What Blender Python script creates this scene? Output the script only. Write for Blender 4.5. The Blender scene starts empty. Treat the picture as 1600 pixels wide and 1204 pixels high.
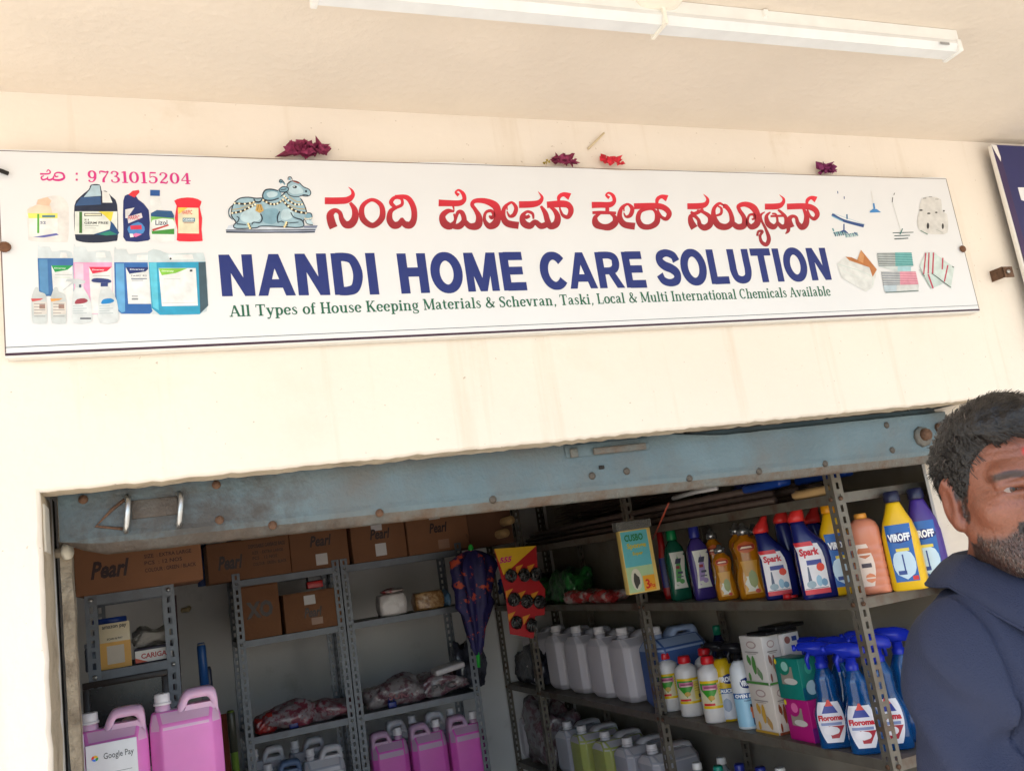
import bpy, bmesh, math, random
import numpy as np
from mathutils import Vector, Matrix
random.seed(7); rng = np.random.default_rng(7)
sc = bpy.context.scene
C = sc.collection
PI = math.pi
def rad(a): return math.radians(a)
# ------------------------------------------------------------------ camera
FPX, YAW, PITCH, ROLL = 1405.23, 0.39899, 0.188153, -0.149566
CAM = Vector((0.0, -2.0, 1.65))
def basis():
    cy, sy = math.cos(YAW), math.sin(YAW)
    f = Vector((sy*math.cos(PITCH), cy*math.cos(PITCH), math.sin(PITCH)))
    r = Vector((cy, -sy, 0)); u = r.cross(f)
    c, s = math.cos(ROLL), math.sin(ROLL)
    return (c*r+s*u), (-s*r+c*u), f
CR, CU, CF = basis()
cd = bpy.data.cameras.new('camera'); cam = bpy.data.objects.new('camera', cd); C.objects.link(cam)
cam.matrix_world = Matrix(((CR.x,CU.x,-CF.x,CAM.x),(CR.y,CU.y,-CF.y,CAM.y),(CR.z,CU.z,-CF.z,CAM.z),(0,0,0,1)))
cd.sensor_width = 36; cd.lens = FPX/1600*36; cd.clip_start = .02; cd.clip_end = 3000
sc.camera = cam
# ------------------------------------------------------------------ sky and sun
SUN_EL, SUN_AZ = rad(50), rad(228)      # azimuth from +Y towards +X; the sun stands behind the photographer, to the left
wd = bpy.data.worlds.new('World'); sc.world = wd; wd.use_nodes = True
wn = wd.node_tree.nodes; bg = wn['Background']
sky = wn.new('ShaderNodeTexSky'); sky.sky_type = 'NISHITA'; sky.sun_disc = False
sky.sun_elevation = SUN_EL; sky.sun_rotation = SUN_AZ
wd.node_tree.links.new(sky.outputs[0], bg.inputs[0]); bg.inputs[1].default_value = .12
sd = Vector((math.sin(SUN_AZ)*math.cos(SUN_EL), math.cos(SUN_AZ)*math.cos(SUN_EL), math.sin(SUN_EL)))
sl = bpy.data.lights.new('sun', 'SUN'); sl.energy = 4.0; sl.angle = rad(.5); sl.color = (1, .95, .87)
so = bpy.data.objects.new('sun', sl); C.objects.link(so); so.rotation_euler = (-sd).to_track_quat('-Z', 'Y').to_euler(); so.location = (0, -6, 8)
vs = sc.view_settings; vs.view_transform = 'Standard'; vs.look = 'None'; vs.gamma = 1; vs.use_curve_mapping = False
vs.exposure = 1.7
sc.cycles.use_denoising = True; sc.cycles.max_bounces = 8; sc.cycles.diffuse_bounces = 5; sc.cycles.sample_clamp_indirect = 8
# ------------------------------------------------------------------ pixel of the 1600 px photo -> point on a real plane
def ray(px, py): return CF + CR*((px-800)/FPX) - CU*((py-602)/FPX)
def at(px, py, X=None, Y=None, Z=None):
    v = ray(px, py)
    t = (X-CAM.x)/v.x if X is not None else (Y-CAM.y)/v.y if Y is not None else (Z-CAM.z)/v.z
    return CAM + v*t
# ------------------------------------------------------------------ materials
def lin(c): return tuple(((x/255)/12.92 if x/255 <= .04045 else ((x/255+.055)/1.055)**2.4) for x in c)
MATS = {}
def M(name, rgb, rough=.5, metal=0., var=.12, vscale=12., bump=0., bscale=60., coat=0., trans=0., sss=0., dirt=None, dscale=6., dlo=.5, dhi=.7, spec=.5, ior=1.45):
    """Principled with a noise-driven tint, fine relief and optional stains of a second colour (rgb in 0..255 sRGB)."""
    if name in MATS: return MATS[name]
    m = bpy.data.materials.new(name); m.use_nodes = True; MATS[name] = m
    nt = m.node_tree; N = nt.nodes; L = nt.links; b = N['Principled BSDF']
    a = lin(rgb)
    tc = N.new('ShaderNodeTexCoord')
    n1 = N.new('ShaderNodeTexNoise'); n1.inputs['Scale'].default_value = vscale; n1.inputs['Detail'].default_value = 5
    L.new(tc.outputs['Object'], n1.inputs['Vector'])
    cr = N.new('ShaderNodeValToRGB')
    cr.color_ramp.elements[0].position = .3; cr.color_ramp.elements[1].position = .7
    cr.color_ramp.elements[0].color = tuple(min(1, x*(1-var)) for x in a)+(1,)
    cr.color_ramp.elements[1].color = tuple(min(1, x*(1+var*.7)) for x in a)+(1,)
    L.new(n1.outputs['Fac'], cr.inputs[0]); col = cr.outputs[0]
    if dirt is not None:
        n2 = N.new('ShaderNodeTexNoise'); n2.inputs['Scale'].default_value = dscale; n2.inputs['Detail'].default_value = 9; n2.inputs['Roughness'].default_value = .65
        L.new(tc.outputs['Object'], n2.inputs['Vector'])
        r2 = N.new('ShaderNodeValToRGB'); r2.color_ramp.elements[0].position = dlo; r2.color_ramp.elements[1].position = dhi
        L.new(n2.outputs['Fac'], r2.inputs[0])
        mx = N.new('ShaderNodeMix'); mx.data_type = 'RGBA'
        L.new(r2.outputs[0], mx.inputs['Factor']); L.new(col, mx.inputs['A']); mx.inputs['B'].default_value = lin(dirt)+(1,)
        col = mx.outputs['Result']
    L.new(col, b.inputs['Base Color'])
    b.inputs['Roughness'].default_value = rough; b.inputs['Metallic'].default_value = metal
    b.inputs['Specular IOR Level'].default_value = spec; b.inputs['IOR'].default_value = ior
    b.inputs['Coat Weight'].default_value = coat; b.inputs['Coat Roughness'].default_value = .1
    b.inputs['Transmission Weight'].default_value = trans
    if sss: b.inputs['Subsurface Weight'].default_value = sss; b.inputs['Subsurface Radius'].default_value = (.02, .012, .012); b.inputs['Subsurface Scale'].default_value = .5
    if bump:
        n3 = N.new('ShaderNodeTexNoise'); n3.inputs['Scale'].default_value = bscale; n3.inputs['Detail'].default_value = 6
        L.new(tc.outputs['Object'], n3.inputs['Vector'])
        bp = N.new('ShaderNodeBump'); bp.inputs['Strength'].default_value = bump; bp.inputs['Distance'].default_value = .01
        L.new(n3.outputs['Fac'], bp.inputs['Height']); L.new(bp.outputs[0], b.inputs['Normal'])
    return m
def ink(rgb, rough=.35): return M('ink_%d_%d_%d' % tuple(rgb), rgb, rough, var=.04, vscale=30)
def plast(rgb, rough=.32, **k): return M('plastic_%d_%d_%d' % tuple(rgb), rgb, rough, var=.05, vscale=20, **k)
# ------------------------------------------------------------------ mesh building
class MB:
    def __init__(s): s.v = []; s.f = []; s.m = []; s.mats = []; s.sm = []
    def mi(s, mat):
        if mat not in s.mats: s.mats.append(mat)
        return s.mats.index(mat)
    def add(s, vs, fs, mat, smooth=False):
        o = len(s.v); s.v += [tuple(v) for v in vs]; k = s.mi(mat)
        for f in fs: s.f.append(tuple(i+o for i in f)); s.m.append(k); s.sm.append(smooth)
        return s
    def box(s, x0, x1, y0, y1, z0, z1, mat, bev=0.):
        if bev <= 0:
            v = [(x, y, z) for z in (z0, z1) for y in (y0, y1) for x in (x0, x1)]
            return s.add(v, [(0,2,3,1),(4,5,7,6),(0,1,5,4),(2,6,7,3),(0,4,6,2),(1,3,7,5)], mat)
        bm = bmesh.new(); bmesh.ops.create_cube(bm, size=1)
        for q in bm.verts: q.co = ((x0+x1)/2+q.co.x*(x1-x0), (y0+y1)/2+q.co.y*(y1-y0), (z0+z1)/2+q.co.z*(z1-z0))
        bmesh.ops.bevel(bm, geom=bm.edges[:], offset=bev, segments=2, affect='EDGES', profile=.5)
        bm.verts.index_update(); s.add([q.co for q in bm.verts], [[q.index for q in f.verts] for f in bm.faces], mat, True); bm.free(); return s
    def obb(s, c, ax, ay, az, mat):
        v = [Vector(c)+Vector(ax)*i+Vector(ay)*j+Vector(az)*k for k in (-1, 1) for j in (-1, 1) for i in (-1, 1)]
        return s.add(v, [(0,2,3,1),(4,5,7,6),(0,1,5,4),(2,6,7,3),(0,4,6,2),(1,3,7,5)], mat)
    def tube(s, pts, r, mat, n=8, caps=True, smooth=True):
        pts = [Vector(p) for p in pts]; R = r if isinstance(r, (list, tuple)) else [r]*len(pts)
        vs = []; up0 = None
        for i, p in enumerate(pts):
            t = (pts[min(i+1, len(pts)-1)]-pts[max(i-1, 0)]).normalized()
            if up0 is None: up0 = Vector((0, 0, 1)) if abs(t.z) < .9 else Vector((0, 1, 0))
            a = t.cross(up0).normalized(); b = t.cross(a).normalized(); up0 = -b
            vs += [p+(a*math.cos(2*PI*k/n)+b*math.sin(2*PI*k/n))*R[i] for k in range(n)]
        fs = [(i*n+k, i*n+(k+1) % n, (i+1)*n+(k+1) % n, (i+1)*n+k) for i in range(len(pts)-1) for k in range(n)]
        if caps: fs += [tuple(range(n))[::-1], tuple((len(pts)-1)*n+k for k in range(n))]
        return s.add(vs, fs, mat, smooth)
    def loft(s, secs, mat, n=24, mat_of=None, smooth=True, caps=True):
        """secs: (z, rx, ry, exponent, ox, oy)"""
        o = len(s.v); vs = []; ns = []
        for q in secs:
            z, rx, ry = q[:3]; e = q[3] if len(q) > 3 else 2; ox = q[4] if len(q) > 4 else 0; oy = q[5] if len(q) > 5 else 0
            for k in range(n):
                a = 2*PI*(k+.5)/n; c, d = math.cos(a), math.sin(a)
                vs.append((ox+rx*math.copysign(abs(c)**(2/e), c), oy+ry*math.copysign(abs(d)**(2/e), d), z))
        for i in range(len(secs)-1):
            mm = mat_of(i) if mat_of else mat
            s.add([], [], mm); kk = s.mi(mm)
            for k in range(n):
                s.f.append((o+i*n+k, o+i*n+(k+1) % n, o+(i+1)*n+(k+1) % n, o+(i+1)*n+k)); s.m.append(kk); s.sm.append(smooth)
        s.v += vs
        if caps:
            k1 = s.mi(mat_of(0) if mat_of else mat); k2 = s.mi(mat_of(len(secs)-2) if mat_of else mat)
            s.f.append(tuple(o+k for k in range(n))[::-1]); s.m.append(k1); s.sm.append(False)
            s.f.append(tuple(o+(len(secs)-1)*n+k for k in range(n))); s.m.append(k2); s.sm.append(False)
        return s
    def prism(s, poly, y0, y1, mat):
        """polygon in x,z pulled from y0 to y1"""
        n = len(poly); v = [(p[0], y0, p[1]) for p in poly]+[(p[0], y1, p[1]) for p in poly]
        return s.add(v, [tuple(range(n)), tuple(range(2*n-1, n-1, -1))]+[(i, i+n, (i+1) % n+n, (i+1) % n) for i in range(n)], mat)
    def build(s, name, parent=None, loc=None, recalc=True):
        me = bpy.data.meshes.new(name); me.from_pydata(s.v, [], s.f)
        for m in s.mats: me.materials.append(m)
        me.polygons.foreach_set('material_index', s.m); me.polygons.foreach_set('use_smooth', s.sm)
        if recalc:
            bm = bmesh.new(); bm.from_mesh(me); bmesh.ops.recalc_face_normals(bm, faces=bm.faces[:]); bm.to_mesh(me); bm.free()
        me.update()
        ob = bpy.data.objects.new(name, me); C.objects.link(ob)
        if name == 'lettering': ob['kind'] = 'stuff'      # print too small to pick apart
        if parent is not None: ob.parent = parent
        if loc is not None: ob.location = loc
        return ob
def tag(o, label, cat=None, group=None, kind=None):
    o['label'] = label
    if cat: o['category'] = cat
    if group: o['group'] = group
    if kind: o['kind'] = kind
    return o
def thing(name, label, cat, loc=(0, 0, 0), rz=0., group=None, rx=0., ry=0.):
    o = bpy.data.objects.new(name, None); C.objects.link(o); o.empty_display_size = .05
    o.location = loc; o.rotation_euler = (rx, ry, rz); tag(o, label, cat, group); return o
def dup(root, loc, rz, label, group=None):
    r = root.copy(); C.objects.link(r); r.location = loc; r.rotation_euler = (root.rotation_euler.x, root.rotation_euler.y, rz); r['label'] = label
    if group: r['group'] = group
    for ch in list(root.children):
        c = ch.copy(); C.objects.link(c); c.parent = r
        for g in ch.children:
            d = g.copy(); C.objects.link(d); d.parent = c
    return r
# ------------------------------------------------------------------ lettering
_tc = {}
def text2d(s, bold=0.):
    k = (s, bold)
    if k in _tc: return _tc[k]
    cu = bpy.data.curves.new('t', 'FONT'); cu.body = s; cu.resolution_u = 2; cu.offset = bold; cu.fill_mode = 'FRONT'
    o = bpy.data.objects.new('t', cu); C.objects.link(o); bpy.context.view_layer.update()
    me = bpy.data.meshes.new_from_object(o.evaluated_get(bpy.context.evaluated_depsgraph_get()))
    v = np.array([q.co[:2] for q in me.vertices]) if len(me.vertices) else np.zeros((0, 2)); f = [tuple(p.vertices) for p in me.polygons]
    bpy.data.objects.remove(o); bpy.data.curves.remove(cu); bpy.data.meshes.remove(me)
    if len(v): v = v-v.min(0); 
    w, h = v.max(0); _tc[k] = (v, f, w, h); return _tc[k]
def put_text(mb, s, mat, fn, x0, x1, z0, z1, bold=.02, shear=0.):
    """lettering fitted into the box x0..x1, z0..z1 of a surface; fn(x, z) gives the 3D point"""
    v, f, w, h = text2d(s, bold)
    mb.add([fn(x0+(a+shear*b)/(w+shear*h)*(x1-x0), z0+b/h*(z1-z0)) for a, b in v], f, mat)
def crom(pts, per=5, closed=False):
    P = [np.array(p, float) for p in pts]; n = len(P); out = []
    g = (lambda i: P[i % n]) if closed else (lambda i: P[min(max(i, 0), n-1)])
    for i in range(n if closed else n-1):
        p0, p1, p2, p3 = g(i-1), g(i), g(i+1), g(i+2)
        for k in range(per):
            t = k/per; out.append(.5*((2*p1)+(-p0+p2)*t+(2*p0-5*p1+4*p2-p3)*t*t+(-p0+3*p1-3*p2+p3)*t**3))
    out.append(P[0] if closed else P[-1]); return out
def ribbon(pts, per=5, closed=False, raw=False):
    """(x, y, w) control points -> 2D quad strip"""
    q = [np.array(p, float) for p in pts] if raw else crom(pts, per, closed)
    vs = []; n = len(q); closed = closed or (n > 8 and abs(q[0][0]-q[-1][0])+abs(q[0][1]-q[-1][1]) < 1e-6)
    for i in range(n):
        if closed: d = q[(i+1) % (n-1)][:2]-q[(i-1) % (n-1)][:2]
        else: d = q[min(i+1, n-1)][:2]-q[max(i-1, 0)][:2]
        L = math.hypot(*d) or 1; nx, ny = -d[1]/L, d[0]/L; h = max(q[i][2], .002)/2
        vs += [(q[i][0]+nx*h, q[i][1]+ny*h), (q[i][0]-nx*h, q[i][1]-ny*h)]
    return vs, [(2*i, 2*i+1, 2*i+3, 2*i+2) for i in range(n-1)]
# ================================================================== the setting
m_wall = M('cream_plaster', (230, 220, 207), .85, var=.035, vscale=2.2, bump=.22, bscale=38, dirt=(208, 192, 168), dscale=3.1, dlo=.62, dhi=.86)
def weather(m, specks=True):
    nt = m.node_tree; N = nt.nodes; L = nt.links; b = N['Principled BSDF']; src = b.inputs['Base Color'].links[0].from_socket; tc = N.new('ShaderNodeTexCoord')
    def layer(src, scale, mapping, lo, hi, rgb, amt, detail=6, kind='noise'):
        mp_ = N.new('ShaderNodeMapping'); mp_.inputs['Scale'].default_value = mapping; L.new(tc.outputs['Object'], mp_.inputs[0])
        if kind == 'noise': t = N.new('ShaderNodeTexNoise'); t.inputs['Detail'].default_value = detail; t.inputs['Roughness'].default_value = .6; out = t.outputs['Fac']
        else: t = N.new('ShaderNodeTexVoronoi'); t.feature = 'DISTANCE_TO_EDGE'; out = t.outputs['Distance']; ns_ = N.new('ShaderNodeTexNoise'); ns_.inputs['Scale'].default_value = 3; va = N.new('ShaderNodeVectorMath'); va.operation = 'MULTIPLY_ADD'; va.inputs[1].default_value = (.35, .35, .35); L.new(mp_.outputs[0], ns_.inputs['Vector']); L.new(ns_.outputs['Color'], va.inputs[0]); L.new(mp_.outputs[0], va.inputs[2])
        t.inputs['Scale'].default_value = scale; L.new(va.outputs[0] if kind != 'noise' else mp_.outputs[0], t.inputs['Vector'])
        r = N.new('ShaderNodeMapRange'); r.inputs['From Min'].default_value = lo; r.inputs['From Max'].default_value = hi; r.inputs['To Max'].default_value = amt; r.clamp = True; L.new(out, r.inputs['Value'])
        x = N.new('ShaderNodeMix'); x.data_type = 'RGBA'; L.new(r.outputs[0], x.inputs['Factor']); L.new(src, x.inputs['A']); x.inputs['B'].default_value = lin(rgb)+(1,); return x.outputs['Result']
    c = layer(src, 1.0, (9, 9, .55), .56, .75, (196, 176, 146), .45)          # drip streaks
    c = layer(c, 1.0, (1.1, 1.1, 1.6), .55, .72, (214, 200, 178), .5)          # broad damp patches
    if specks: c = layer(c, 1.0, (70, 70, 70), .70, .74, (150, 128, 100), .55, 2)
    L.new(c, b.inputs['Base Color'])
weather(m_wall)
m_soff = M('soffit_plaster', (220, 209, 195), .9, var=.05, vscale=3, bump=.35, bscale=46)
m_rev = M('bare_reveal_plaster', (196, 182, 160), .9, var=.12, vscale=14, bump=.6, bscale=70, dirt=(140, 124, 104), dscale=9, dlo=.52, dhi=.74)  # browner than the wall: shade of the turned-away reveal in the colour, plus stains
m_in = M('interior_paint', (206, 204, 202), .8, var=.05, vscale=3, bump=.1, bscale=30, dirt=(140, 138, 130), dscale=2.5, dlo=.6, dhi=.85)  # lighter paint: the fuller daylight on back and left walls is in it
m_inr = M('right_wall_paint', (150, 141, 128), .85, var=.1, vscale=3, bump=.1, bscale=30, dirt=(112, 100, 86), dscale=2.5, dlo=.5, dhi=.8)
m_conc = M('street_concrete', (176, 170, 160), .9, var=.12, vscale=1.5, bump=.3, bscale=25, dirt=(132, 122, 108), dscale=.7)
m_tile = M('floor_cement', (120, 116, 110), .6, var=.12, vscale=4)
m_dark = M('dark_recess', (38, 35, 33), .9, var=.2)  # near-black: shade of hollow places put into the colour; the nail wears it too
g = MB().add([(-300, -300, 0), (300, -300, 0), (300, 300, 0), (-300, 300, 0)], [(0, 1, 2, 3)], m_conc).build('ground'); tag(g, 'pale concrete ground in front of the shop', kind='structure')
DX0, DX1, LZ, CZ = -.197, 2.395, 1.916, 2.786
bld = thing('shop_building', 'cream plastered shop front with wide shutter opening under a flat soffit', 'building')
def jit(a): return float(rng.normal(0, a))
# front wall: face strips round the opening, with a worn, slightly uneven arris
fw = MB(); EX0, EX1 = -7.0, 9.0
zs = np.linspace(0.0, LZ, 60); xs = np.linspace(DX0, DX1, 150)
lj = [(DX0+jit(.0009), z) for z in zs[:-1]]; tj = [(x, LZ+jit(.0013)) for x in xs[1:-1]]; rj = [(DX1+jit(.0018), z) for z in zs[:-1]]
path = lj+[(DX0, LZ)]+tj+[(DX1, LZ)]+rj[::-1]
def offs(i, d):
    n = len(path); x, z = path[i]
    ox = -d if x < DX0+.03 else d if x > DX1-.03 else 0
    oz = d if z > LZ-.02 else 0
    return (x+ox, z+oz)
n = len(path)
ring = [[(offs(i, .007+abs(jit(.002)))[0], 0., offs(i, .007)[1]) for i in range(n)], [(offs(i, .002)[0], .003, offs(i, .002)[1]) for i in range(n)], [(path[i][0], .01, path[i][1]) for i in range(n)]]
vs = ring[0]+ring[1]+ring[2]
fw.add(vs, [(k*n+i, k*n+i+1, (k+1)*n+i+1, (k+1)*n+i) for k in range(2) for i in range(n-1)], m_wall, True)
nl = len(lj)
for i in range(nl): a, b = ring[0][i], ring[0][i+1]; fw.add([(EX0, 0, a[2]), a, b, (EX0, 0, b[2])], [(0, 1, 2, 3)], m_wall)
for i in range(nl, n-nl-1): a, b = ring[0][i], ring[0][i+1]; fw.add([a, b, (b[0], 0, CZ+.1), (a[0], 0, CZ+.1)], [(0, 1, 2, 3)], m_wall)
for i in range(n-nl-1, n-1): a, b = ring[0][i], ring[0][i+1]; fw.add([a, (EX1, 0, a[2]), (EX1, 0, b[2]), b], [(0, 1, 2, 3)], m_wall)
for s in (0, 1):
    a = ring[0][nl] if s == 0 else ring[0][n-nl-1]; e = EX0 if s == 0 else EX1
    fw.add([(e, 0, a[2]), a, (a[0], 0, CZ+.1), (e, 0, CZ+.1)], [(0, 1, 2, 3)], m_wall)
fw.build('front_wall', bld, recalc=False)
# reveals: lintel underside, left reveal, right reveal
rv = MB()
lz = [(p[0], .01, p[1]) for p in path]
def sweep(i0, i1, dy): 
    for i in range(i0, i1): a, b = lz[i], lz[i+1]; rv.add([a, b, (b[0], dy, b[2]), (a[0], dy, a[2])], [(0, 1, 2, 3)], m_rev)
sweep(0, nl, .2); sweep(nl, n-nl-1, .085); rv.build('door_reveal', bld, recalc=False)
rr = MB()
for i in range(n-nl-1, n-1): a, b = lz[i], lz[i+1]; rr.add([a, b, (DX1-.085, .2, b[2]), (DX1-.085, .2, a[2])], [(0, 1, 2, 3)], m_wall)
rr.build('right_reveal', bld, recalc=False)
# shutter recess over the opening, inner faces of the wall, room shell
RX0, RX1, RY1, RZ = -.42, 2.47, 3.6, 2.45
sh = MB()
sh.box(EX0, EX1, .085, .1, LZ+.004, 2.55, m_dark); sh.box(DX0-.04, DX1+.06, .36, .38, 1.96, 2.55, m_dark); sh.box(EX0, EX1, .1, .38, 2.5, 2.56, m_dark)  # closing boxes whose dark colour carries the shade of the hollow
sh.build('shutter_housing', bld)
rm = MB()
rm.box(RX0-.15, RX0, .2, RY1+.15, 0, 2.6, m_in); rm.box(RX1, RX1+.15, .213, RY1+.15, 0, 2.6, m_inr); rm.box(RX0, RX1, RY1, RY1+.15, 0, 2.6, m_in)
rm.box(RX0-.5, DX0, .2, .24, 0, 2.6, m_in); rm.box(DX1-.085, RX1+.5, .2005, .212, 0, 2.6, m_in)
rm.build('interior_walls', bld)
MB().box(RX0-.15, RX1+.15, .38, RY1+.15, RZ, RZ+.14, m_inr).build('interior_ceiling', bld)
MB().box(RX0, RX1, .0, RY1, 0.004, .05, m_tile).build('shop_floor', bld)
MB().box(-1.5, EX1, -2.3, 3.5, CZ, CZ+.16, m_soff).build('soffit', bld)
# left guide: narrow gap then a weathered plank facing the street
m_plank = M('weathered_plank', (168, 155, 136), .9, var=.25, vscale=26, bump=.9, bscale=80, dirt=(108, 94, 78), dscale=12, dlo=.48, dhi=.7)
gp = MB(); zz = np.linspace(0, 1.93, 70)
L = [(-.1885+jit(.0006), z) for z in zz]; Rr = [(-.166+jit(.0009), z) for z in zz]
for i in range(69):
    a, b, c, d = L[i], Rr[i], Rr[i+1], L[i+1]
    gp.add([(a[0], .25, a[1]), (b[0], .25, b[1]), (c[0], .25, c[1]), (d[0], .25, d[1]), (b[0], .31, b[1]), (c[0], .31, c[1]), (a[0], .31, a[1]), (d[0], .31, d[1])], [(0, 1, 2, 3), (1, 4, 5, 2), (6, 0, 3, 7)], m_plank)
pk = gp.build('guide_plank', None, recalc=False); tag(pk, 'narrow weathered grey plank standing behind the left door reveal', 'plank')
MB().box(-.24, -.1975, .24, .30, 0, 1.93, m_dark).build('guide_channel', bld)  # solid box in the gap, its near-black colour standing for the shade there
kb = MB(); p = at(100, 862, Y=.235); m_kn = plast((226, 219, 200))
kb.tube([p+Vector((-.02, .012, 0)), p+Vector((-.004, .0, 0)), p+Vector((.004, -.004, 0))], [.011, .011, .012], m_plank, 12); kb.tube([p+Vector((.004, -.004, 0)), p+Vector((.012, -.008, 0))], [.019, .017], m_kn, 16)
tag(kb.build('door_knob'), 'small cream plastic knob on the left door post', 'knob')
ps = MB(); a = at(76, 800, Y=.02)
ps.box(DX0+.0005, DX0+.004, .03, .12, 1.80, 1.895, M('peeling_paper', (214, 208, 196), .9, bump=.5)); tag(ps.build('paper_scrap'), 'torn pale paper scrap stuck on the left door reveal', 'paper')
# ================================================================== rolling shutter, rolled up: its bottom rail shows
m_blue = M('blue_rail_paint', (94, 112, 119), .45, var=.16, vscale=6, bump=.3, bscale=90, dirt=(98, 96, 92), dscale=3.5, dlo=.44, dhi=.74, spec=.4)
def grime(m, rgb, cx, cz, rx_, rz_):
    """old grease and rust spread round the handles: a stain fixed to the rail itself"""
    nt = m.node_tree; N = nt.nodes; L = nt.links; b = N['Principled BSDF']; src = b.inputs['Base Color'].links[0].from_socket; tc = N.new('ShaderNodeTexCoord'); sp = N.new('ShaderNodeSeparateXYZ'); L.new(tc.outputs['Object'], sp.inputs[0])
    def mth(op, a, bb=None):
        q = N.new('ShaderNodeMath'); q.operation = op
        for i, v in enumerate((a, bb)):
            if v is None: continue
            if isinstance(v, (int, float)): q.inputs[i].default_value = v
            else: L.new(v, q.inputs[i])
        return q.outputs[0]
    dx = mth('DIVIDE', mth('SUBTRACT', sp.outputs['X'], cx), rx_); dz = mth('DIVIDE', mth('SUBTRACT', sp.outputs['Z'], cz), rz_); r2 = mth('ADD', mth('MULTIPLY', dx, dx), mth('MULTIPLY', dz, dz))
    no = N.new('ShaderNodeTexNoise'); no.inputs['Scale'].default_value = 14; no.inputs['Detail'].default_value = 9; no.inputs['Roughness'].default_value = .7; L.new(tc.outputs['Object'], no.inputs['Vector'])
    v = mth('ADD', mth('SUBTRACT', 1.0, r2), mth('MULTIPLY', mth('SUBTRACT', no.outputs['Fac'], .5), 3.2)); mr = N.new('ShaderNodeMapRange'); mr.inputs['From Min'].default_value = -.1; mr.inputs['From Max'].default_value = 1.1; mr.inputs['To Max'].default_value = .85; L.new(v, mr.inputs['Value'])
    x = N.new('ShaderNodeMix'); x.data_type = 'RGBA'; L.new(mr.outputs[0], x.inputs['Factor']); L.new(src, x.inputs['A']); x.inputs['B'].default_value = lin(rgb)+(1,); L.new(x.outputs['Result'], b.inputs['Base Color'])
m_rust = M('rusty_steel', (104, 76, 58), .75, .2, var=.35, vscale=40, bump=.6, bscale=120)
m_rusty_blue = M('grimy_rail_paint', (104, 106, 102), .6, var=.16, vscale=9, bump=.4, bscale=100, dirt=(92, 72, 56), dscale=9, dlo=.4, dhi=.66)
m_bright = M('worn_steel', (190, 190, 188), .3, .9, var=.15, vscale=40)
grime(m_blue, (62, 54, 48), .05, .04, .30, .13); grime(m_rusty_blue, (66, 56, 48), .05, .0, .5, .2)
st = thing('rolling_shutter', 'rolled up blue grey steel shutter with rusty bottom rail', 'shutter', (0, .11, 1.8))
SX0, SX1 = -.175, 2.375
def rz(x): return .021-(x+.1)/2.35*.037           # the rail sags to the right
prof = [(.012, .17), (0, .165), (0, .012), (-.002, 0), (.002, -.012), (.012, -.030), (.017, -.036), (.021, -.034), (.017, -.022), (.03, -.012), (.045, -.01)]
r_ = MB(); nx = 60; X_ = np.linspace(SX0, SX1, nx); vs = []
for x in X_:
    e = min(1, (x-SX0)/.07); 
    for j, (y, z) in enumerate(prof):
        if j < 2: q = min(1, max(0, (x-.9)/.6)); z = z*(1-q)+(.101-rz(x)+(.005 if j == 0 else 0))*q       # the rail's top edge drops clear of the lintel to the right
        vs.append((x, y, rz(x)+(z if z >= 0 else z*e)+jit(.0005)))
k = len(prof); r_.add(vs, [(i*k+j, i*k+j+1, (i+1)*k+j+1, (i+1)*k+j) for i in range(nx-1) for j in range(4)], m_blue)
r_.add([], [], m_rusty_blue)
r_.add(vs, [(i*k+j, i*k+j+1, (i+1)*k+j+1, (i+1)*k+j) for i in range(nx-1) for j in range(4, k-1)], m_rusty_blue, True)
r_.build('bottom_rail', st, recalc=False)
sl_ = MB()
for i in range(10):
    z = .075+i*.05; sl_.add([(x, y+.018, z+h) for x in (SX0, SX1) for y, h in ((.012, 0), (.004, .02), (.012, .045))], [(0, 1, 4, 3), (1, 2, 5, 4)], m_blue)
sl_.build('slats', st, recalc=False)['kind'] = 'stuff'
def local(px, py, dy=0.): p = at(px, py, Y=.11+dy); return Vector((p.x, dy, p.z-1.8))
for px, py in ((130, 780), (338, 757), (343, 812), (426, 820), (593, 801), (770, 780), (925, 743), (979, 736), (1077, 747), (1186, 736), (1289, 724), (1394, 703), (1385, 664)):
    q = local(px, py); o = MB().loft([(0, .010, .010), (.003, .0095, .0095), (.006, .006, .006), (.007, .001, .001)], m_rust if px < 600 else m_rusty_blue, 12).build('rivet', st)
    o.location = q+Vector((0, .0005, 0)); o.rotation_euler = (PI/2, 0, 0)
for px, y0, y1 in ((197, 775, 830), (279, 770, 822)):
    a = local(px, y0); b = local(px, y1)
    t = MB().tube([a+Vector((0, .004, 0)), a+Vector((.002, -.014, -.004)), a+Vector((.004, -.02, -.016)), b+Vector((.002, -.02, .01)), b+Vector((0, -.012, 0)), b+Vector((0, .004, .004))], .0062, m_bright, 10); t.build('pull_handle', st)
a, b, c = local(200, 776), local(150, 822), local(196, 826)
MB().tube([a+Vector((0, -.002, 0)), a*.5+b*.5+Vector((0, -.003, .004)), b+Vector((0, -.003, 0)), c+Vector((0, -.002, 0))], .0035, m_rust, 8).build('weld_seam', st)
a, b = local(205, 785), local(279, 800)
MB().box(a.x, b.x, -.004, .001, b.z-.004, a.z+.004, m_rusty_blue, .0015).build('handle_plate', st)
a, b = local(884, 716), local(1012, 690)
MB().box(a.x, b.x, -.005, .001, a.z, b.z+.012, m_blue, .002).build('hasp_plate', st)
a, b = local(925, 709), local(1006, 699); hb = MB().box(a.x, b.x, -.016, -.005, a.z-.004, a.z+.014, m_rusty_blue, .003).build('hasp_bar', st)
a = local(895, 708); MB().box(a.x-.012, a.x+.01, -.014, -.005, a.z-.012, a.z+.012, m_rusty_blue, .003).build('hasp_bar', st)
a = local(939, 730); MB().tube([a+Vector((-.006, -.002, 0)), a+Vector((.007, -.002, 0))], .005, m_dark, 8).build('keyhole', st)
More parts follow.
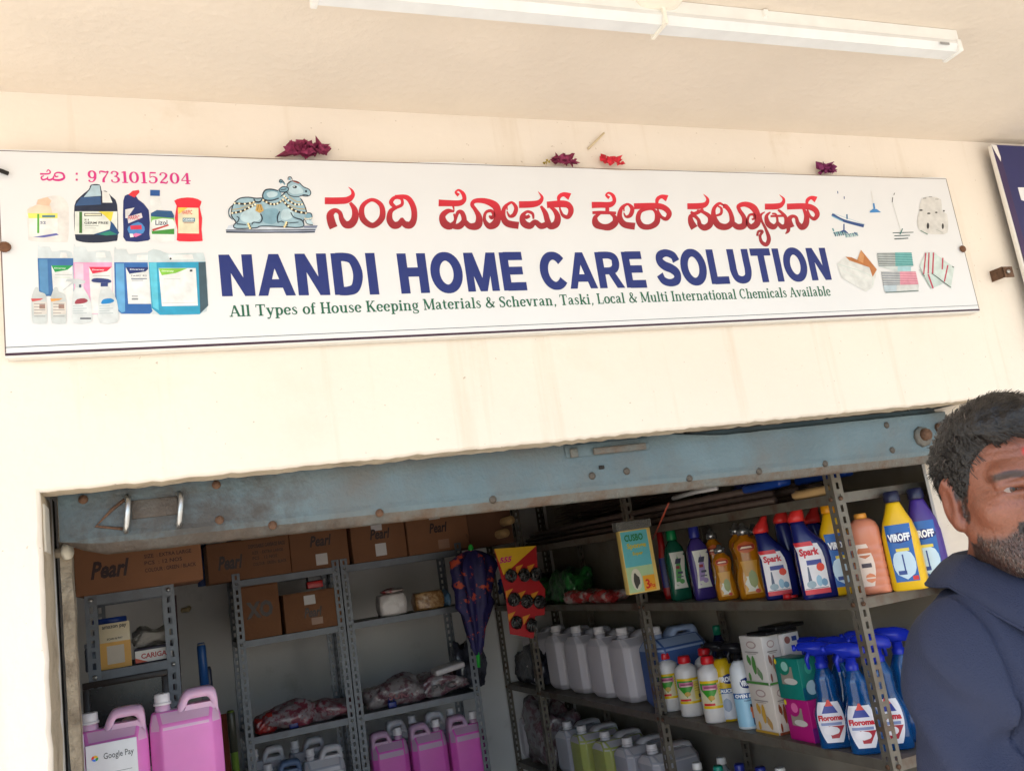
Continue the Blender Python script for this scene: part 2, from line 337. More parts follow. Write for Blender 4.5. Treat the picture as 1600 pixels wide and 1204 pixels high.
a = local(1440, 682)
MB().tube([a+Vector((0, .001, 0)), a+Vector((0, -.012, 0))], [.034, .03], m_rusty_blue, 9).build('lock_boss', st)
MB().tube([a+Vector((.002, -.011, .004)), a+Vector((.002, -.026, .004))], [.02, .017], m_rust, 12).build('lock_bolt', st)
a = local(1466, 668); MB().tube([a+Vector((0, .001, 0)), a+Vector((0, -.012, 0))], [.016, .013], m_rust, 10).build('lock_nut', st)
# ================================================================== the shop sign
SY = -.032
tl, tr, bl_, br = (at(-3, 234, Y=SY), at(1480, 280, Y=SY), at(5, 553, Y=SY), at(1530, 487, Y=SY))
sx0, sx1, sz0, sz1 = (tl.x+bl_.x)/2, (tr.x+br.x)/2, (bl_.z+br.z)/2, (tl.z+tr.z)/2
sgn = thing('shop_sign', 'long white printed shop sign above the shutter, blue and red lettering', 'sign', (sx0, SY, sz0))
m_flex = M('white_flex', (220, 221, 223), .32, var=.02, vscale=5, bump=.05, bscale=9, coat=.25)
def smap(px, py): p = at(px, py, Y=SY); return (p.x-sx0, p.z-sz0)
W, H = sx1-sx0, sz1-sz0
pn = MB(); nx, nz = 40, 8; vs = []
for j in range(nz+1):
    for i in range(nx+1):
        x, z = W*i/nx, H*j/nz; vs.append((x, .0, z+(.0025*math.sin(i*.5)+.002*math.sin(i*1.3+1) if j == nz else 0)))
pn.add(vs, [(j*(nx+1)+i, j*(nx+1)+i+1, (j+1)*(nx+1)+i+1, (j+1)*(nx+1)+i) for j in range(nz) for i in range(nx)], m_flex, True)
pn.build('panel', sgn, recalc=False)
fr = MB(); mw = plast((216, 214, 208)); 
fr.box(0, W, .001, .03, -.004, .006, mw, .002); fr.box(0, W, .001, .03, H-.012, H-.004, mw); fr.box(0, .012, .001, .03, .006, H-.012, mw); fr.box(W-.012, W, .001, .03, .006, H-.012, mw)
fr.build('frame', sgn)
LAY = [0]
def lay(): LAY[0] += 1; return -.0002-.00003*(LAY[0] % 14)
def print2d(mb, vf, mat, cvt, y=None):
    y = lay() if y is None else y
    mb.add([(a, y, b) for a, b in (cvt(*p) for p in vf[0])], vf[1], mat)
def band(name, x0, x1, z0, z1, rgb, y=-.00015): MB().add([(x0, y, z0), (x1, y, z0), (x1, y, z1), (x0, y, z1)], [(0, 1, 2, 3)], ink(rgb)).build(name, sgn, recalc=False)
band('border_line', 0, W, .0165, .018, (60, 78, 84)); band('bottom_border', 0, W, .0, .0055, (62, 34, 52))
band('border_line', W-.0022, W, .006, H, (92, 74, 66)); band('border_line', 0, W, H-.0016, H, (88, 66, 60)); band('border_line', 0, .0022, .006, H, (110, 92, 88))
# --- Kannada name: strokes traced as brush ribbons
def crop(ox, oy, s): return lambda x, y: smap(ox+x/s, oy+y/s)
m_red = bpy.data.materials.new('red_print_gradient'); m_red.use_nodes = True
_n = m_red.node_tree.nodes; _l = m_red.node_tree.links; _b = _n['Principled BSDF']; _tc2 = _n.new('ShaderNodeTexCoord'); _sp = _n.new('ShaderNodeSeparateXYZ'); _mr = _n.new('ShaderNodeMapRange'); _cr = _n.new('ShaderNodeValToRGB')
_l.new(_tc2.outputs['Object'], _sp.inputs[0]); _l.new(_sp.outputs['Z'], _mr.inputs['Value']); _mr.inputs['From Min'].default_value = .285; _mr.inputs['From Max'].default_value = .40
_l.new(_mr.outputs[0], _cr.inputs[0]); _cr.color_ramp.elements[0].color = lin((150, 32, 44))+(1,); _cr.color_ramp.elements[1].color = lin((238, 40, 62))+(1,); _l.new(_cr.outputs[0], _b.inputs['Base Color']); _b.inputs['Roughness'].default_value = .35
K1 = [[(68,171,38),(150,171,38),(205,166,36),(238,140,24),(235,110,14),(212,87,2)],
 [(222,182,16),(250,225,32),(252,275,40),(228,312,44),(195,315,40),(172,285,30),(160,245,24),(130,230,26),(102,255,40),(108,300,46),(122,336,46)],
 [(500,213,18),(538,195,18),(535,160,16),(495,152,20),(472,182,24),(500,213,18)], [(495,145,16),(570,152,28),(608,210,32),(612,280,34),(590,318,40),(555,312,36),(538,275,12)],
 [(505,212,18),(470,235,26),(463,285,36),(488,320,40),(522,312,36),(538,275,12)],
 [(885,138,20),(866,120,12),(885,106,12),(912,130,22),(918,165,24),(890,185,32),(830,186,34),(762,184,38)], [(850,198,14),(857,234,4)],
 [(857,236,10),(818,234,26),(785,265,34),(798,310,44),(835,325,38),(862,292,16),(855,250,10)], [(862,292,16),(880,242,20),(905,245,26),(917,290,30),(890,325,36),(850,328,26)],
 [(912,285,26),(950,325,34),(1000,320,44),(1008,270,34),(985,225,22),(966,195,22),(985,172,24),(1050,174,32),(1110,205,42),(1122,265,38),(1108,310,44),(1070,325,34),(1042,290,20),(1048,245,16),(1080,232,18),(1098,255,18),(1085,275,20),(1070,262,10)],
 [(1180,228,6),(1180,195,12),(1210,182,14),(1234,215,22),(1222,255,24),(1195,265,16),(1178,235,6)], [(1205,180,12),(1165,210,20),(1155,265,30),(1180,308,38),(1250,322,40)],
 [(1252,195,38),(1335,192,36),(1376,180,28),(1392,150,16),(1368,115,2)], [(1318,262,18),(1295,272,20),(1284,252,12),(1305,237,16),(1335,250,16),(1340,282,10)],
 [(1300,236,14),(1272,265,26),(1282,308,38),(1320,324,36),(1350,300,28),(1385,325,34),(1420,312,32),(1428,275,18)], [(1385,203,14),(1412,245,28),(1425,290,32),(1442,325,36),(1478,312,40),(1488,270,34),(1470,232,24),(1445,210,16)],
 [(1422,196,36),(1525,190,38),(1562,208,32),(1568,240,30),(1550,270,24),(1520,260,18),(1505,230,12),(1500,208,8)], [(1494,178,14),(1497,147,22),(1525,132,24),(1562,146,40)]]
K1C = [[(355,165,22),(412,200,30),(416,275,38),(360,322,34),(300,280,38),(298,205,30)]]
K2 = [[(208,118,18),(188,100,12),(205,86,12),(232,105,20),(238,140,22),(210,160,32),(150,161,34),(98,162,36)], [(195,172,22),(195,204,22)], [(102,210,16),(160,209,20),(250,212,16)],
 [(150,216,12),(120,240,26),(126,280,42),(165,298,34),(210,298,40),(245,270,38),(240,236,24),(215,216,12)],
 [(300,202,6),(300,172,12),(325,157,14),(351,185,24),(340,225,24),(312,235,14),(298,210,6)], [(322,154,12),(285,180,20),(272,235,30),(300,282,36),(368,295,40)],
 [(362,170,34),(500,168,34),(555,182,32),(582,215,30),(565,248,24),(535,238,18),(515,205,12),(510,182,8)], [(506,160,14),(508,127,22),(535,109,22),(570,120,38)],
 [(695,170,34),(775,168,34),(812,155,26),(822,125,16),(795,93,2)], [(716,204,12),(738,216,20),(772,203,20),(795,188,14)], [(755,196,12),(790,204,18),(835,235,26),(838,280,36),(805,303,36),(775,288,28),(765,255,20),(740,230,20),(716,232,24),(720,270,36),(740,306,42)],
 [(925,166,10),(895,152,16),(862,185,22),(862,240,32),(890,288,38),(940,298,36),(974,268,32),(965,210,24),(938,172,26),(918,168,24)], [(875,228,12),(905,216,16),(908,184,14),(886,168,8)],
 [(972,270,28),(1010,298,34),(1050,288,36),(1050,240,26),(1022,195,22),(1017,168,24),(1060,157,30),(1110,180,38),(1135,230,34),(1130,278,38),(1095,298,32),(1072,270,18),(1082,227,14),(1110,222,16),(1115,245,14),(1098,252,10)],
 [(1180,205,6),(1155,225,14),(1160,260,14),(1185,310,16),(1205,370,24),(1190,408,24),(1160,393,20),(1150,355,16),(1165,327,16),(1140,327,14),(1132,355,14)],
 [(1180,172,34),(1255,170,34),(1288,155,24),(1298,125,14),(1270,97,2)], [(1215,206,8),(1190,232,20),(1200,278,32),(1235,298,32),(1258,270,16),(1250,222,12),(1225,216,10)], [(1258,268,14),(1285,298,28),(1312,288,28),(1310,240,20),(1282,207,16),(1262,192,12)], [(1215,232,12),(1300,229,14)], [(1325,292,24),(1326,322,20),(1308,342,6)],
 [(1318,172,34),(1435,170,34),(1488,187,32),(1508,220,28),(1490,248,22),(1465,236,16),(1450,205,12),(1446,186,8)], [(1441,162,12),(1446,132,20),(1470,116,20),(1500,128,36)],
 [(1420,184,14),(1440,230,28),(1435,280,36),(1410,300,34),(1386,275,24),(1375,240,18),(1350,233,20),(1331,257,32),(1345,303,38)]]
K2C = [[(450,188,14),(402,202,26),(388,250,32),(412,292,36),(460,298,34),(502,272,38),(508,225,32),(485,192,16)]]
def letter(idx, K, cv, closed=()):
    kn = MB()
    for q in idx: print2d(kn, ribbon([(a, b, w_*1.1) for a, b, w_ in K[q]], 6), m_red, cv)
    for q in closed: print2d(kn, ribbon(q, 6, True), m_red, cv)
    kn.build('red_letter', sgn, recalc=False)
cA, cB = crop(490, 270, 3.902), crop(900, 280, 4.0)
for idx in ((0, 1), (2, 3, 4), (5, 6, 7, 8, 9), (10, 11), (12, 13, 14, 15, 16, 17)): letter(idx, K1, cA)
letter((), K1, cA, K1C)
for idx in ((0, 1, 2, 3), (4, 5), (8, 9, 10), (11, 12, 13, 14), (15, 16, 17, 18, 19), (20, 21, 22)): letter(idx, K2, cB)
letter((6, 7), K2, cB, K2C)
pm = MB(); mp = ink((206, 44, 128)); c4 = crop(30, 250, 5.161)
for s_ in ([(222,98,8),(232,80,8),(250,95,12),(238,112,12),(168,113,14)], [(200,128,8),(178,140,12),(190,160,14),(222,152,12),(232,135,8)], [(222,152,12),(245,162,16),(272,150,14),(280,128,10)], [(265,152,12),(290,162,16),(330,162,18),(362,145,18),(352,112,16),(312,102,12),(286,115,12),(295,135,12),(316,132,10)]): print2d(pm, ribbon(s_), mp, c4)
for yy in (112, 160): print2d(pm, ribbon([(456, yy, 16), (472, yy, 16)], raw=True), mp, c4)
# --- a small slab-serif stroke alphabet: cap height 1
def ell(cx, cy, rx, ry, a0, a1, wv, wh, n=18):
    o = []
    for i in range(n+1):
        a = rad(a0+(a1-a0)*i/n); o.append((cx+rx*math.cos(a), cy+ry*math.sin(a), wh+(wv-wh)*abs(math.cos(a))))
    return ('r', o)
def l_(x0, y0, x1, y1, w): return ('r', [(x0, y0, w), (x1, y1, w)])
def sf(x, y, h): return ('r', [(x-h, y, .085), (x+h, y, .085)])
def sp_(*p): return ('c', p)
T, t_ = .17, .075
def arch(x0, x1): return sp_((x0, .42, .06), (x0+.1, .6, .07), ((x0+x1)/2+.06, .645, .08), (x1, .52, .16), (x1, .40, T))
G = {'A': (.84, [l_(.12, .02, .40, .98, .085), l_(.40, .98, .72, .02, T), l_(.22, .32, .56, .32, .07), sf(.12, .04, .13), sf(.72, .04, .14)]),
 'T': (.80, [l_(.40, .0, .40, 1, T), l_(.04, .955, .76, .955, .09), l_(.065, .74, .065, .95, .06), l_(.735, .74, .735, .95, .06), sf(.40, .04, .18)]),
 'H': (.88, [l_(.19, 0, .19, 1, T), l_(.69, 0, .69, 1, T), l_(.19, .5, .69, .5, .08)]+[sf(x, y, .16) for x in (.19, .69) for y in (.04, .96)]),
 'K': (.86, [l_(.19, 0, .19, 1, T), l_(.25, .42, .64, .96, .085), l_(.37, .56, .70, .04, T), sf(.19, .04, .16), sf(.19, .96, .16), sf(.65, .96, .13), sf(.70, .04, .15)]),
 'M': (1.04, [l_(.15, 0, .15, 1, .08), l_(.87, 0, .87, 1, T), l_(.17, .96, .49, .08, T), l_(.49, .08, .85, .96, .07), sf(.15, .04, .12), sf(.87, .04, .15), sf(.13, .96, .11), sf(.9, .96, .12)]),
 'L': (.72, [l_(.19, 0, .19, 1, T), l_(.06, .04, .64, .04, .085), l_(.635, .0, .635, .32, .06), sf(.19, .96, .16)]),
 'I': (.40, [l_(.20, 0, .20, 1, T), sf(.2, .04, .17), sf(.2, .96, .17)]),
 'C': (.80, [ell(.43, .5, .31, .455, 48, 318, .17, .08), l_(.655, .68, .655, .96, .07)]),
 'S': (.66, [sp_((.56, .74, .06), (.50, .90, .08), (.32, .955, .08), (.15, .82, .14), (.20, .62, .17), (.40, .48, .18), (.53, .30, .16), (.46, .1, .1), (.30, .04, .08), (.14, .1, .08), (.09, .28, .06)), l_(.56, .7, .56, .97, .06), l_(.09, .03, .09, .3, .06)]),
 '&': (.92, [sp_((.84, .50, .07), (.72, .3, .08), (.52, .07, .09), (.28, .04, .1), (.12, .2, .15), (.2, .42, .12), (.44, .62, .09), (.5, .82, .11), (.38, .96, .07), (.25, .85, .13), (.34, .58, .15), (.56, .28, .17), (.82, .04, .15)), l_(.66, .5, .92, .5, .07)]),
 'l': (.38, [l_(.19, 0, .19, 1, T), sf(.19, .04, .16), ('r', [(.04, .96, .08), (.2, .96, .08)])]),
 'i': (.38, [l_(.19, 0, .19, .68, T), sf(.19, .04, .16), ('r', [(.04, .64, .08), (.2, .64, .08)]), ('r', [(.10, .87, .17), (.28, .87, .17)])]),
 'y': (.66, [l_(.14, .66, .36, .06, T), l_(.56, .66, .28, -.16, .08), sp_((.29, -.14, .08), (.2, -.25, .09), (.08, -.2, .14)), sf(.14, .64, .13), sf(.56, .64, .11)]),
 'p': (.70, [l_(.19, -.26, .19, .68, T), ell(.38, .34, .2, .30, -165, 165, .17, .08), sf(.19, -.23, .16), ('r', [(.04, .64, .08), (.2, .64, .08)])]),
 'b': (.70, [l_(.19, 0, .19, 1, T), ell(.38, .34, .2, .30, -165, 165, .17, .08), ('r', [(.04, .96, .08), (.2, .96, .08)])]),
 'e': (.60, [ell(.31, .34, .21, .30, 8, 325, .17, .08), l_(.12, .36, .5, .36, .06)]),
 'c': (.56, [ell(.31, .34, .21, .30, 45, 320, .17, .08), ('r', [(.40, .5, .14), (.5, .5, .14)])]),
 'o': (.64, [ell(.32, .34, .22, .30, 0, 360, .17, .08, 24)]),
 's': (.52, [sp_((.43, .50, .05), (.36, .63, .07), (.22, .64, .08), (.13, .52, .12), (.25, .38, .15), (.40, .24, .14), (.36, .08, .09), (.22, .04, .08), (.1, .08, .07), (.07, .2, .05))]),
 'f': (.42, [l_(.19, 0, .19, .78, T), sp_((.19, .76, T), (.24, .93, .11), (.36, .96, .08), (.42, .88, .12)), l_(.04, .64, .40, .64, .07), sf(.19, .04, .16)]),
 'u': (.74, [sp_((.19, .66, T), (.19, .25, T), (.26, .07, .1), (.40, .05, .08), (.52, .2, .07)), l_(.55, 0, .55, .68, T), ('r', [(.04, .64, .08), (.2, .64, .08)]), ('r', [(.40, .64, .08), (.55, .64, .08)]), ('r', [(.55, .04, .08), (.70, .04, .08)])]),
 'n': (.76, [l_(.19, 0, .19, .68, T), arch(.2, .56), l_(.56, 0, .56, .42, T), sf(.19, .04, .15), sf(.56, .04, .15), ('r', [(.04, .64, .08), (.2, .64, .08)])]),
 'h': (.76, [l_(.19, 0, .19, 1, T), arch(.2, .56), l_(.56, 0, .56, .42, T), sf(.19, .04, .15), sf(.56, .04, .15), ('r', [(.04, .96, .08), (.2, .96, .08)])]),
 'm': (1.12, [l_(.19, 0, .19, .68, T), arch(.2, .56), l_(.56, 0, .56, .42, T), arch(.58, .93), l_(.93, 0, .93, .42, T), sf(.19, .04, .14), sf(.56, .04, .14), sf(.93, .04, .14), ('r', [(.04, .64, .08), (.2, .64, .08)])]),
 'r': (.56, [l_(.19, 0, .19, .68, T), sp_((.2, .4, .06), (.3, .6, .08), (.42, .64, .1), (.47, .54, .15)), sf(.19, .04, .16), ('r', [(.04, .64, .08), (.2, .64, .08)])]),
 'g': (.64, [ell(.29, .42, .17, .22, 0, 360, .15, .07, 20), sp_((.2, .24, .06), (.12, .12, .08), (.3, .04, .12), (.5, -.04, .13), (.48, -.2, .09), (.28, -.26, .07), (.1, -.2, .09), (.12, -.04, .08)), l_(.42, .58, .58, .66, .08)]),
 'a': (.64, [sp_((.12, .5, .12), (.2, .63, .08), (.36, .63, .1), (.43, .48, T), (.43, .2, T), (.48, .06, .1), (.6, .07, .06)), sp_((.4, .38, .07), (.2, .33, .1), (.12, .18, .14), (.2, .05, .1), (.38, .14, .06))]),
 't': (.46, [sp_((.2, .88, .04), (.2, .7, .15), (.2, .25, T), (.26, .06, .1), (.42, .1, .06)), l_(.04, .63, .40, .63, .08)]),
 'v': (.66, [l_(.14, .66, .34, .04, T), l_(.54, .66, .36, .04, .08), sf(.14, .64, .13), sf(.54, .64, .11)]),
 'k': (.74, [l_(.19, 0, .19, 1, T), l_(.24, .28, .54, .62, .08), l_(.34, .40, .60, .04, T), sf(.19, .04, .15), sf(.60, .04, .12), sf(.53, .64, .12), ('r', [(.04, .96, .08), (.2, .96, .08)])]),
 ',': (.32, [sp_((.16, .1, .16), (.2, .0, .12), (.12, -.16, .04))]), ' ': (.36, []),
 '9': (.78, [ell(.36, .66, .21, .29, 0, 360, .16, .08, 22), sp_((.57, .66, .16), (.54, .3, .14), (.38, .06, .08), (.2, .06, .08), (.14, .2, .15))]),
 '7': (.74, [sp_((.1, .72, .05), (.12, .93, .1), (.3, .93, .14), (.5, .88, .12), (.66, .95, .08), (.5, .6, .09), (.34, .3, .15), (.32, .02, .18))]),
 '3': (.74, [sp_((.14, .76, .14), (.2, .93, .09), (.4, .96, .08), (.54, .8, .15), (.46, .6, .1), (.3, .54, .06)), sp_((.3, .54, .06), (.5, .48, .1), (.6, .28, .17), (.48, .07, .1), (.28, .04, .08), (.14, .12, .09), (.15, .26, .14))]),
 '1': (.52, [l_(.28, 0, .28, 1, .18), sf(.28, .04, .2), ('r', [(.08, .9, .09), (.28, .95, .09)])]),
 '0': (.78, [ell(.38, .5, .25, .455, 0, 360, .18, .07, 26)]),
 '5': (.74, [l_(.2, .94, .6, .94, .13), l_(.17, .5, .2, .98, .06), sp_((.17, .5, .06), (.36, .62, .08), (.58, .5, .14), (.6, .28, .17), (.48, .07, .1), (.28, .04, .08), (.14, .12, .1), (.15, .24, .14))]),
 '2': (.76, [sp_((.16, .72, .14), (.2, .9, .1), (.4, .96, .08), (.58, .8, .16), (.5, .55, .15), (.3, .32, .1), (.12, .08, .08)), sp_((.1, .08, .12), (.34, .1, .15), (.54, .05, .12), (.64, .24, .06))]),
 '4': (.80, [l_(.50, 0, .50, 1, .17), l_(.48, .96, .08, .32, .07), l_(.06, .31, .74, .31, .08), sf(.5, .04, .17)])}
def serif_line(mb, s, mat, p0, p1, cap0, cap1):
    """text along the pixel line p0..p1 of the photograph, on the sign"""
    a, b = np.array(smap(*p0)), np.array(smap(*p1)); wid = sum(G[c][0] for c in s); d = (b-a)/wid
    h0, h1 = cap0, cap1
    x = 0.
    for ch in s:
        adv, prims = G[ch]
        for kind, pts in prims:
            vf = ribbon(list(pts), 5, False, raw=(kind == 'r'))
            f_ = (x+adv/2)/wid; hh = h0+(h1-h0)*f_
            print2d(mb, vf, mat, lambda u, v: tuple(a+d*(x+u)+np.array((0, v*hh))))
        x += adv
capm = smap(300, 268)[1]-smap(300, 286)[1]
serif_line(pm, '9731015204', mp, (136, 285), (300, 288), capm*1.0, capm*.95); pm.build('phone_number', sgn, recalc=False)['kind'] = 'stuff'
gr = MB(); serif_line(gr, 'All Types of House Keeping Materials & Schevran, Taski, Local & Multi International Chemicals Available', ink((20, 92, 66)), (359, 495), (1299, 462), smap(365, 477)[1]-smap(365, 495)[1], smap(1180, 452)[1]-smap(1180, 468)[1]); gr.build('green_lettering', sgn, recalc=False)['kind'] = 'stuff'
# --- big blue name: heavy grotesque letters, cap height 1
q_ = .30
def ring_(cx, cy, rx, ry, wv, wh, a0=0, a1=360, n=34): return ell(cx, cy, rx-wv/2, ry-wh/2, a0, a1, wv, wh, n)
B = {'N': (.98, [l_(.20, 0, .20, 1, .25), l_(.78, 0, .78, 1, .25), ('p', [(.085, 1), (.33, 1), (.895, 0), (.65, 0)])]),
 'A': (1.0, [('p', [(.01, 0), (.26, 0), (.62, 1), (.37, 1)]), ('p', [(.99, 0), (.73, 0), (.37, 1), (.63, 1)]), l_(.22, .29, .78, .29, .19)]),
 'D': (.96, [l_(.20, 0, .20, 1, .25), ('c', [(.2, .905, .19), (.45, .905, .19), (.66, .82, .22), (.765, .5, .25), (.66, .18, .22), (.45, .095, .19), (.2, .095, .19)])]),
 'I': (.42, [l_(.21, 0, .21, 1, .25)]),
 'H': (.98, [l_(.20, 0, .20, 1, .25), l_(.78, 0, .78, 1, .25), l_(.2, .53, .78, .53, .21)]),
 'O': (1.04, [ring_(.52, .5, .48, .515, .26, .2)]),
 'M': (1.14, [l_(.19, 0, .19, 1, .22), l_(.95, 0, .95, 1, .22), ('p', [(.08, 1), (.36, 1), (.68, 0), (.46, 0)]), ('p', [(1.06, 1), (.78, 1), (.46, 0), (.68, 0)])]),
 'E': (.86, [l_(.20, 0, .20, 1, .25), l_(.2, .9, .80, .9, .2), l_(.2, .515, .76, .515, .19), l_(.2, .1, .82, .1, .2)]),
 'C': (.98, [ring_(.52, .5, .48, .515, .26, .2, 38, 322)]),
 'R': (.98, [l_(.20, 0, .20, 1, .25), ('c', [(.2, .91, .18), (.55, .91, .18), (.74, .84, .22), (.78, .70, .25), (.72, .55, .22), (.55, .48, .18), (.2, .48, .18)]), ('p', [(.42, .45), (.66, .48), (.98, 0), (.70, 0)])]),
 'S': (.90, [('c', [(.80, .68, .25), (.72, .84, .22), (.46, .92, .19), (.22, .84, .22), (.20, .68, .25), (.34, .56, .25), (.58, .47, .25), (.74, .34, .26), (.70, .15, .22), (.45, .08, .19), (.2, .15, .21), (.10, .32, .24)])]),
 'L': (.82, [l_(.20, 0, .20, 1, .25), l_(.2, .1, .78, .1, .2)]),
 'U': (.98, [('c', [(.2, 1, .25), (.2, .6, .25), (.2, .36, .25), (.28, .16, .22), (.49, .09, .2), (.70, .16, .22), (.78, .36, .25), (.78, .6, .25), (.78, 1, .25)])]),
 'T': (.86, [l_(.43, 0, .43, 1, .25), l_(.02, .9, .84, .9, .2)])}
mbl = ink((28, 44, 112))
# words by their own baseline and cap line in the photograph
for wd_, x0, x1, y0b, y1b, y0t, y1t in (('NANDI', 343, 597, 463, 460, 398, 395), ('HOME', 624, 826, 459, 453, 396, 394), ('CARE', 847, 1013, 452, 449, 395, 393), ('SOLUTION', 1030, 1302, 447, 437, 391, 387)):
    a, b = np.array(smap(x0, y0b)), np.array(smap(x1, y1b)); at_, bt = np.array(smap(x0, y0t)), np.array(smap(x1, y1t)); wid = sum(B[c][0] for c in wd_); x = 0.
    for ch in wd_:
        adv, prims = B[ch]; bb = MB()
        for kind, pts in prims:
            if kind != 'p': pts = [(q[0], q[1], q[2]*1.09) for q in pts]
            vf = ([tuple(p) for p in pts], [(0, 1, 2, 3)]) if kind == 'p' else ribbon(list(pts), 6, False, raw=(kind == 'r'))
            def cv(u, v, x=x):
                f_ = (x+u)/wid; lo = a+(b-a)*f_; hi = at_+(bt-at_)*f_; return (lo[0], lo[1]+(hi[1]-lo[1])*v)
            print2d(bb, vf, mbl, cv)
        bb.build('blue_letter', sgn, recalc=False); x += adv
# --- printed pictures on the sign: flat shapes traced over each other
OUT = (26, 40, 56)
class Pic:
    def __init__(s, name, cv): s.mb = MB(); s.cv = cv; s.n = 0; s.name = name
    def y(s): s.n += 1; return -.0002-.000018*s.n
    def p(s, pts, rgb, smooth=0):
        rgb = tuple(int(c*.93) for c in rgb) if min(rgb) > 196 else rgb
        if smooth: pts = [tuple(q) for q in crom(pts, smooth, True)[:-1]]
        print2d(s.mb, ([tuple(q) for q in pts], [tuple(range(len(pts)))]), M('print_%d_%d_%d' % tuple(rgb), rgb, .35, var=.16, vscale=38), s.cv, s.y()); return s
    def r(s, x0, y0, x1, y1, rgb): return s.p([(x0, y0), (x1, y0), (x1, y1), (x0, y1)], rgb)
    def l(s, pts, rgb, per=5):
        if rgb == OUT: pts = [(a, b, w*1.4) for a, b, w in pts]
        print2d(s.mb, ribbon(pts, per), ink(rgb), s.cv, s.y()); return s
    def dot(s, x, y, r, rgb, ry=None): return s.p([(x+r*math.cos(k*PI/5), y+(ry or r)*math.sin(k*PI/5)) for k in range(10)], rgb)
    def t(s, txt, x0, x1, y0, y1, rgb, bold=.02):
        v, f, w, h = text2d(txt, bold); print2d(s.mb, ([(x0+a/w*(x1-x0), y1-b/h*(y1-y0)) for a, b in v], f), ink(rgb), s.cv, s.y()); return s
    def done(s): return s.mb.build(s.name, sgn, recalc=False)
BL = (150, 180, 194); BL2 = (124, 162, 180); BL3 = (182, 206, 216)
n_ = Pic('printed_bull', crop(340, 260, 9.412))
n_.p([(120,940),(160,870),(260,850),(1290,870),(1470,880),(1430,960),(1250,985),(130,965)], (196,204,216)).p([(125,940),(480,935),(1440,925),(1430,975),(1250,985),(130,968)], (150,158,178))
n_.l([(120,938,10),(480,938,10),(870,935,8),(1440,930,10)], OUT).l([(125,966,16),(700,972,12),(1430,962,12)], OUT)
body = [(215,600),(250,530),(330,470),(450,455),(560,470),(660,470),(780,500),(930,440),(1010,380),(1100,440),(1210,470),(1260,540),(1300,640),(1310,740),(1260,800),(1265,880),(1150,900),(900,885),(640,880),(560,905),(280,915),(235,870),(270,820),(210,740),(205,660)]
n_.p(body, BL, 3).p([(400,640),(560,600),(640,700),(600,800),(430,830),(330,760)], BL3, 3).p([(680,640),(860,620),(900,720),(840,840),(690,830),(660,740)], BL2, 3).p([(960,640),(1080,640),(1120,720),(1020,790),(930,760)], BL3, 3)
n_.l([q+(12,) for q in body+[body[0]]], OUT, 3)
n_.p([(670,430),(700,360),(780,340),(880,355),(940,400),(900,470),(790,500),(700,490)], BL2, 4).p([(720,400),(800,370),(880,390),(860,440),(760,460)], BL3, 4).l([(900,470,12),(790,502,14),(690,490,14),(662,430,14),(700,352,14),(790,338,14),(890,360,12)], OUT)
head = [(1030,260),(1100,215),(1190,235),(1260,300),(1345,340),(1370,390),(1350,430),(1290,440),(1240,430),(1190,445),(1090,440),(1030,400),(1015,330)]
n_.p([(1010,400),(1090,430),(1200,450),(1230,520),(1280,600),(1160,600),(1040,520),(980,440)], BL, 3).p(head, BL, 3).p([(1060,300),(1150,270),(1240,330),(1250,390),(1120,410),(1050,370)], BL3, 3).l([q+(9,) for q in head+[head[0]]], OUT, 3)
n_.l([(940,250,40),(925,215,34),(960,235,20),(990,270,24)], BL2).l([(905,240,8),(915,200,8),(945,200,8),(985,250,8)], OUT).l([(1060,205,36),(1062,165,22)], BL2).l([(1035,200,8),(1042,160,8),(1080,160,8),(1098,200,8)], OUT)
n_.p([(900,340),(960,300),(1030,310),(1040,350),(980,380),(910,370)], BL2, 3).l([(900,345,10),(960,300,10),(1040,320,10),(1020,370,10),(930,380,10),(900,345,10)], OUT).l([(925,350,8),(1010,335,8)], OUT)
n_.dot(1135, 305, 34, OUT, 20).dot(1125, 300, 10, (220,230,232)).dot(1300, 368, 17, OUT).l([(1245,425,10),(1275,420,10),(1330,428,8)], OUT).l([(1100,215,14),(1200,250,16)], (150,60,40)).l([(1020,270,10),(1060,230,12),(1110,215,10)], OUT)
for a in ([(980,440,26),(1040,500,28),(1140,560,26),(1240,560,22)], [(960,500,30),(1040,590,32),(1150,660,34),(1300,690,34)], [(670,500,30),(780,555,32),(880,550,30),(960,490,24)], [(215,690,30),(340,665,30),(460,610,28),(550,565,22)], [(250,545,26),(400,555,28),(530,530,24)]):
    n_.l(a, (52, 44, 40)); q = crom(a, 4)
    for i in range(0, len(q), 2): n_.dot(q[i][0], q[i][1], 15, (238, 228, 196))
n_.l([(215,640,9),(340,620,9),(470,570,9),(560,525,9)], (190,160,90)).l([(1050,450,9),(1160,520,9),(1230,520,9)], (190,160,90)).l([(1040,560,9),(1160,620,9),(1290,630,9)], (190,160,90))
n_.p([(575,560),(640,560),(680,655),(620,690),(555,655)], (196,160,92)).l([(600,570,8),(585,650,8)], (80,60,40)).l([(630,570,8),(645,650,8)], (80,60,40)).l([(530,480,10),(560,525,14),(620,525,14),(655,485,10)], OUT)
n_.l([(630,700,12),(655,770,14),(620,830,10),(530,825,10),(500,860,10)], OUT).l([(915,665,8),(880,740,12),(885,830,10)], OUT).l([(885,830,8),(940,810,8),(975,830,8)], OUT).l([(1075,680,8),(1120,750,10),(1230,790,12),(1260,830,10)], OUT).l([(1050,835,8),(1190,825,8)], OUT).l([(280,850,10),(420,860,8)], OUT).l([(280,740,8),(315,770,10),(280,840,10)], OUT).l([(180,620,12),(165,700,14),(220,790,10)], BL2).l([(215,580,8),(165,640,9),(170,730,9),(215,780,8)], OUT)
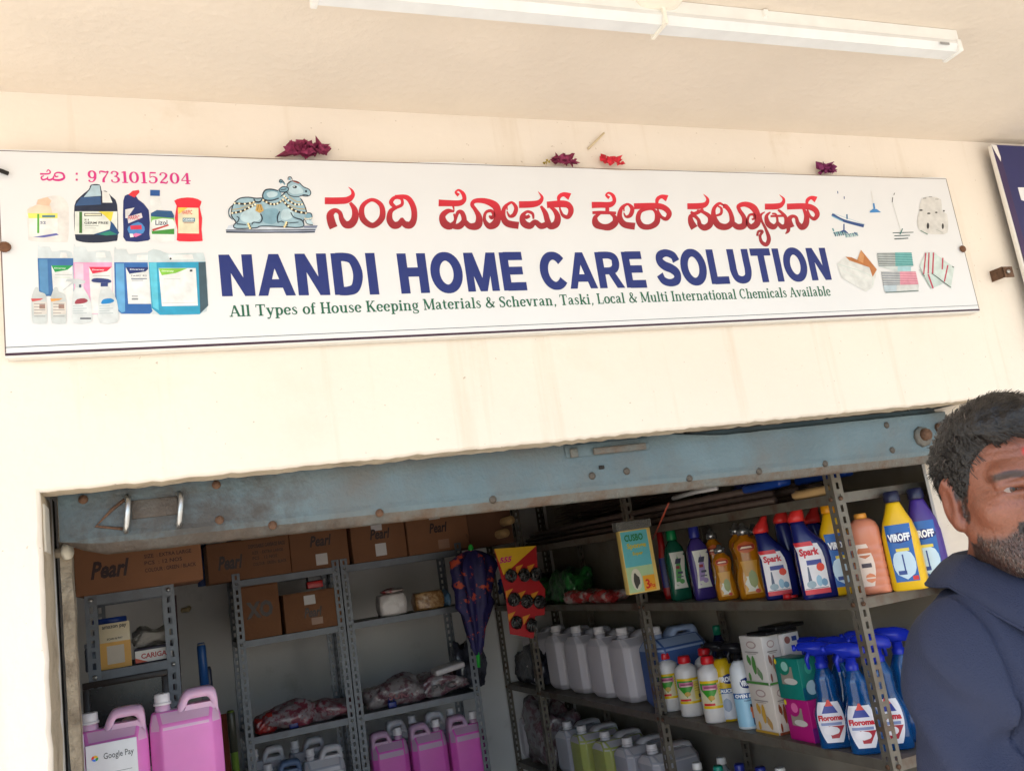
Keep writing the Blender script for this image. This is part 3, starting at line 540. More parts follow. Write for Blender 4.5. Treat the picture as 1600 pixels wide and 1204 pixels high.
for x, y in ((450,850),(460,880),(475,910),(1010,830),(1000,860),(985,890)): n_.dot(x, y, 17, (232,214,160)); n_.dot(x+20, y+6, 12, (60,50,44))
n_.p([(1310,690),(1380,700),(1390,760),(1360,800),(1300,780)], BL2, 3).l([(1310,690,9),(1375,700,9),(1390,760,9)], OUT)
for k in range(5): n_.dot(1285+k*26, 770+8*math.sin(k), 13, (226,222,206))
n_.p([(1290,800),(1370,800),(1400,860),(1310,850)], BL3, 3).l([(1290,800,8),(1320,850,8),(1400,865,9)], OUT).p([(1270,880),(1470,872),(1450,910),(1270,905)], (112,122,146)); n_.done()
# bottles, first row
a_ = Pic('printed_products', crop(30, 250, 5.161))
a_.p([(65,400),(130,370),(150,320),(230,295),(330,290),(390,350),(400,440),(395,640),(350,662),(100,655),(75,600)], (236,232,228), 3).p([(65,400),(130,365),(250,365),(270,430),(70,440)], (236,206,184)).p([(140,360),(150,320),(230,300),(260,330),(240,370)], (232,190,164)).p([(70,430),(310,430),(310,470),(75,470)], (226,222,110)).r(80,470,310,620,(242,242,240)).r(145,435,162,590,(84,160,60)).r(185,445,290,464,(90,130,140)).t('S2',170,215,494,516,(40,60,110)).p([(110,622),(300,590),(320,605),(200,625)], (96,100,170))
a_.p([(445,370),(500,290),(560,240),(580,200),(650,200),(665,250),(700,250),(740,290),(790,360),(795,620),(760,655),(600,668),(480,655),(450,610)], (30,40,64), 3).p([(570,240),(585,205),(650,205),(660,290),(520,300)], (168,192,204)).p([(500,300),(655,295),(660,360),(450,370)], (52,84,128)).p([(668,250),(720,262),(752,345),(672,345)], (240,240,238)).r(448,415,792,600,(232,236,230)).p([(640,415),(760,418),(740,500),(690,450)], (222,206,70)).r(484,418,508,590,(60,110,50)).p([(525,430),(665,430),(668,452),(525,454)], (60,64,60)).r(532,435,660,448,(216,214,190)).t('S1',525,560,476,490,(30,34,40)).t('GERM FREE',525,718,498,517,(30,34,40)).p([(600,600),(730,560),(735,490),(790,560),(792,605)], (24,70,120), 2).p([(640,598),(730,572),(790,600),(700,610)], (40,130,110)).l([(530,530,4),(640,530,4)], (120,124,124)).l([(530,550,3),(620,550,3)], (150,150,150))
a_.p([(840,330),(870,280),(930,280),(960,320),(1045,405),(1050,600),(1040,650),(860,655),(840,560)], (28,44,104), 2).p([(880,280),(915,250),(965,243),(970,262),(930,305)], (206,50,60)).p([(855,400),(930,385),(870,470),(856,470)], (232,230,232)).p([(872,460),(985,428),(995,465),(880,512)], (228,222,226)).t('HARPIC',880,970,448,482,(190,40,56)).p([(880,540),(960,500),(1010,540),(1000,590),(920,610),(880,580)], (70,130,190), 2).p([(895,530),(985,525),(990,560),(900,562)], (206,50,80)).p([(900,610),(940,590),(990,600),(940,622)], (220,120,170)).p([(890,595),(915,595),(925,622),(895,625)], (236,236,240))
a_.p([(1060,300),(1130,300),(1150,400),(1245,430),(1250,640),(1230,655),(1070,655),(1062,420)], (236,238,238), 2).p([(1056,242),(1134,244),(1134,292),(1056,290)], (36,84,150)).p([(1062,430),(1110,405),(1230,412),(1250,450),(1245,480),(1062,470)], (38,84,130)).p([(1062,455),(1250,470),(1250,600),(1070,598)], (120,184,90)).p([(1075,485),(1240,480),(1245,560),(1075,575)], (240,244,240), 2).t('Lizol',1098,1195,486,526,(30,50,90)).p([(1070,560),(1200,520),(1210,530),(1080,575)], (180,60,60)).p([(1070,575),(1250,555),(1250,600),(1075,598)], (64,140,60))
a_.p([(1250,330),(1310,308),(1400,306),(1470,335),(1455,380),(1475,470),(1470,560),(1478,640),(1460,656),(1290,656),(1272,630),(1275,560),(1255,470),(1270,370)], (222,42,60), 2).p([(1280,385),(1445,388),(1450,595),(1282,592)], (240,232,200)).p([(1280,385),(1360,386),(1284,440)], (236,206,90)).t('HARPIC',1312,1395,405,440,(200,60,60)).r(1318,468,1418,500,(96,130,150)).t('CLEANER',1322,1410,474,492,(230,236,240)).l([(1325,510,5),(1410,508,5)], (150,90,90)); a_.done()
b_ = Pic('printed_products', crop(40, 380, 5.333))
def jug(x0, x1, ytop, yfill, ybot, liq, hi, lab, lx0, lx1, ly0, ly1, head_c):
    b_.p([(x0+8,ytop+10),(x0+30,ytop),(x0+110,ytop),(x0+130,ytop+40),(x1-110,ytop+30),(x1-40,ytop+35),(x1,ytop+90),(x1,ybot-40),(x1-50,ybot),(x0+50,ybot),(x0+15,ybot-40)], (214,224,228), 2)
    b_.p([(x0+8,yfill),(x1,yfill),(x1+8,ybot-50),(x1-45,ybot),(x0+70,ybot),(x0+20,ybot-40)], liq).p([(x0+20,yfill+10),(x0+90,yfill+10),(x0+100,ybot-20),(x0+70,ybot-8),(x0+30,ybot-50)], hi)
    b_.p([(x0+200,ytop+48),(x1-60,ytop+50),(x1-50,ytop+90),(x0+195,ytop+90)], (240,240,240))
    b_.p([(lx0,ly0),(lx1,ly0),(lx1+8,ly1),(lx0+20,ly1)], (238,240,240)).p([(lx0,ly0),(lx1,ly0),(lx1-40,ly0+36),(lx0+30,ly0+56)], head_c)
jug(92, 400, 30, 125, 440, (58, 106, 160), (84, 136, 180), 0, 215, 392, 185, 470, (40, 150, 80))
b_.t('Diversey',240,335,203,216,(230,240,230)).l([(245,262,4),(385,262,4)], (150,160,160)).l([(245,285,3),(370,285,3)], (150,190,160))
jug(390, 720, 30, 160, 590, (226, 160, 196), (234, 196, 214), 0, 528, 718, 198, 585, (214, 44, 76)); b_.t('Diversey',555,655,216,230,(240,230,232)).l([(560,272,5),(700,270,5)], (160,160,166))
jug(730, 1080, 50, 160, 588, (44, 100, 168), (96, 160, 206), 0, 835, 1040, 200, 505, (30, 50, 110)); b_.t('Diversey',870,990,212,228,(220,226,240)).t('TASKI  R2',875,1010,264,278,(90,96,110)).l([(880,296,8),(1010,296,8)], (90,104,130)).l([(885,310,5),(980,310,5)], (120,130,150)).r(885,438,935,446,(130,134,140)).r(885,458,938,472,(130,134,140))
b_.p([(1020,70),(1120,60),(1200,90),(1440,80),(1495,130),(1522,500),(1450,590),(1120,600),(1050,540),(1030,300)], (208,222,226), 2).p([(1025,160),(1500,155),(1522,520),(1450,592),(1120,598),(1050,540)], (44,150,186)).p([(1440,160),(1500,156),(1522,520),(1455,585)], (62,84,96)).p([(1030,165),(1090,160),(1110,560),(1060,530)], (90,190,214)).p([(1190,100),(1390,95),(1400,135),(1200,140)], (240,240,240)).dot(1208,130,9,(50,60,66)).p([(1108,208),(1418,208),(1436,520),(1136,525)], (240,242,242)).p([(1108,210),(1350,210),(1250,250),(1135,268)], (132,192,70)).r(1368,220,1390,238,(60,66,76)).t('Diversey',1135,1235,226,242,(230,244,220)).l([(1150,300,4),(1290,296,4)], (186,190,190)).l([(1140,500,3),(1420,495,3)], (170,174,176))
for x, c in ((45, (196, 84, 84)), (205, (222, 160, 90))):
    b_.p([(x+35,370),(x+60,370),(x+70,405),(x+115,420),(x+130,470),(x+135,650),(x+110,670),(x+30,668),(x+10,640),(x+5,470),(x+15,420)], (206,212,212), 2).p([(x,462),(x+105,460),(x+80,475),(x+10,488)], c).p([(x+20,490),(x+130,490),(x+132,590),(x+25,600)], (224,218,210)).r(x+70,510,x+118,545,(150,120,110))
    for k in range(5): b_.l([(x+25,505+k*26,4),(x+(90 if k % 2 else 120),505+k*26,4)], (110,104,104))
for x, c, cc in ((390, (150, 60, 74), (190, 196, 200)), (610, (30, 130, 196), (44, 60, 116))):
    b_.p([(x+25,370),(x+70,350),(x+110,400),(x+150,480),(x+165,600),(x+150,660),(x+10,665),(x-5,560),(x,460)], (220,226,228), 2)
    if x < 500: b_.p([(310,392),(390,325),(350,318),(330,325),(345,300),(440,296),(500,315),(495,335),(450,345),(450,370),(415,370),(412,340),(385,340),(315,396)], cc).p([(445,345),(465,345),(465,372),(445,370)], (70,84,100))
    else: b_.p([(555,300),(600,292),(690,300),(715,320),(690,332),(560,325)], cc, 2).r(626,332,686,362,cc)
    b_.p([(x+20,495),(x+40,468),(x+100,460),(x+130,480),(x+100,500),(x+30,508)], c, 2)
    for k in range(4): b_.l([(x+5,525+k*20,6),(x+(120 if k % 2 else 90),523+k*20,6)], (170,182,186))
b_.r(455,622,545,634,(70,76,88)); b_.done()
c_ = Pic('printed_cleaning_tools', crop(1280, 280, 6.02)); N1 = (44, 74, 130)
c_.l([(172,112,8),(176,136,8)], N1).l([(234,162,8),(236,186,8)], N1).l([(120,330,26),(230,390,26),(420,440,30)], N1).l([(118,345,10),(220,395,10)], (110,160,190)).l([(120,318,6),(430,425,5)], (180,200,210)).l([(260,330,14),(262,375,14)], (60,110,150)).l([(232,420,12),(232,490,14)], N1)
for k in range(26): x = 125+k*9; c_.l([(x, 470+(k*37 % 40)-8+k*1.5, 14), (x+12, 490+(k*23 % 50)+k*.8, 12)], ((84,140,150), (120,150,160), (52,90,110), (160,190,190))[k % 4])
c_.l([(200,495,10),(235,488,16),(270,512,8)], N1).l([(330,500,10),(350,525,10)], N1)
c_.l([(488,115,5),(508,225,6)], (216,214,212)).l([(510,228,16),(518,280,18)], (66,130,186)).p([(475,300),(505,280),(540,282),(580,312),(475,316)], (60,128,188))
c_.l([(708,130,6),(700,150,6)], (60,66,70)).l([(690,172,6),(684,220,6)], (60,66,70)).l([(690,225,4),(765,490,5)], (206,206,204)).l([(690,506,7),(885,500,7)], (60,84,84)).l([(705,534,8),(852,528,8)], (50,84,80)).l([(705,563,9),(835,556,9)], (50,74,74)).l([(758,520,12),(782,465,8)], (50,110,104))
c_.p([(960,190),(1050,165),(1145,195),(1150,300),(1200,330),(1210,470),(1170,520),(960,500),(920,400),(940,300)], (222,220,216), 2).l([(975,182,7),(1005,180,7)], (120,118,116)).l([(1028,168,6),(1060,168,6)], (120,118,116)).l([(1088,190,6),(1120,190,6)], (130,128,126))
for x, y, rx_, ry_ in ((955, 293, 17, 8), (1028, 323, 17, 8), (1098, 314, 13, 7), (1170, 300, 9, 8), (1020, 440, 12, 30), (1160, 444, 10, 28)): c_.dot(x, y, rx_, (44, 42, 44), ry_)
c_.l([(950,484,9),(1018,520,9)], (110,136,126)).l([(1100,475,4),(1160,504,4)], (150,160,156))
c_.p([(165,795),(260,730),(440,830),(540,850),(510,1010),(440,1060),(210,930)], (226,228,226)).p([(245,730),(300,735),(355,760),(390,665),(540,850),(500,920),(470,830),(280,765)], (178,112,62)).p([(355,760),(390,665),(420,720),(410,790)], (196,140,92)).l([(170,798,6),(470,900,5),(500,1000,4)], (190,204,200)).l([(190,850,5),(460,960,4)], (206,216,212))
c_.p([(540,695),(865,690),(885,820),(740,870),(560,825)], (206,214,214)).p([(710,690),(865,690),(882,815),(715,820)], (120,184,184)).p([(735,820),(860,820),(860,865),(735,865)], (160,200,208)).p([(580,870),(900,865),(935,990),(930,1050),(615,1065)], (214,218,218)).p([(755,870),(905,870),(932,990),(760,995)], (222,160,176)).p([(600,1000),(725,996),(725,1055),(615,1062)], (176,192,202))
for k in range(8): c_.l([(542+k*2,702+k*16,7),(712,700+k*16,7)], (88,94,96)); c_.l([(712,700+k*16,6),(868+k*2,697+k*16,6)], (50,120,120)); c_.l([(582+k*2,880+k*16,7),(755,878+k*16,7)], (92,100,116)); c_.l([(755,878+k*16,5),(905+k*3,876+k*16,5)], (176,90,110))
c_.l([(620,1066,9),(930,1050,9)], (90,110,104))
c_.p([(940,820),(1000,690),(1080,690),(1110,720),(1265,830),(1235,1020),(1090,905),(1050,1030),(990,920)], (212,226,222)).p([(990,920),(1050,1030),(1160,985),(1085,905)], (200,218,214))
for s_ in ([(998,695,13),(978,895,13)], [(1028,692,13),(1020,890,13)], [(1070,692,14),(1062,890,14)], [(1158,742,13),(1152,850,13)], [(1205,810,13),(1172,965,13)], [(1020,895,14),(1066,1028,15)]): c_.l(s_, (176, 60, 84))
c_.l([(1050,885,8),(1235,1020,7)], (80,100,96)).l([(965,890,14),(985,915,12)], (60,60,64)).l([(1245,822,8),(1262,832,10)], (60,84,84)).l([(940,850,6),(1050,1030,5)], (150,170,160)); c_.done()
# screws in the sign, nail, straw on the wall, dried flowers
m_dust = M('rust_brown', (110, 74, 52), .8, var=.3, vscale=90)
for px, py, w in ((7, 386, 'rusty screw head at the left edge of the white sign'), (1504, 389, 'rusty screw head at the right edge of the white sign')):
    p = at(px, py, Y=SY-.004); o = MB().loft([(0, .0125, .0115), (.003, .012, .011), (.006, .007, .007), (.0065, .001, .001)], m_dust, 12).build('screw', None, p); o.rotation_euler = (PI/2, 0, 0); tag(o, w, 'screw', 'screws holding the white sign')
p = at(2, 268, Y=SY-.002); tag(MB().tube([p+Vector((-.03, -.002, .014)), p+Vector((.013, -.006, -.007))], .0045, m_dark, 8).build('nail'), 'dark nail bent over the top left corner of the white sign', 'nail')
p, q = at(919, 233, Y=-.004), at(944, 208, Y=-.008); tag(MB().tube([p, q], .003, M('dry_straw', (214, 196, 160), .8), 6).build('straw'), 'short pale straw stuck to the wall above the sign', 'straw')
def flower(px, py, w, rgb, label, npet):
    b = at(px, py, Y=-.012); mb = MB(); m = M('petal_%d' % rgb[0], rgb, .8, var=.35, vscale=120)
    for k in range(npet):
        a = rng.uniform(0, 2*PI); e = rng.uniform(-.05, 1.2); L = w*rng.uniform(.32, .62); d = Vector((math.cos(a)*math.cos(e), .35*math.sin(a)*math.cos(e), abs(math.sin(e))*.75)); s = d.cross(Vector((rng.normal(), rng.normal(), rng.normal()))).normalized()*L*.34
        c = Vector((rng.uniform(-.36, .36)*w, rng.uniform(-.008, .008), .004+rng.uniform(0, .22)*w)); u = d.cross(s).normalized()*L*.12
        mb.add([c, c+d*L*.45+s+u, c+d*L*.5-u, c+d*L*.45-s+u, c+d*L+u*1.5*rng.normal()], [(0, 1, 2), (0, 2, 3), (1, 4, 2), (2, 4, 3)], m, True)
    o = mb.build('dried_flower', None, Vector((b.x, -.022, at(px, py, Y=-.022).z)), recalc=False); tag(o, label, 'flower', 'dried flowers lying on top of the sign')
flower(482, 245, .085, (140, 48, 84), 'wide cluster of dried maroon petals on the sign above the bull', 60)
flower(882, 258, .062, (140, 44, 92), 'dried purple flower on the sign top near its middle', 46)
flower(955, 260, .062, (206, 40, 56), 'flat bright red petal on the sign top', 16)
flower(1290, 271, .062, (128, 46, 96), 'dried purple flower on the sign top near its right end', 40)
flower(852, 259, .022, (170, 150, 60), 'tiny yellow withered petals beside the middle purple flower', 8)
# ================================================================== tube light on the soffit
mw2 = plast((232, 232, 228), .4); LZ2 = 2.726
tA, tB = at(505, 0, Z=LZ2), at(1492, 88, Z=LZ2)
dv = (tB-tA); dv.z = 0; dirv = dv.normalized(); Lt = 1.62; t0 = tB-dirv*Lt
tl_ = thing('tube_light_fitting', 'long white batten light fixed under the soffit', 'light', (t0.x, t0.y, CZ), math.atan2(dirv.y, dirv.x))
MB().add([(x, y, z) for x in (0, Lt) for y, z in ((-.022, -.001), (.022, -.001), (.022, -.030), (-.022, -.030))], [(0, 1, 5, 4), (1, 2, 6, 5), (2, 3, 7, 6), (3, 0, 4, 7), (0, 3, 2, 1), (4, 5, 6, 7)], mw2).build('housing', tl_)
df = MB(); pr = [(-.023, -.0305), (.023, -.0305), (.027, -.042), (.018, -.060), (-.018, -.060), (-.027, -.042)]
df.add([(x, y, z) for x in (.012, Lt-.012) for y, z in pr], [tuple(range(6)), tuple(range(11, 5, -1))]+[(i, (i+1) % 6, (i+1) % 6+6, i+6) for i in range(6)], plast((224, 226, 226), .25)); df.build('diffuser', tl_)
for x in (0, Lt-.012): MB().box(x-.001, x+.0125, -.0285, .0285, -.062, -.0302, mw2, .002).build('end_cap', tl_)
xk = (at(1043, 32, Z=LZ2)-t0).dot(dirv)
MB().box(xk-.004, xk+.004, -.031, .031, -.064, -.0, plast((236, 232, 220))).build('clip', tl_)
MB().tube([(xk+.012, -.031, -.012), (xk+.016, -.034, -.018)], .006, m_dust, 8).build('clip_screw', tl_)
xk2 = (at(1222, 32, Z=LZ2)-t0).dot(dirv); MB().box(xk2-.005, xk2+.006, -.03, -.022, -.02, -.004, mw2).build('clip', tl_)
MB().box(Lt-.075, Lt-.045, -.0295, -.0282, -.05, -.044, ink((150, 150, 150))).build('rating_mark', tl_)
p = at(1030, -8, Z=CZ); rs = MB().loft([(0, .055, .055), (-.01, .054, .054), (-.022, .046, .046), (-.026, .03, .03)], plast((240, 234, 220)), 28).build('ceiling_rose', None, (p.x, p.y, CZ-.0005)); tag(rs, 'round cream cover plate on the soffit beside the batten light', 'cover plate')
# ================================================================== navy sign of the neighbouring shop
m_navy = M('navy_flex', (30, 34, 92), .3, var=.06, vscale=5, coat=.2, bump=.05, bscale=10); m_pur = M('navy_flex_edge', (58, 40, 84), .4, var=.1)
nY = -.045; a, b = at(1549, 226, Y=nY), at(1606, 500, Y=nY)
ns = thing('neighbour_sign', 'navy blue sign board with white lettering at the right edge', 'sign', (a.x, nY, b.z-.12))
Hn = a.z-(b.z-.12); lean = 0.0
MB().add([(0.012, 0, 0), (1.8, 0, 0), (1.8, 0, Hn), (0.0, 0, Hn)], [(0, 1, 2, 3)], m_navy).build('panel', ns, recalc=False)
MB().add([(0.012, -.0006, 0), (.034, -.0006, 0), (.03, -.0006, Hn), (0, -.0006, Hn)], [(0, 1, 2, 3)], m_pur).build('folded_edge', ns, recalc=False)
MB().box(-.003, .006, .0, .014, 0, Hn-.002, plast((226, 222, 216)), .002).build('frame', ns)
MB().box(.009, 1.8, .004, .016, Hn-.014, Hn-.003, mw).build('frame', ns); MB().box(.009, 1.8, .004, .016, .001, .012, mw).build('frame', ns)
MB().add([(-.002, -.0012, Hn), (.022, -.0012, Hn-.002), (.027, -.0012, Hn-.045), (.022, -.0012, Hn-.062), (.008, -.0012, Hn-.03)], [(0, 1, 2, 3, 4)], ink((232, 228, 222))).build('torn_corner', ns, recalc=False)
q = at(1590, 293, Y=nY); lx, lz_ = q.x-a.x, q.z-(b.z-.12)
MB().prism([(lx, lz_), (lx, lz_-.045), (lx+.02, lz_-.05), (lx+.085, lz_-.05), (lx+.085, lz_-.26), (lx+.155, lz_-.26), (lx+.155, lz_-.05), (lx+.24, lz_-.05), (lx+.24, lz_)], -.0012, -.0006, ink((228, 228, 230))).build('white_letter', ns)
q = at(1578, 425, Y=nY); 
br_ = MB().box(q.x-a.x-.035, q.x-a.x+.012, -.003, .0, q.z-b.z+.12-.018, q.z-b.z+.12+.018, m_rust, .001); br_.box(q.x-a.x-.035, q.x-a.x-.031, -.003, .043, q.z-b.z+.12-.018, q.z-b.z+.12+.018, m_rust); br_.tube([(q.x-a.x-.016, -.003, q.z-b.z+.12), (q.x-a.x-.016, -.010, q.z-b.z+.12)], .006, m_bright, 8); br_.build('bracket', ns)
# ================================================================== slotted-angle racks
m_zinc = M('grey_rack_steel', (104, 108, 114), .45, .5, var=.14, vscale=14, bump=.1, bscale=60, dirt=(84, 80, 78), dscale=12, dlo=.55, dhi=.8)
m_rack = M('brown_grey_rack_steel', (112, 106, 96), .5, .35, var=.16, vscale=12, bump=.15, bscale=60, dirt=(92, 66, 50), dscale=9, dlo=.5, dhi=.72)
_post = {}
def post_mesh(h, mat, w=.038, pitch=.036, t=.0022):
    """L-shaped upright with a column of slots in each flange"""
    k = (round(h, 3), mat.name)
    if k in _post: return _post[k]
    mb = MB(); hw, hh = .0055, .0105
    def flange(f):
        zc = pitch/2; prev = 0.
        while zc+hh < h:
            for y in (0, t):
                P = lambda u, z: f(u, y, z)
                a, b = w/2-hw, w/2+hw; z0, z1 = zc-hh, zc+hh
                mb.add([P(0, prev), P(w, prev), P(w, z0), P(0, z0)], [(0, 1, 2, 3)], mat); mb.add([P(0, z0), P(a, z0), P(a, z1), P(0, z1)], [(0, 1, 2, 3)], mat); mb.add([P(b, z0), P(w, z0), P(w, z1), P(b, z1)], [(0, 1, 2, 3)], mat)
            mb.add([f(u, y, z) for z in (z0, z1) for u, y in ((a, 0), (a, t), (b, t), (b, 0))], [(0, 1, 5, 4), (2, 3, 7, 6), (0, 3, 2, 1), (4, 5, 6, 7)], mat)
            prev = z1; zc += pitch
        for y in (0, t): mb.add([f(0, y, prev), f(w, y, prev), f(w, y, h), f(0, y, h)], [(0, 1, 2, 3)], mat)
        mb.add([f(w, 0, 0), f(w, t, 0), f(w, t, h), f(w, 0, h)], [(0, 1, 2, 3)], mat)
    flange(lambda u, y, z: (u, y, z)); flange(lambda u, y, z: (y-.0001, u+.0001, z))
    o = mb.build('post', None, recalc=False); me = o.data; bpy.data.objects.remove(o); _post[k] = me; return me
def post(parent, x, y, h, mat, rz, z0=0.):
    o = bpy.data.objects.new('post', post_mesh(h, mat)); C.objects.link(o); o.parent = parent; o.location = (x, y, z0); o.rotation_euler = (0, 0, rz)
def shelf(parent, x0, x1, y0, y1, z, mat, lip=.032):
    """pressed steel shelf: tray with folded lips; z is the top face"""
    mb = MB(); mb.box(x0, x1, y0, y1, z-.002, z, mat)
    for a in ((x0, x1, y0, y0+.002), (x0, x1, y1-.002, y1), (x0, x0+.002, y0+.0021, y1-.0021), (x1-.002, x1, y0+.0021, y1-.0021)): mb.box(*a, z-lip, z-.0021, mat)
    for a in ((x0+.0021, x1-.0021, y0+.0021, y0+.012), (x0+.0021, x0+.012, y0+.0125, y1-.0125)): mb.box(*a, z-lip, z-lip+.002, mat)
    o = mb.build('shelf', parent); 
    for s in (0, 1):                                        # bolt heads
        for xx in ((x0-.004) , ): pass
    return o
def bolt(parent, p, ax, mat):
    MB().tube([Vector(p), Vector(p)+Vector(ax)*.006], .0075, mat, 6).build('bolt', parent)
def rack(name, label, x0, x1, ys, y_back, H, zs, mat, along):
    """along = 'x': front faces -Y (ys = (front,)); along = 'y': front faces -X, ys = post stations"""
    r = thing(name, label, 'rack', (0, 0, .05))
    if along == 'x':
        y0 = ys[0]
        for x, rz, y in ((x0, 0, y0), (x1, PI/2, y0), (x0, -PI/2, y_back), (x1, PI, y_back)): post(r, x, y, H, mat, rz)
        for z in zs:
            sf_ = shelf(r, x0+.003, x1-.003, y0+.003, y_back-.003, z-.05, mat)
            for x in (x0+.019, x1-.019): bolt(sf_, (x, y0-.0, z-.066), (0, -1, 0), m_bright)
    else:
        for i, y in enumerate(ys):
            e = 0 if i < len(ys)-1 else -PI/2
            post(r, x0, y, H, mat, e); post(r, x1, y, H, mat, PI/2 if e == 0 else PI)
        for i in range(len(ys)-1):
            for z in zs:
                sf_ = shelf(r, x0+.003, x1-.003, ys[i]+.003, ys[i+1]-.001, z-.05, mat)
                for y in (ys[i]+.019, ys[i+1]-.019): bolt(sf_, (x0, y, z-.066), (-1, 0, 0), m_rust)
                if i == 0: bolt(sf_, (x0+.019, ys[0], z-.066), (0, -1, 0), m_rust)
    return r
RX, RB = 2.0, 2.42                                         # right rack: front and back
Z1, Z2, Z3, Z0 = 1.372, .893, .43, 1.70                    # its shelf tops
rack('storage_rack', 'brown grey slotted steel rack along the right side wall, full of bottles', RX, RB, (.284, 1.65, 3.02, 3.57), None, 2.1, (Z0, Z1, Z2, Z3), m_rack, 'y')
BY, BB = 2.8, 3.18
ZA = (1.745, 1.447, .99, .5)
rack('storage_rack', 'left one of two grey slotted racks at the back wall, with lettered carton', .362, .900, (BY,), BB, 1.73, ZA, m_zinc, 'x')
rack('storage_rack', 'right one of two grey slotted racks at the back wall, above pink cans', .906, 1.578, (BY,), BB, 1.73, ZA, m_zinc, 'x')
LY = 1.35
rack('storage_rack', 'narrow grey slotted rack at the left wall under a large carton', -.215, .062, (LY,), LY+.5, 1.71, (1.735, 1.49, 1.2, .6), m_zinc, 'x')
# ================================================================== goods

m_card = M('brown_cardboard', (132, 90, 62), .85, var=.08, vscale=8, bump=.12, bscale=70)
m_card2 = M('dark_cardboard', (112, 76, 54), .85, var=.08, vscale=8, bump=.12, bscale=70)
m_tape = M('clear_tape', (196, 158, 120), .2, var=.1); INK = (46, 24, 20)
def carton(label, x0, x1, y0, y1, z0, z1, rz=0., texts=(), marks=(), mat=None, group='brown cartons on the racks', flap=True):
    cx, cy = (x0+x1)/2, (y0+y1)/2; w, d, h = x1-x0, y1-y0, z1-z0; mat = mat or m_card
    t = thing('carton', label, 'carton', (cx, cy, z0), rz, group)
    mb = MB().box(-w/2, w/2, -d/2, d/2, 0, h-.003, mat, .004); mb.build('body', t)
    for s in (0, 1): MB().box(-w/2+.001, w/2-.001, (-d/2+.001 if s == 0 else .0015), (-.0015 if s == 0 else d/2-.001), h-.0028, h, mat).build('flap', t)
    MB().box(-w/2+.002, w/2-.002, -.025, .025, h+.0003, h+.0008, m_tape).build('tape', t)
    f = lambda x, z: (-w/2+x*w, -d/2-.0008, z*h)
    if texts:
        pb = MB()
        for s_, a, b, c, e, bold in texts: put_text(pb, s_, ink(INK), f, a, b, c, e, bold, .28 if s_ == 'Pearl' else 0)
        pb.build('lettering', t, recalc=False)
    for a, b, c, e, rgb in marks:
        MB().add([(-w/2+u*w, -d/2-.0005, v*h) for u, v in ((a, c), (b, c), (b, e), (a, e))], [(0, 1, 2, 3)], ink(rgb)).build('paper_label', t, recalc=False)
    return t
LT = (('Pearl', .12, .42, .30, .66, .035), ('SIZE  : EXTRA LARGE', .54, .92, .60, .68, .01), ('PCS  : 12 NOS', .54, .84, .46, .54, .01), ('COLOUR : GREEN / BLACK', .54, .95, .31, .39, .01), ('DISPOSABLE GARBAGE BAGS', .5, .95, .76, .86, .02))
p, q = at(118, 932, Y=LY-.03), at(313, 845, Y=LY-.03)
carton('large long carton with a black script name on the left wall rack', p.x, q.x, LY-.03, LY+.42, 1.736, q.z+.03, 0, LT)
def cart_px(label, x0, x1, ybase, ytop, texts=(), marks=(), zb=None, dep=.3, mat=None, y=BY+.01):
    a, b = at(x0, ybase, Y=y), at(x1, ybase-(x1-x0)*.16, Y=y); top = at((x0+x1)/2, ytop, Y=y).z
    return carton(label, a.x, b.x, y, y+dep, zb, top, 0, texts, marks, mat)
PT = (('Pearl', .34, .72, .48, .72, .03),)
cart_px('long carton with script name and size table on the left back rack', 326, 455, 905, 842, LT, (), ZA[0]+.001, .32)
cart_px('carton with script name and one white paper label, beside the long back carton', 456, 546, 886, 815, PT, ((.42, .62, .08, .32, (206, 200, 196)), (.4, .62, .8, .98, (120, 84, 66))), ZA[0]+.001, .32)
cart_px('carton with two white paper labels on the right back rack', 552, 636, 872, 806, PT, ((.38, .58, .68, .94, (206, 200, 200)), (.42, .62, .1, .38, (212, 208, 206))), ZA[0]+.001, .32)
cart_px('rightmost script-name carton, on the right back rack', 639, 734, 860, 790, (('Pearl', .36, .66, .42, .64, .03),), ((.38, .56, .72, .9, (190, 186, 186)), (.48, .66, .06, .26, (150, 112, 90))), ZA[0]+.001, .32)
carton('dark carton in the back corner behind the broom handles', 1.60, 1.92, 2.86, 3.2, 1.74, 1.99, 0, (), (), m_card2)
p = at(735, 830, Y=3.1); 
cart_px('square carton with large blue XO lettering on the left back rack', 381, 441, 996, 912, (('XO', .12, .82, .38, .70, .05),), (), ZA[1]+.001, .28)
cart_px('low carton beside the blue lettered one on the left back rack', 447, 535, 985, 922, (('Pearl', .34, .66, .32, .58, .03),), ((.36, .56, .66, .90, (206, 204, 204)), (.46, .66, .12, .3, (160, 124, 102))), ZA[1]+.001, .28)
# red and black packet on top of the low carton
p = at(493, 922, Y=BY+.06); pk = thing('packet', 'small red and black packet on the low carton at the back', 'packet', (p.x, BY+.08, at(493, 918, Y=BY+.01).z+.001))
MB().box(-.04, .04, -.03, .03, 0, .035, plast((190, 40, 44)), .003).build('body', pk); MB().box(-.036, .036, -.026, .026, .0352, .075, plast((40, 36, 40)), .003).build('cover', pk)
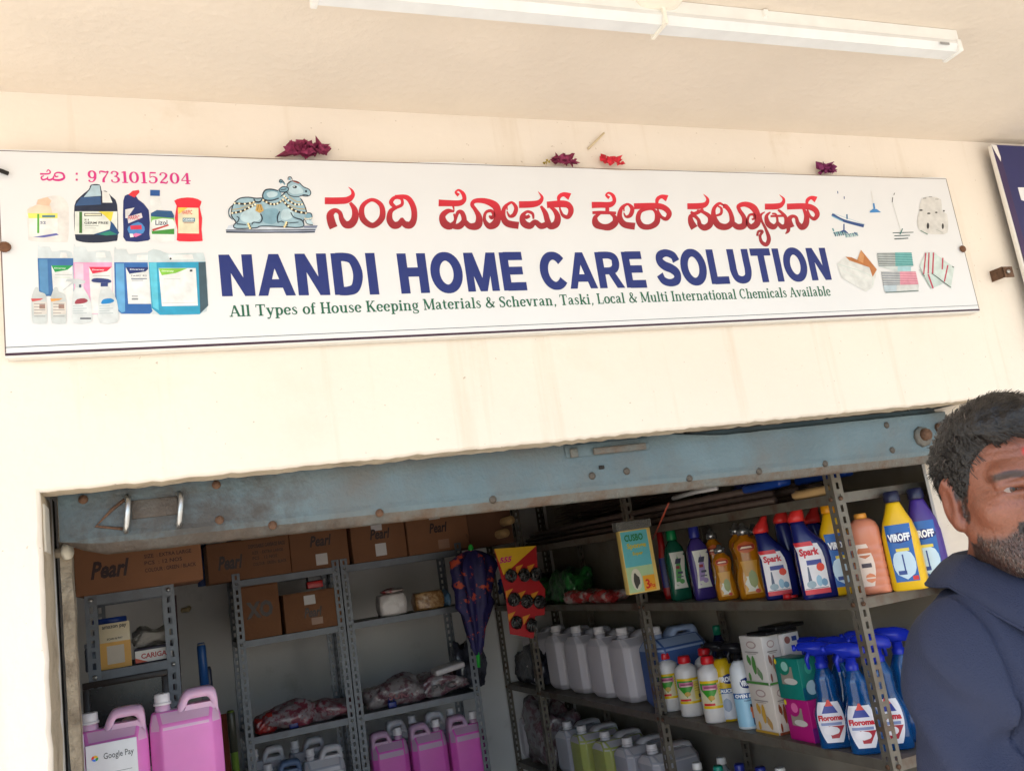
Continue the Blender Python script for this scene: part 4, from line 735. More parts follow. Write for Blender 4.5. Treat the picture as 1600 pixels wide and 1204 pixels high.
# ------------------------------------------------------------------ soft packs
def sack(name, label, cat, c, sx, sy, sz, mat, group=None, seed=0, bumps=1., text=None, tcol=(112, 44, 60), tmat=None):
    rg = np.random.default_rng(seed); mb = MB(); nu, nv = 44, 22; ph = rg.uniform(0, 6.28, 8)
    vs = []
    for j in range(nv+1):
        v = -PI/2+PI*j/nv
        for i in range(nu):
            u = 2*PI*i/nu; e = .55
            x = math.copysign(abs(math.cos(u))**e, math.cos(u))*abs(math.cos(v))**.6; y = math.copysign(abs(math.sin(u))**e, math.sin(u))*abs(math.cos(v))**.6; z = math.copysign(abs(math.sin(v))**.8, math.sin(v))
            k = 1+bumps*(.10*math.sin(3*u+ph[0]+2*v)+.09*abs(math.sin(4*u+ph[1]-3*v))-.10*abs(math.sin(6.5*u+ph[2]+5*v))+.06*abs(math.sin(11*u+ph[3]-6*v)))
            zz = z*k*(1+.25*math.sin(2*x*2+ph[4])+.2*math.sin(3*y+ph[5]))
            vs.append((x*sx*k, y*sy*k, sz+max(zz, -.98)*sz))
    fs = [(j*nu+i, j*nu+(i+1) % nu, (j+1)*nu+(i+1) % nu, (j+1)*nu+i) for j in range(nv) for i in range(nu)]
    t = thing(name, label, cat, c, 0, group); mb.add(vs, fs, mat, True); mb.build('bag', t, recalc=False)
    if text:
        pb = MB(); put_text(pb, text, ink(tcol), lambda x, z: (x*sx, -sy*1.03*(1-abs(x)**3*.2)-.006, sz+z*sz), -.4, .5, -.35, .25, .03); pb.build('lettering', t, recalc=False)
    return t
def film(name, rgb, rgb2, sc_=14): return M(name, rgb, .28, var=.2, vscale=30, dirt=rgb2, dscale=sc_, dlo=.47, dhi=.56, coat=.5, bump=.6, bscale=35)
f_pink = film('pink_print_film', (150, 138, 142), (128, 56, 72), 22); f_grey = film('grey_print_film', (140, 134, 136), (104, 70, 80), 22); f_red = film('red_mesh_film', (170, 48, 44), (110, 24, 28), 30); f_blue = film('dark_film', (60, 62, 74), (34, 36, 46)); f_green = film('green_film', (40, 110, 52), (20, 60, 30), 20); f_redp = film('red_packet_film', (176, 50, 50), (190, 176, 172), 10)
GB = 'plastic bags of mop refills on the back racks'
def zpos(px, py, Y): p = at(px, py, Y=Y); return p
for args in (('mop_packet', 'pink printed bag on the left back rack, its left end', 450, 1128, .15, .11, .05, f_pink, 3, 'SUKA'), ('mop_packet', 'pink printed bag next to the middle upright of the back racks', 523, 1112, .13, .11, .042, f_pink, 4, 'SUKA'),
             ('mop_packet', 'grey bag with red top edge on the right back rack', 618, 1085, .15, .11, .06, f_grey, 5, 'SUKA')):
    nm, lb, px, py, sx, sy, sz, mt, sd_, tx = args; p = at(px, py, Y=BY+.12); sack(nm, lb, 'bag', (p.x, BY+.14, ZA[2]+.001), sx, sy, sz, mt, GB, sd_, 1, tx)
p = at(415, 1140, Y=BY+.08); sack('net_bag', 'small shiny red net bag on the left back rack', 'bag', (p.x, BY+.09, ZA[2]+.001), .05, .06, .04, f_red, GB, 6)
p = at(672, 1060, Y=BY+.16); sack('mop_packet', 'grey and white bag with black letters on the right back rack', 'bag', (p.x+.03, BY+.15, ZA[2]+.001), .15, .1, .055, f_grey, GB, 7, 1, 'PVC', (40, 36, 44))
p = at(695, 1045, Y=BY+.1); b_w = MB().box(-.085, .085, -.05, .05, 0, .03, plast((206, 200, 202)), .008).build('folded_cloth', None, (p.x+.01, BY+.075, ZA[2]+.125)); b_w.rotation_euler = (.1, -.12, .06); tag(b_w, 'folded white cloth on top of the black lettered bag', 'cloth')
p = at(730, 1030, Y=BY+.18); sack('dark_bag', 'dark plastic bag at the right end of the back rack', 'bag', (p.x, BY+.2, ZA[2]+.001), .085, .1, .115, f_blue, GB, 8)
for px, lb in ((458, 'blue plastic clip in front of the pink bags on the left back rack'), (612, 'blue plastic clip in front of the grey bag on the right back rack')):
    p = at(px, 1120 if px < 500 else 1085, Y=BY+.02); t = thing('plastic_clip', lb, 'clip', (p.x, BY+.035, ZA[2]+.001), 0, 'blue plastic clips on the back racks'); mbx = plast((28, 44, 120)); MB().box(-.022, .022, -.012, .012, 0, .03, mbx, .004).build('body', t); MB().tube([(-.012, 0, .03), (-.014, 0, .05), (.014, 0, .05), (.012, 0, .03)], .005, mbx, 8).build('jaw', t)
p = at(610, 940, Y=BY+.1)
def wrap_pack(name, label, c, w, d, h, mat, seed):
    rg = np.random.default_rng(seed); t = thing(name, label, 'pack', c); bm = bmesh.new(); bmesh.ops.create_cube(bm, size=1); bmesh.ops.subdivide_edges(bm, edges=bm.edges[:], cuts=7, use_grid_fill=True)
    for v in bm.verts:
        x, y, z = v.co*2; k = 1-.05*(abs(x*y*z))-.03*(x*x*y*y+y*y*z*z+x*x*z*z); n_ = .025*math.sin(7*x+seed)*math.sin(6*z+y*4)+.02*math.sin(13*z+9*x); v.co = (x*w/2*(k+n_*.4), y*d/2*(k+n_), h/2+max(-1, z*(k+n_*.3))*h/2)
    me = bpy.data.meshes.new('pack'); bm.to_mesh(me); bm.free(); me.materials.append(mat); me.polygons.foreach_set('use_smooth', [True]*len(me.polygons)); o = bpy.data.objects.new('wrapper', me); C.objects.link(o); o.parent = t
    MB().tube([(w*.49, -.01, h*.3), (w*.54, 0, h*.5), (w*.49, .01, h*.75)], .004, mat, 6).build('twisted_end', t); return t
wrap_pack('tissue_pack', 'white wrapped tissue pack on the right back rack', (p.x, BY+.09, ZA[1]+.001), .15, .12, .116, M('white_tissue_film', (206, 200, 200), .25, coat=.6, bump=.5, bscale=30, var=.06), 2)
p = at(668, 932, Y=BY+.1); wrap_pack('scrub_pad_pack', 'brown and gold wrapped pack beside the white tissue pack', (p.x-.005, BY+.09, ZA[1]+.001), .165, .11, .098, film('gold_film', (140, 100, 60), (176, 140, 96), 40), 5)
p = at(692, 928, Y=BY+.1); sack('blue_pack', 'small light blue wrapped pack at the right of the gold pack', 'pack', (p.x+.022, BY+.13, ZA[1]+.001), .024, .05, .04, film('sky_film', (84, 130, 170), (130, 160, 190)), None, 11, .5)
p = at(610, 915, Y=BY+.1); sack('red_pack', 'flat red pack lying on the white tissue pack', 'pack', (p.x, BY+.09, ZA[1]+.118), .06, .05, .011, f_redp, None, 12, .5)
p = at(345, 852, Y=BY+.3); sack('blue_sheet', 'folded blue plastic sheet behind the long back carton', 'sheet', (p.x, BY+.34, ZA[0]+.001), .13, .03, .10, film('blue_sheet_film', (28, 52, 110), (18, 34, 76)), None, 51, .6)
# ------------------------------------------------------------------ jerry cans
def can_mesh(w, d, h, fill, m_empty, m_liq, m_cap, t, hf_=1.):
    """blow-moulded can: chamfered body, sloping shoulder, loop handle, screw cap"""
    c = .028
    def sec(z, sx, sy, ch): 
        X, Y_ = w/2*sx, d/2*sy; return [(X-ch, -Y_, z), (X, -Y_+ch, z), (X, Y_-ch, z), (X-ch, Y_, z), (-X+ch, Y_, z), (-X, Y_-ch, z), (-X, -Y_+ch, z), (-X+ch, -Y_, z)]
    zf = h*fill
    S = [sec(0, .86, .74, c*.8), sec(.006, .9, .84, c), sec(.03, 1, 1, c), sec(min(zf, h*.7), 1, 1, c)]; mats = [m_liq]*3
    if zf < h*.7: S.append(sec(h*.7, 1, 1, c)); mats.append(m_empty)
    S += [sec(h*.74, .99, .96, c), sec(h*.83, .93, .52, c*.6), sec(h*.845, .9, .44, c*.5)]; mats += [m_empty if fill < .74 else m_liq]+[m_empty]*2
    mb = MB(); vs = [v for s_ in S for v in s_]
    for i in range(len(S)-1): mb.add([], [], mats[i])
    for i in range(len(S)-1): mb.add([S[i][k] for k in range(8)]+[S[i+1][k] for k in range(8)], [(k, (k+1) % 8, (k+1) % 8+8, k+8) for k in range(8)], mats[i])
    mb.add(S[0], [tuple(range(8))[::-1]], m_liq); mb.add(S[-1], [tuple(range(8))], m_empty)
    bm = bmesh.new(); me = bpy.data.meshes.new('x')
    o = mb.build('body', t); bm.from_mesh(o.data); bmesh.ops.remove_doubles(bm, verts=bm.verts[:], dist=.0003)
    ed = [e for e in bm.edges if len(e.link_faces) == 2 and e.calc_face_angle(0) > .35]
    bmesh.ops.bevel(bm, geom=ed, offset=.0055, segments=2, affect='EDGES', profile=.6)
    for f in bm.faces: f.smooth = True
    bm.to_mesh(o.data); bm.free()
    hz = h*.835
    hd = MB(); yb = min(.29*d, .034)*max(1, d/.17); q_r = max(1, d/.15)
    oc = [(-w*.13, h*.80), (-w*.07, h*.90), (-w*.0, h*.965), (w*.08, h*.99), (w*.34, h*.99), (w*.435, h*.965), (w*.468, h*.90), (w*.475, h*.79)]
    ic = [(w*.035, h*.862), (w*.04, h*.880), (w*.06, h*.900), (w*.10, h*.910), (w*.29, h*.910), (w*.335, h*.900), (w*.36, h*.880), (w*.365, h*.862)]
    oc, ic = [[(x, h*.80+(z-h*.80)*hf_) for x, z in L_] for L_ in (oc, ic)]
    oc = [tuple(q) for q in crom(oc, 3)]; ic = [tuple(q) for q in crom(ic, 3)]; n = len(oc)
    oc2 = [(x*.985, z-.011) for x, z in oc]
    vs = [(x, y, z) for y, L_ in ((-yb, oc2), (-yb+.014, oc), (yb-.014, oc), (yb, oc2), (yb, ic), (-yb, ic)) for x, z in L_]
    hd.add(vs, [(r*n+i, r*n+i+1, ((r+1) % 6)*n+i+1, ((r+1) % 6)*n+i) for r in range(6) for i in range(n-1)], m_empty, True)
    hd.add([(w*.035-.012, -yb, h*.80), (w*.365+.012, -yb, h*.80), (w*.365+.0005, -yb, h*.80+h*.0625*hf_), (w*.035-.0005, -yb, h*.80+h*.0625*hf_), (w*.035-.012, yb, h*.80), (w*.365+.012, yb, h*.80), (w*.365+.0005, yb, h*.80+h*.0625*hf_), (w*.035-.0005, yb, h*.80+h*.0625*hf_)], [(0, 1, 2, 3), (4, 5, 6, 7), (3, 2, 6, 7)], m_empty)
    hd.build('handle', t, recalc=False)
    cp = MB(); cx = -w*.30
    cp.loft([(hz-.012, .024*q_r, .024*q_r, 2, cx), (h*.90, .019*q_r, .019*q_r, 2, cx)], m_empty, 16); 
    secs = [(h*.895, .0225, .0225, 2, cx), (h*.90, .0235, .0235, 2, cx), (h*.915, .0235, .0235, 2, cx), (h*.918, .021, .021, 2, cx), (h*.925, .021, .021, 2, cx), (h*.985, .0205, .0205, 2, cx), (h*.992, .018, .018, 2, cx)]
    secs = [(a_[0], a_[1]*q_r, a_[2]*q_r, 2, cx) for a_ in secs]; cp.loft(secs, m_cap, 18); cp.build('cap', t)
m_hdpe = M('milky_plastic', (206, 202, 206), .38, var=.03, sss=.25); m_capw = plast((226, 220, 222)); m_white = M('white_can_plastic', (206, 200, 206), .35, var=.03)
m_pinkl = M('pink_filled_plastic', (234, 136, 208), .24, var=.09, vscale=7, sss=.45); m_pinke = M('pink_tinted_empty_plastic', (226, 184, 212), .28, var=.05, sss=.45)  # door cans lighter than the back ones: stronger doorway light in the colour
m_yell = M('yellow_green_filled_plastic', (178, 184, 104), .34, var=.05, sss=.25); m_bluel = M('blue_filled_plastic', (70, 96, 150), .34, var=.06, sss=.2); m_dkb = M('dark_blue_filled_plastic', (44, 64, 110), .35, var=.06); m_clear = M('clear_filled_plastic', (176, 176, 186), .34, var=.05, sss=.25)
def can(label, loc, rz, group, liq=None, empty=None, fill=.72, w=.19, d=.125, h=.30, hf_=1.):
    t = thing('jerry_can', label, 'jerry can', loc, rz, group); can_mesh(w, d, h, fill, empty or m_hdpe, liq or m_white, m_capw, t, hf_); return t
# counter near the door with the two pink cans
tz = 1.115
ct = thing('counter', 'wooden counter just inside the door under the pink cans', 'counter', (-.02, .78, .05)); m_wood = M('counter_laminate', (120, 84, 58), .5, var=.15, vscale=6)
MB().box(-.22, .24, -.2, .16, tz-.05-.03, tz-.05, m_wood, .004).build('top', ct)
for x in (-.2, .18):
    for y in (-.18, .1): MB().box(x, x+.04, y, y+.04, 0, tz-.0805, m_wood).build('leg', ct)
MB().box(-.157, .177, -.17, -.155, .1, tz-.082, m_wood).build('front_panel', ct)
PC = 'pink five litre cans on the counter'
p = at(176, 1150, Y=.80); c1 = can('left pink can on the counter, behind the payment card', (p.x, .80, tz), 0, PC, m_pinkl, m_pinke, .70, .178, .12, .302)
p = at(289, 1150, Y=.80); c2 = can('right pink can on the counter, nothing in front of it', (p.x+.004, .80, tz), 0, PC, m_pinkl, m_pinke, .70, .186, .12, .318)
# payment card in front of the left can, thin booklet beside it
def standee(label, x0, x1, z0, z1, y, texts, marks, mat, group=None, name='payment_card'):
    w, h = x1-x0, z1-z0; t = thing(name, label, 'card', ((x0+x1)/2, y, z0), 0, group)
    MB().box(-w/2, w/2, 0, .003, 0, h, mat, .0008).build('card', t); MB().box(-w/2+.004, w/2-.004, .003, .03, 0, .003, mat).build('foot', t)
    for a, b, c, e, rgb in marks: k_ = marks.index((a, b, c, e, rgb)); MB().add([(-w/2+u*w, -.0003-.0002*k_, v*h) for u, v in ((a, c), (b, c), (b, e), (a, e))], [(0, 1, 2, 3)], ink(rgb)).build('print', t, recalc=False)
    if texts:
        pb = MB()
        for s_, a, b, c, e, rgb, bold in texts: put_text(pb, s_, ink(rgb), lambda x, z: (-w/2+x*w, -.0009, z*h), a, b, c, e, bold)
        pb.build('lettering', t, recalc=False)
    return t
a, b = at(133, 1163, Y=.715), at(213, 1150, Y=.715)
gp_ = standee('white payment card standing before the left pink can', a.x, b.x, tz, b.z, .715, (('Google Pay', .34, .93, .80, .89, (90, 92, 96), .005), ('Scan & Pay', .4, .66, .585, .625, (70, 72, 76), .01)), ((.12, .88, .665, .67, (120, 120, 124)), (.12, .90, .12, .55, (206, 206, 206))), plast((236, 236, 238)))
lg = MB(); w_ = b.x-a.x; h_ = b.z-tz
for k, (rgb, a0) in enumerate((((66, 133, 244), 200), ((234, 67, 53), 110), ((251, 188, 5), 20), ((52, 168, 83), 290))):
    cx, cz = -w_/2+.17*w_, .85*h_; vf = ribbon([(cx+.0055*math.cos(rad(a0+j*22)), cz+.0045*math.sin(rad(a0+j*22)), .0055) for j in range(5)], 3); lg.add([(x, -.0008-.0001*k, z) for x, z in vf[0]], vf[1], ink(rgb))
lg.build('logo', gp_, recalc=False)
a = at(121, 1145, Y=.70); bk = MB().box(-.006, .006, -.05, .05, 0, a.z-tz, plast((206, 190, 206)), .001).build('booklet', None, (a.x+.004, .70, tz)); bk.rotation_euler = (0, 0, .15); tag(bk, 'thin pale booklet standing on edge beside the payment card', 'booklet')
# left wall rack things
zl = 1.491
a, b = at(158, 1045, Y=LY+.03), at(206, 1032, Y=LY+.03); top = at(160, 975, Y=LY+.03).z
standee('cream and orange payment card on the left wall rack', a.x, b.x, zl, top, LY+.03, (('amazon pay', .1, .9, .86, .95, (60, 58, 60), .02), ('SCAN & PAY', .24, .76, .63, .675, (60, 58, 60), .02)), ((0, 1, .0, .58, (214, 160, 70)), (.22, .78, .10, .50, (196, 184, 168))), plast((216, 200, 168)))
a, b = at(212, 1025, Y=LY+.02), at(268, 1010, Y=LY+.02); bx = thing('lettered_box', 'low white box with red lettering on the left wall rack', 'box', ((a.x+b.x)/2, LY+.09, zl))
MB().box(-.06, .06, -.06, .06, 0, .05, plast((60, 56, 70)), .002).build('body', bx); MB().add([(-.058, -.0606, .004), (.058, -.0606, .004), (.058, -.0606, .042), (-.058, -.0606, .042)], [(0, 1, 2, 3)], ink((222, 216, 212))).build('label', bx, recalc=False)
pb = MB(); put_text(pb, 'CARIGAR', ink((176, 40, 40)), lambda x, z: (x, -.0611, z), -.04, .054, .015, .032, .03); pb.build('lettering', bx, recalc=False)
MB().add([(-.058, -.0609, .004), (-.02, -.0609, .004), (-.058, -.0609, .02)], [(0, 1, 2)], ink((206, 76, 44))).build('corner_print', bx, recalc=False)
p = at(238, 985, Y=LY+.1); sack('cloth_bundle', 'crumpled pale cloth on the red lettered box', 'cloth', (p.x, LY+.1, zl+.051), .058, .05, .028, M('pale_cloth', (170, 164, 156), .9, var=.1, bump=.5, bscale=40), None, 21, 1)
def jar(label, c, r, h, mb_, ml, group=None):
    t = thing('plastic_jar', label, 'jar', c, 0, group); MB().loft([(0, r*.9, r*.9), (.005, r, r), (h*.75, r, r), (h*.84, r*.85, r*.85), (h*.86, r*.85, r*.85)], mb_, 20).build('body', t); MB().loft([(h*.86, r*1.0, r*1.0), (h*.98, r*1.0, r*1.0), (h, r*.94, r*.94)], ml, 20).build('lid', t); return t
p = at(172, 985, Y=LY+.13); jar('clear plastic jar with blue lid on the left wall rack', (p.x, LY+.14, zl), .055, .165, M('clear_jar', (150, 156, 168), .12, trans=.5, var=.05), plast((32, 62, 140)))
p = at(150, 1020, Y=LY+.05); jar('small glassy jar at the left upright of the left wall rack', (p.x-.012, LY+.075, zl), .024, .09, M('clear_jar2', (120, 130, 150), .1, trans=.5, var=.1), plast((140, 146, 160)))
# framed picture under that shelf
a, b = at(132, 1140, Y=LY-.012), at(262, 1050, Y=LY-.012); fp = thing('framed_picture', 'dark framed picture of a pale face leaning on the left wall rack', 'picture', ((a.x+b.x)/2, LY-.012, 1.2), 0, None, -.05)
wf, hf = b.x-a.x, .262; md = M('dark_frame', (44, 34, 30), .4, var=.2)
for bx_ in ((-wf/2, wf/2, 0, .02), (-wf/2, wf/2, hf-.02, hf)): MB().box(bx_[0], bx_[1], -.008, .01, bx_[2], bx_[3], md, .002).build('frame', fp)
for bx_ in ((-wf/2, -wf/2+.02), (wf/2-.02, wf/2)): MB().box(bx_[0], bx_[1], -.008, .01, .0202, hf-.0202, md, .002).build('frame', fp)
MB().box(-wf/2+.018, wf/2-.018, 0, .008, .018, hf-.018, M('dark_print', (34, 28, 26), .25, var=.3, vscale=20)).build('print', fp)
fc = MB(); cz = .09
for pts, rgb in (([(0, .045), (.026, .03), (.03, 0), (.02, -.03), (0, -.042), (-.02, -.03), (-.03, 0), (-.026, .03)], (120, 100, 84)), ([(0, .04), (.02, .028), (.02, .01), (0, .014), (-.02, .01), (-.02, .028)], (160, 140, 118)), ([(-.016, .0), (-.006, .002), (-.007, -.005), (-.015, -.005)], (44, 34, 30)), ([(.016, .0), (.006, .002), (.007, -.005), (.015, -.005)], (44, 34, 30)), ([(-.012, -.02), (.012, -.02), (.006, -.026), (-.006, -.026)], (70, 46, 40))):
    q = [tuple(z) for z in crom([(x, z) for x, z in pts], 3, True)[:-1]]; fc.add([(x+.0, -.0006-.0002*len(fc.mats), cz+z) for x, z in q], [tuple(range(len(q)))], ink(rgb))
fc.build('portrait', fp, recalc=False)
# ------------------------------------------------------------------ poles and broom beside the left rack
def pole(name, label, pa, pb_, r, mat, tip=None, group=None):
    t = thing(name, label, 'pole', pb_, 0, group); v = Vector(pa)-Vector(pb_); MB().tube([(0, 0, 0), v*.5, v], r, mat, 10).build('shaft', t)
    if tip: MB().tube([v*.86, v*.99, v*1.003], [r*1.12, r*1.12, r*.8], tip, 10).build('sleeve', t)
    return t
for px, py, Y, r, c1_, c2_, lb in ((314, 1005, 2.3, .017, (150, 150, 156), (36, 84, 150), 'grey pole with blue sleeve standing by the left back rack'), (325, 1042, 2.34, .012, (60, 62, 66), (40, 44, 70), 'thin dark pole beside the blue sleeved pole'), (347, 1115, 2.2, .018, (130, 64, 50), None, 'brown red pole standing by the left back rack'), (360, 1110, 2.12, .015, (104, 128, 50), (60, 60, 50), 'olive green pole standing by the left back rack')):
    p = at(px, py, Y=Y); pole('pole', lb, (p.x, Y, p.z), (p.x+.01, Y-.05, .05), r, plast(c1_), plast(c2_) if c2_ else None, 'poles leaning by the left back rack')
a, b = at(268, 930, Y=1.95), at(286, 1120, Y=1.95); pole('folded_pipe', 'dark maroon rolled hose hanging beside the left wall rack', (a.x, 1.95, a.z), (b.x-.02, 1.95, b.z-.3), .018, M('maroon_hose', (62, 38, 46), .6, var=.2))
p = at(291, 952, Y=RY1-.03); hk = MB().tube([p+Vector((-.02, .029, 0)), p+Vector((.01, 0, 0)), p+Vector((.02, -.01, .012))], [.014, .014, .01], M('beige_hook', (196, 176, 132), .5), 10).build('wall_hook'); tag(hk, 'beige wall hook on the back wall right of the left wall rack', 'hook')
# ------------------------------------------------------------------ cans at the back
GP = 'pink cans on the bottom of the right back rack'
for k, (px, py, lb) in enumerate(((604, 1150, 'leftmost of three pink cans on the right back rack'), (664, 1135, 'middle one of three pink cans on the right back rack'), (722, 1120, 'rightmost of three pink cans on the right back rack'))):
    p = at(px, py, Y=BY+.07); can(lb, (p.x+.004, BY+.08, ZA[3]+.001), PI, GP, M('pink_filled_plastic_2', (216, 96, 186), .32, var=.05, sss=.2), M('pink_tinted_empty_plastic_2', (186, 150, 178), .34, var=.04, sss=.2), .66, .192, .13, at(px, py-28, Y=BY+.07).z+.022-ZA[3] if False else .385)  # darker pink than the counter cans: dimmer back of the shop in the colour
for px, lb in ((628, 'milky can behind the left pink cans at the back'), (690, 'milky can behind the right pink cans at the back')):
    p = at(px, 1120, Y=BY+.24); can(lb, (p.x, BY+.26, ZA[3]+.001), PI, 'milky cans behind the pink row', m_clear, None, .7, .192, .12, .40)
for px, Y, lb, lq, hh in ((438, .09, 'dark blue can on the bottom of the left back rack', m_dkb, .345), (505, .08, 'milky can with pale label beside the dark blue can', m_clear, .375)):
    p = at(px, 1190, Y=BY+Y); t = can(lb, (p.x, BY+Y, ZA[3]+.001), 0, 'cans on the bottom of the left back rack', lq, m_hdpe if lq is m_clear else M('blue_tint_empty', (96, 116, 150), .35), .68, .205, .13, hh)
    if lq is m_clear: MB().box(-.07, .085, -.0668, -.0655, .05, .25, plast((206, 206, 206))).build('label', t)
for px, lb in ((415, 'milky can behind the dark blue can at the back'), (480, 'milky can behind the pale labelled can at the back')):
    p = at(px, 1175, Y=BY+.25); can(lb, (p.x, BY+.27, ZA[3]+.001), 0, 'milky cans behind the front row', m_clear, None, .7, .19, .12, .40)
# ================================================================== bottles on the right rack
def face_cam(x, y, extra=0.): return math.atan2(CAM.x-x, -(CAM.y-y))+extra
class Bottle:
    """thing > body, cap, label, lettering; body is a loft of superellipse sections (fractions of h and w)"""
    def __init__(s, name, label, cat, loc, rz, h, group=None, ry=0., k=1.):
        s.k = k; s.t = thing(name, label, cat, loc, rz, group, 0, ry); s.h = h
    def body(s, secs, mat, n=24, name='body', mat_of=None, smooth=True):
        s.secs = [s.sc_(q) for q in secs]; MB().loft(s.secs, mat, n, mat_of, smooth).build(name, s.t); return s
    def extra(s, name, secs, mat, n=18): MB().loft([s.sc_(q) for q in secs], mat, n).build(name, s.t); return s
    def sc_(s, q): return (q[0]*s.h, q[1]*s.k, q[2]*s.k)+((q[3],) if len(q) > 3 else ())+tuple(v*s.k for v in q[4:])
    def surf(s, x, z, eps):
        S = s.secs; k = 0
        while k < len(S)-2 and S[k+1][0] < z: k += 1
        a, b = S[k], S[k+1]; f = min(1, max(0, (z-a[0])/max(1e-6, b[0]-a[0]))); g = lambda i, d: (a[i] if len(a) > i else d)*(1-f)+(b[i] if len(b) > i else d)*f
        rx, ry, e, ox, oy = g(1, 0)+eps, g(2, 0)+eps, g(3, 2), g(4, 0), g(5, 0); u = max(-.985, min(.985, (x)/rx))
        return (ox+u*rx, oy-ry*(1-abs(u)**e)**(1/e), z)
    def lab(s, x0, x1, z0, z1, rgb, eps=.0008, name='label', outline=None, nx=10, nz=6, mat=None):
        """label patch hugging the body; outline(v) -> (left, right) fractions at height v in 0..1"""
        vs = []; x0 *= s.k; x1 *= s.k
        for j in range(nz+1):
            v = j/nz; l, r = outline(v) if outline else (0, 1)
            for i in range(nx+1): u = l+(r-l)*i/nx; vs.append(s.surf(x0+(x1-x0)*u, (z0+(z1-z0)*v)*s.h, eps))
        MB().add(vs, [(j*(nx+1)+i, j*(nx+1)+i+1, (j+1)*(nx+1)+i+1, (j+1)*(nx+1)+i) for j in range(nz) for i in range(nx)], mat or ink(rgb), True).build(name, s.lb if name != 'label' and s.lb else s.t, recalc=False)
        if name == 'label': s.lb = s.t.children[-1] if False else [c for c in bpy.data.objects[-1:]][0] if False else s.last()
        return s
    lb = None
    def last(s): return max((c for c in s.t.children if c.name.startswith('label')), key=lambda c: (len(c.name), c.name))
    def txt(s, tx, x0, x1, z0, z1, rgb, bold=.03, eps=.0022, shear=0.):
        mb = MB(); put_text(mb, tx, ink(rgb), lambda x, z: s.surf(x, z*s.h, eps), x0*s.k, x1*s.k, z0, z1, bold, shear); mb.build('lettering', s.lb or s.t, recalc=False); return s
def spot(px, py, X, Z, pxt=None, pyt=None):
    p = at(px, py, X=X); h = at(pxt, pyt, X=X).z-Z if pxt else None; return (X, p.y, Z+.001), h
oval = lambda v: (.5-.5*math.sqrt(max(0, 1-(2*v-1)**2)), .5+.5*math.sqrt(max(0, 1-(2*v-1)**2)))
UP = 'bottles on the upper shelf of the right rack'; ZU = Z1
# red squeeze bottle, green and purple floor cleaner
loc, h = spot(1048, 934, 2.14, ZU, 1044, 817); b = Bottle('squeeze_bottle', 'slim red bottle with white cap behind the green floor cleaner', 'bottle', loc, face_cam(*loc[:2]), h, UP)
b.body([(0, .022, .018, 3), (.05, .026, .02, 3), (.45, .026, .02, 3), (.62, .02, .018, 2.4), (.72, .015, .015), (.9, .014, .014)], plast((176, 30, 34))).extra('cap', [(.9, .018, .018), (.985, .019, .019), (1, .017, .017)], plast((214, 208, 206))).lab(-.024, .02, .15, .55, (44, 50, 120))
def cleaner(px, base, top, X, rgb, cap, label, swoosh, dx=0):
    loc, h = spot(px, base, X, ZU, px+dx, top); b = Bottle('floor_cleaner_bottle', label, 'bottle', loc, face_cam(loc[0], loc[1], .25), h, UP, k=1.2)
    w = .037
    b.body([(0, w*.92, .024, 4), (.02, w, .027, 4), (.2, w*.97, .026, 4), (.23, w, .027, 4), (.3, w*.97, .026, 4), (.33, w, .027, 4), (.62, w, .027, 3.6), (.72, w*.86, .025, 3), (.79, w*.55, .019, 2.4), (.83, .015, .015)], plast(rgb, .25)).extra('cap', [(.83, .0185, .0185), (.84, .019, .019), (.985, .018, .018), (1, .015, .015)], plast(cap))
    b.lab(-.026, .024, .16, .66, (214, 214, 206), outline=lambda v: (.0+.12*math.sin(v*3), 1-.1*math.sin(v*5)))
    b.lab(-.02, .016, .2, .62, swoosh, .0014, 'label_print', lambda v: (.1+.5*v*v, .35+.6*math.sin(v*PI)*.6+.2*v)).lab(-.012, .014, .50, .57, (60, 60, 84), .002, 'label_print', lambda v: (.25*v, 1-.2*(1-v))).lab(-.01, .004, .43, .47, (150, 60, 70), .002, 'label_print').lab(-.006, .012, .36, .39, (70, 74, 96), .002, 'label_print').lab(-.01, .012, .31, .325, (90, 94, 110), .002, 'label_print').lab(-.004, .014, .22, .29, swoosh, .002, 'label_print', oval); return b
cleaner(1066, 935, 822, 2.09, (24, 84, 66), (14, 128, 74), 'dark green floor cleaner bottle with green cap on the upper shelf', (92, 160, 92))
cleaner(1103, 935, 818, 2.09, (62, 48, 116), (40, 46, 132), 'purple floor cleaner bottle with blue cap on the upper shelf', (160, 140, 190), -2)
m_amber = M('amber_liquid_bottle', (224, 146, 28), .12, var=.1, vscale=9, trans=.5, coat=.4); m_silver = M('silver_cap', (170, 170, 172), .25, .8, var=.1)
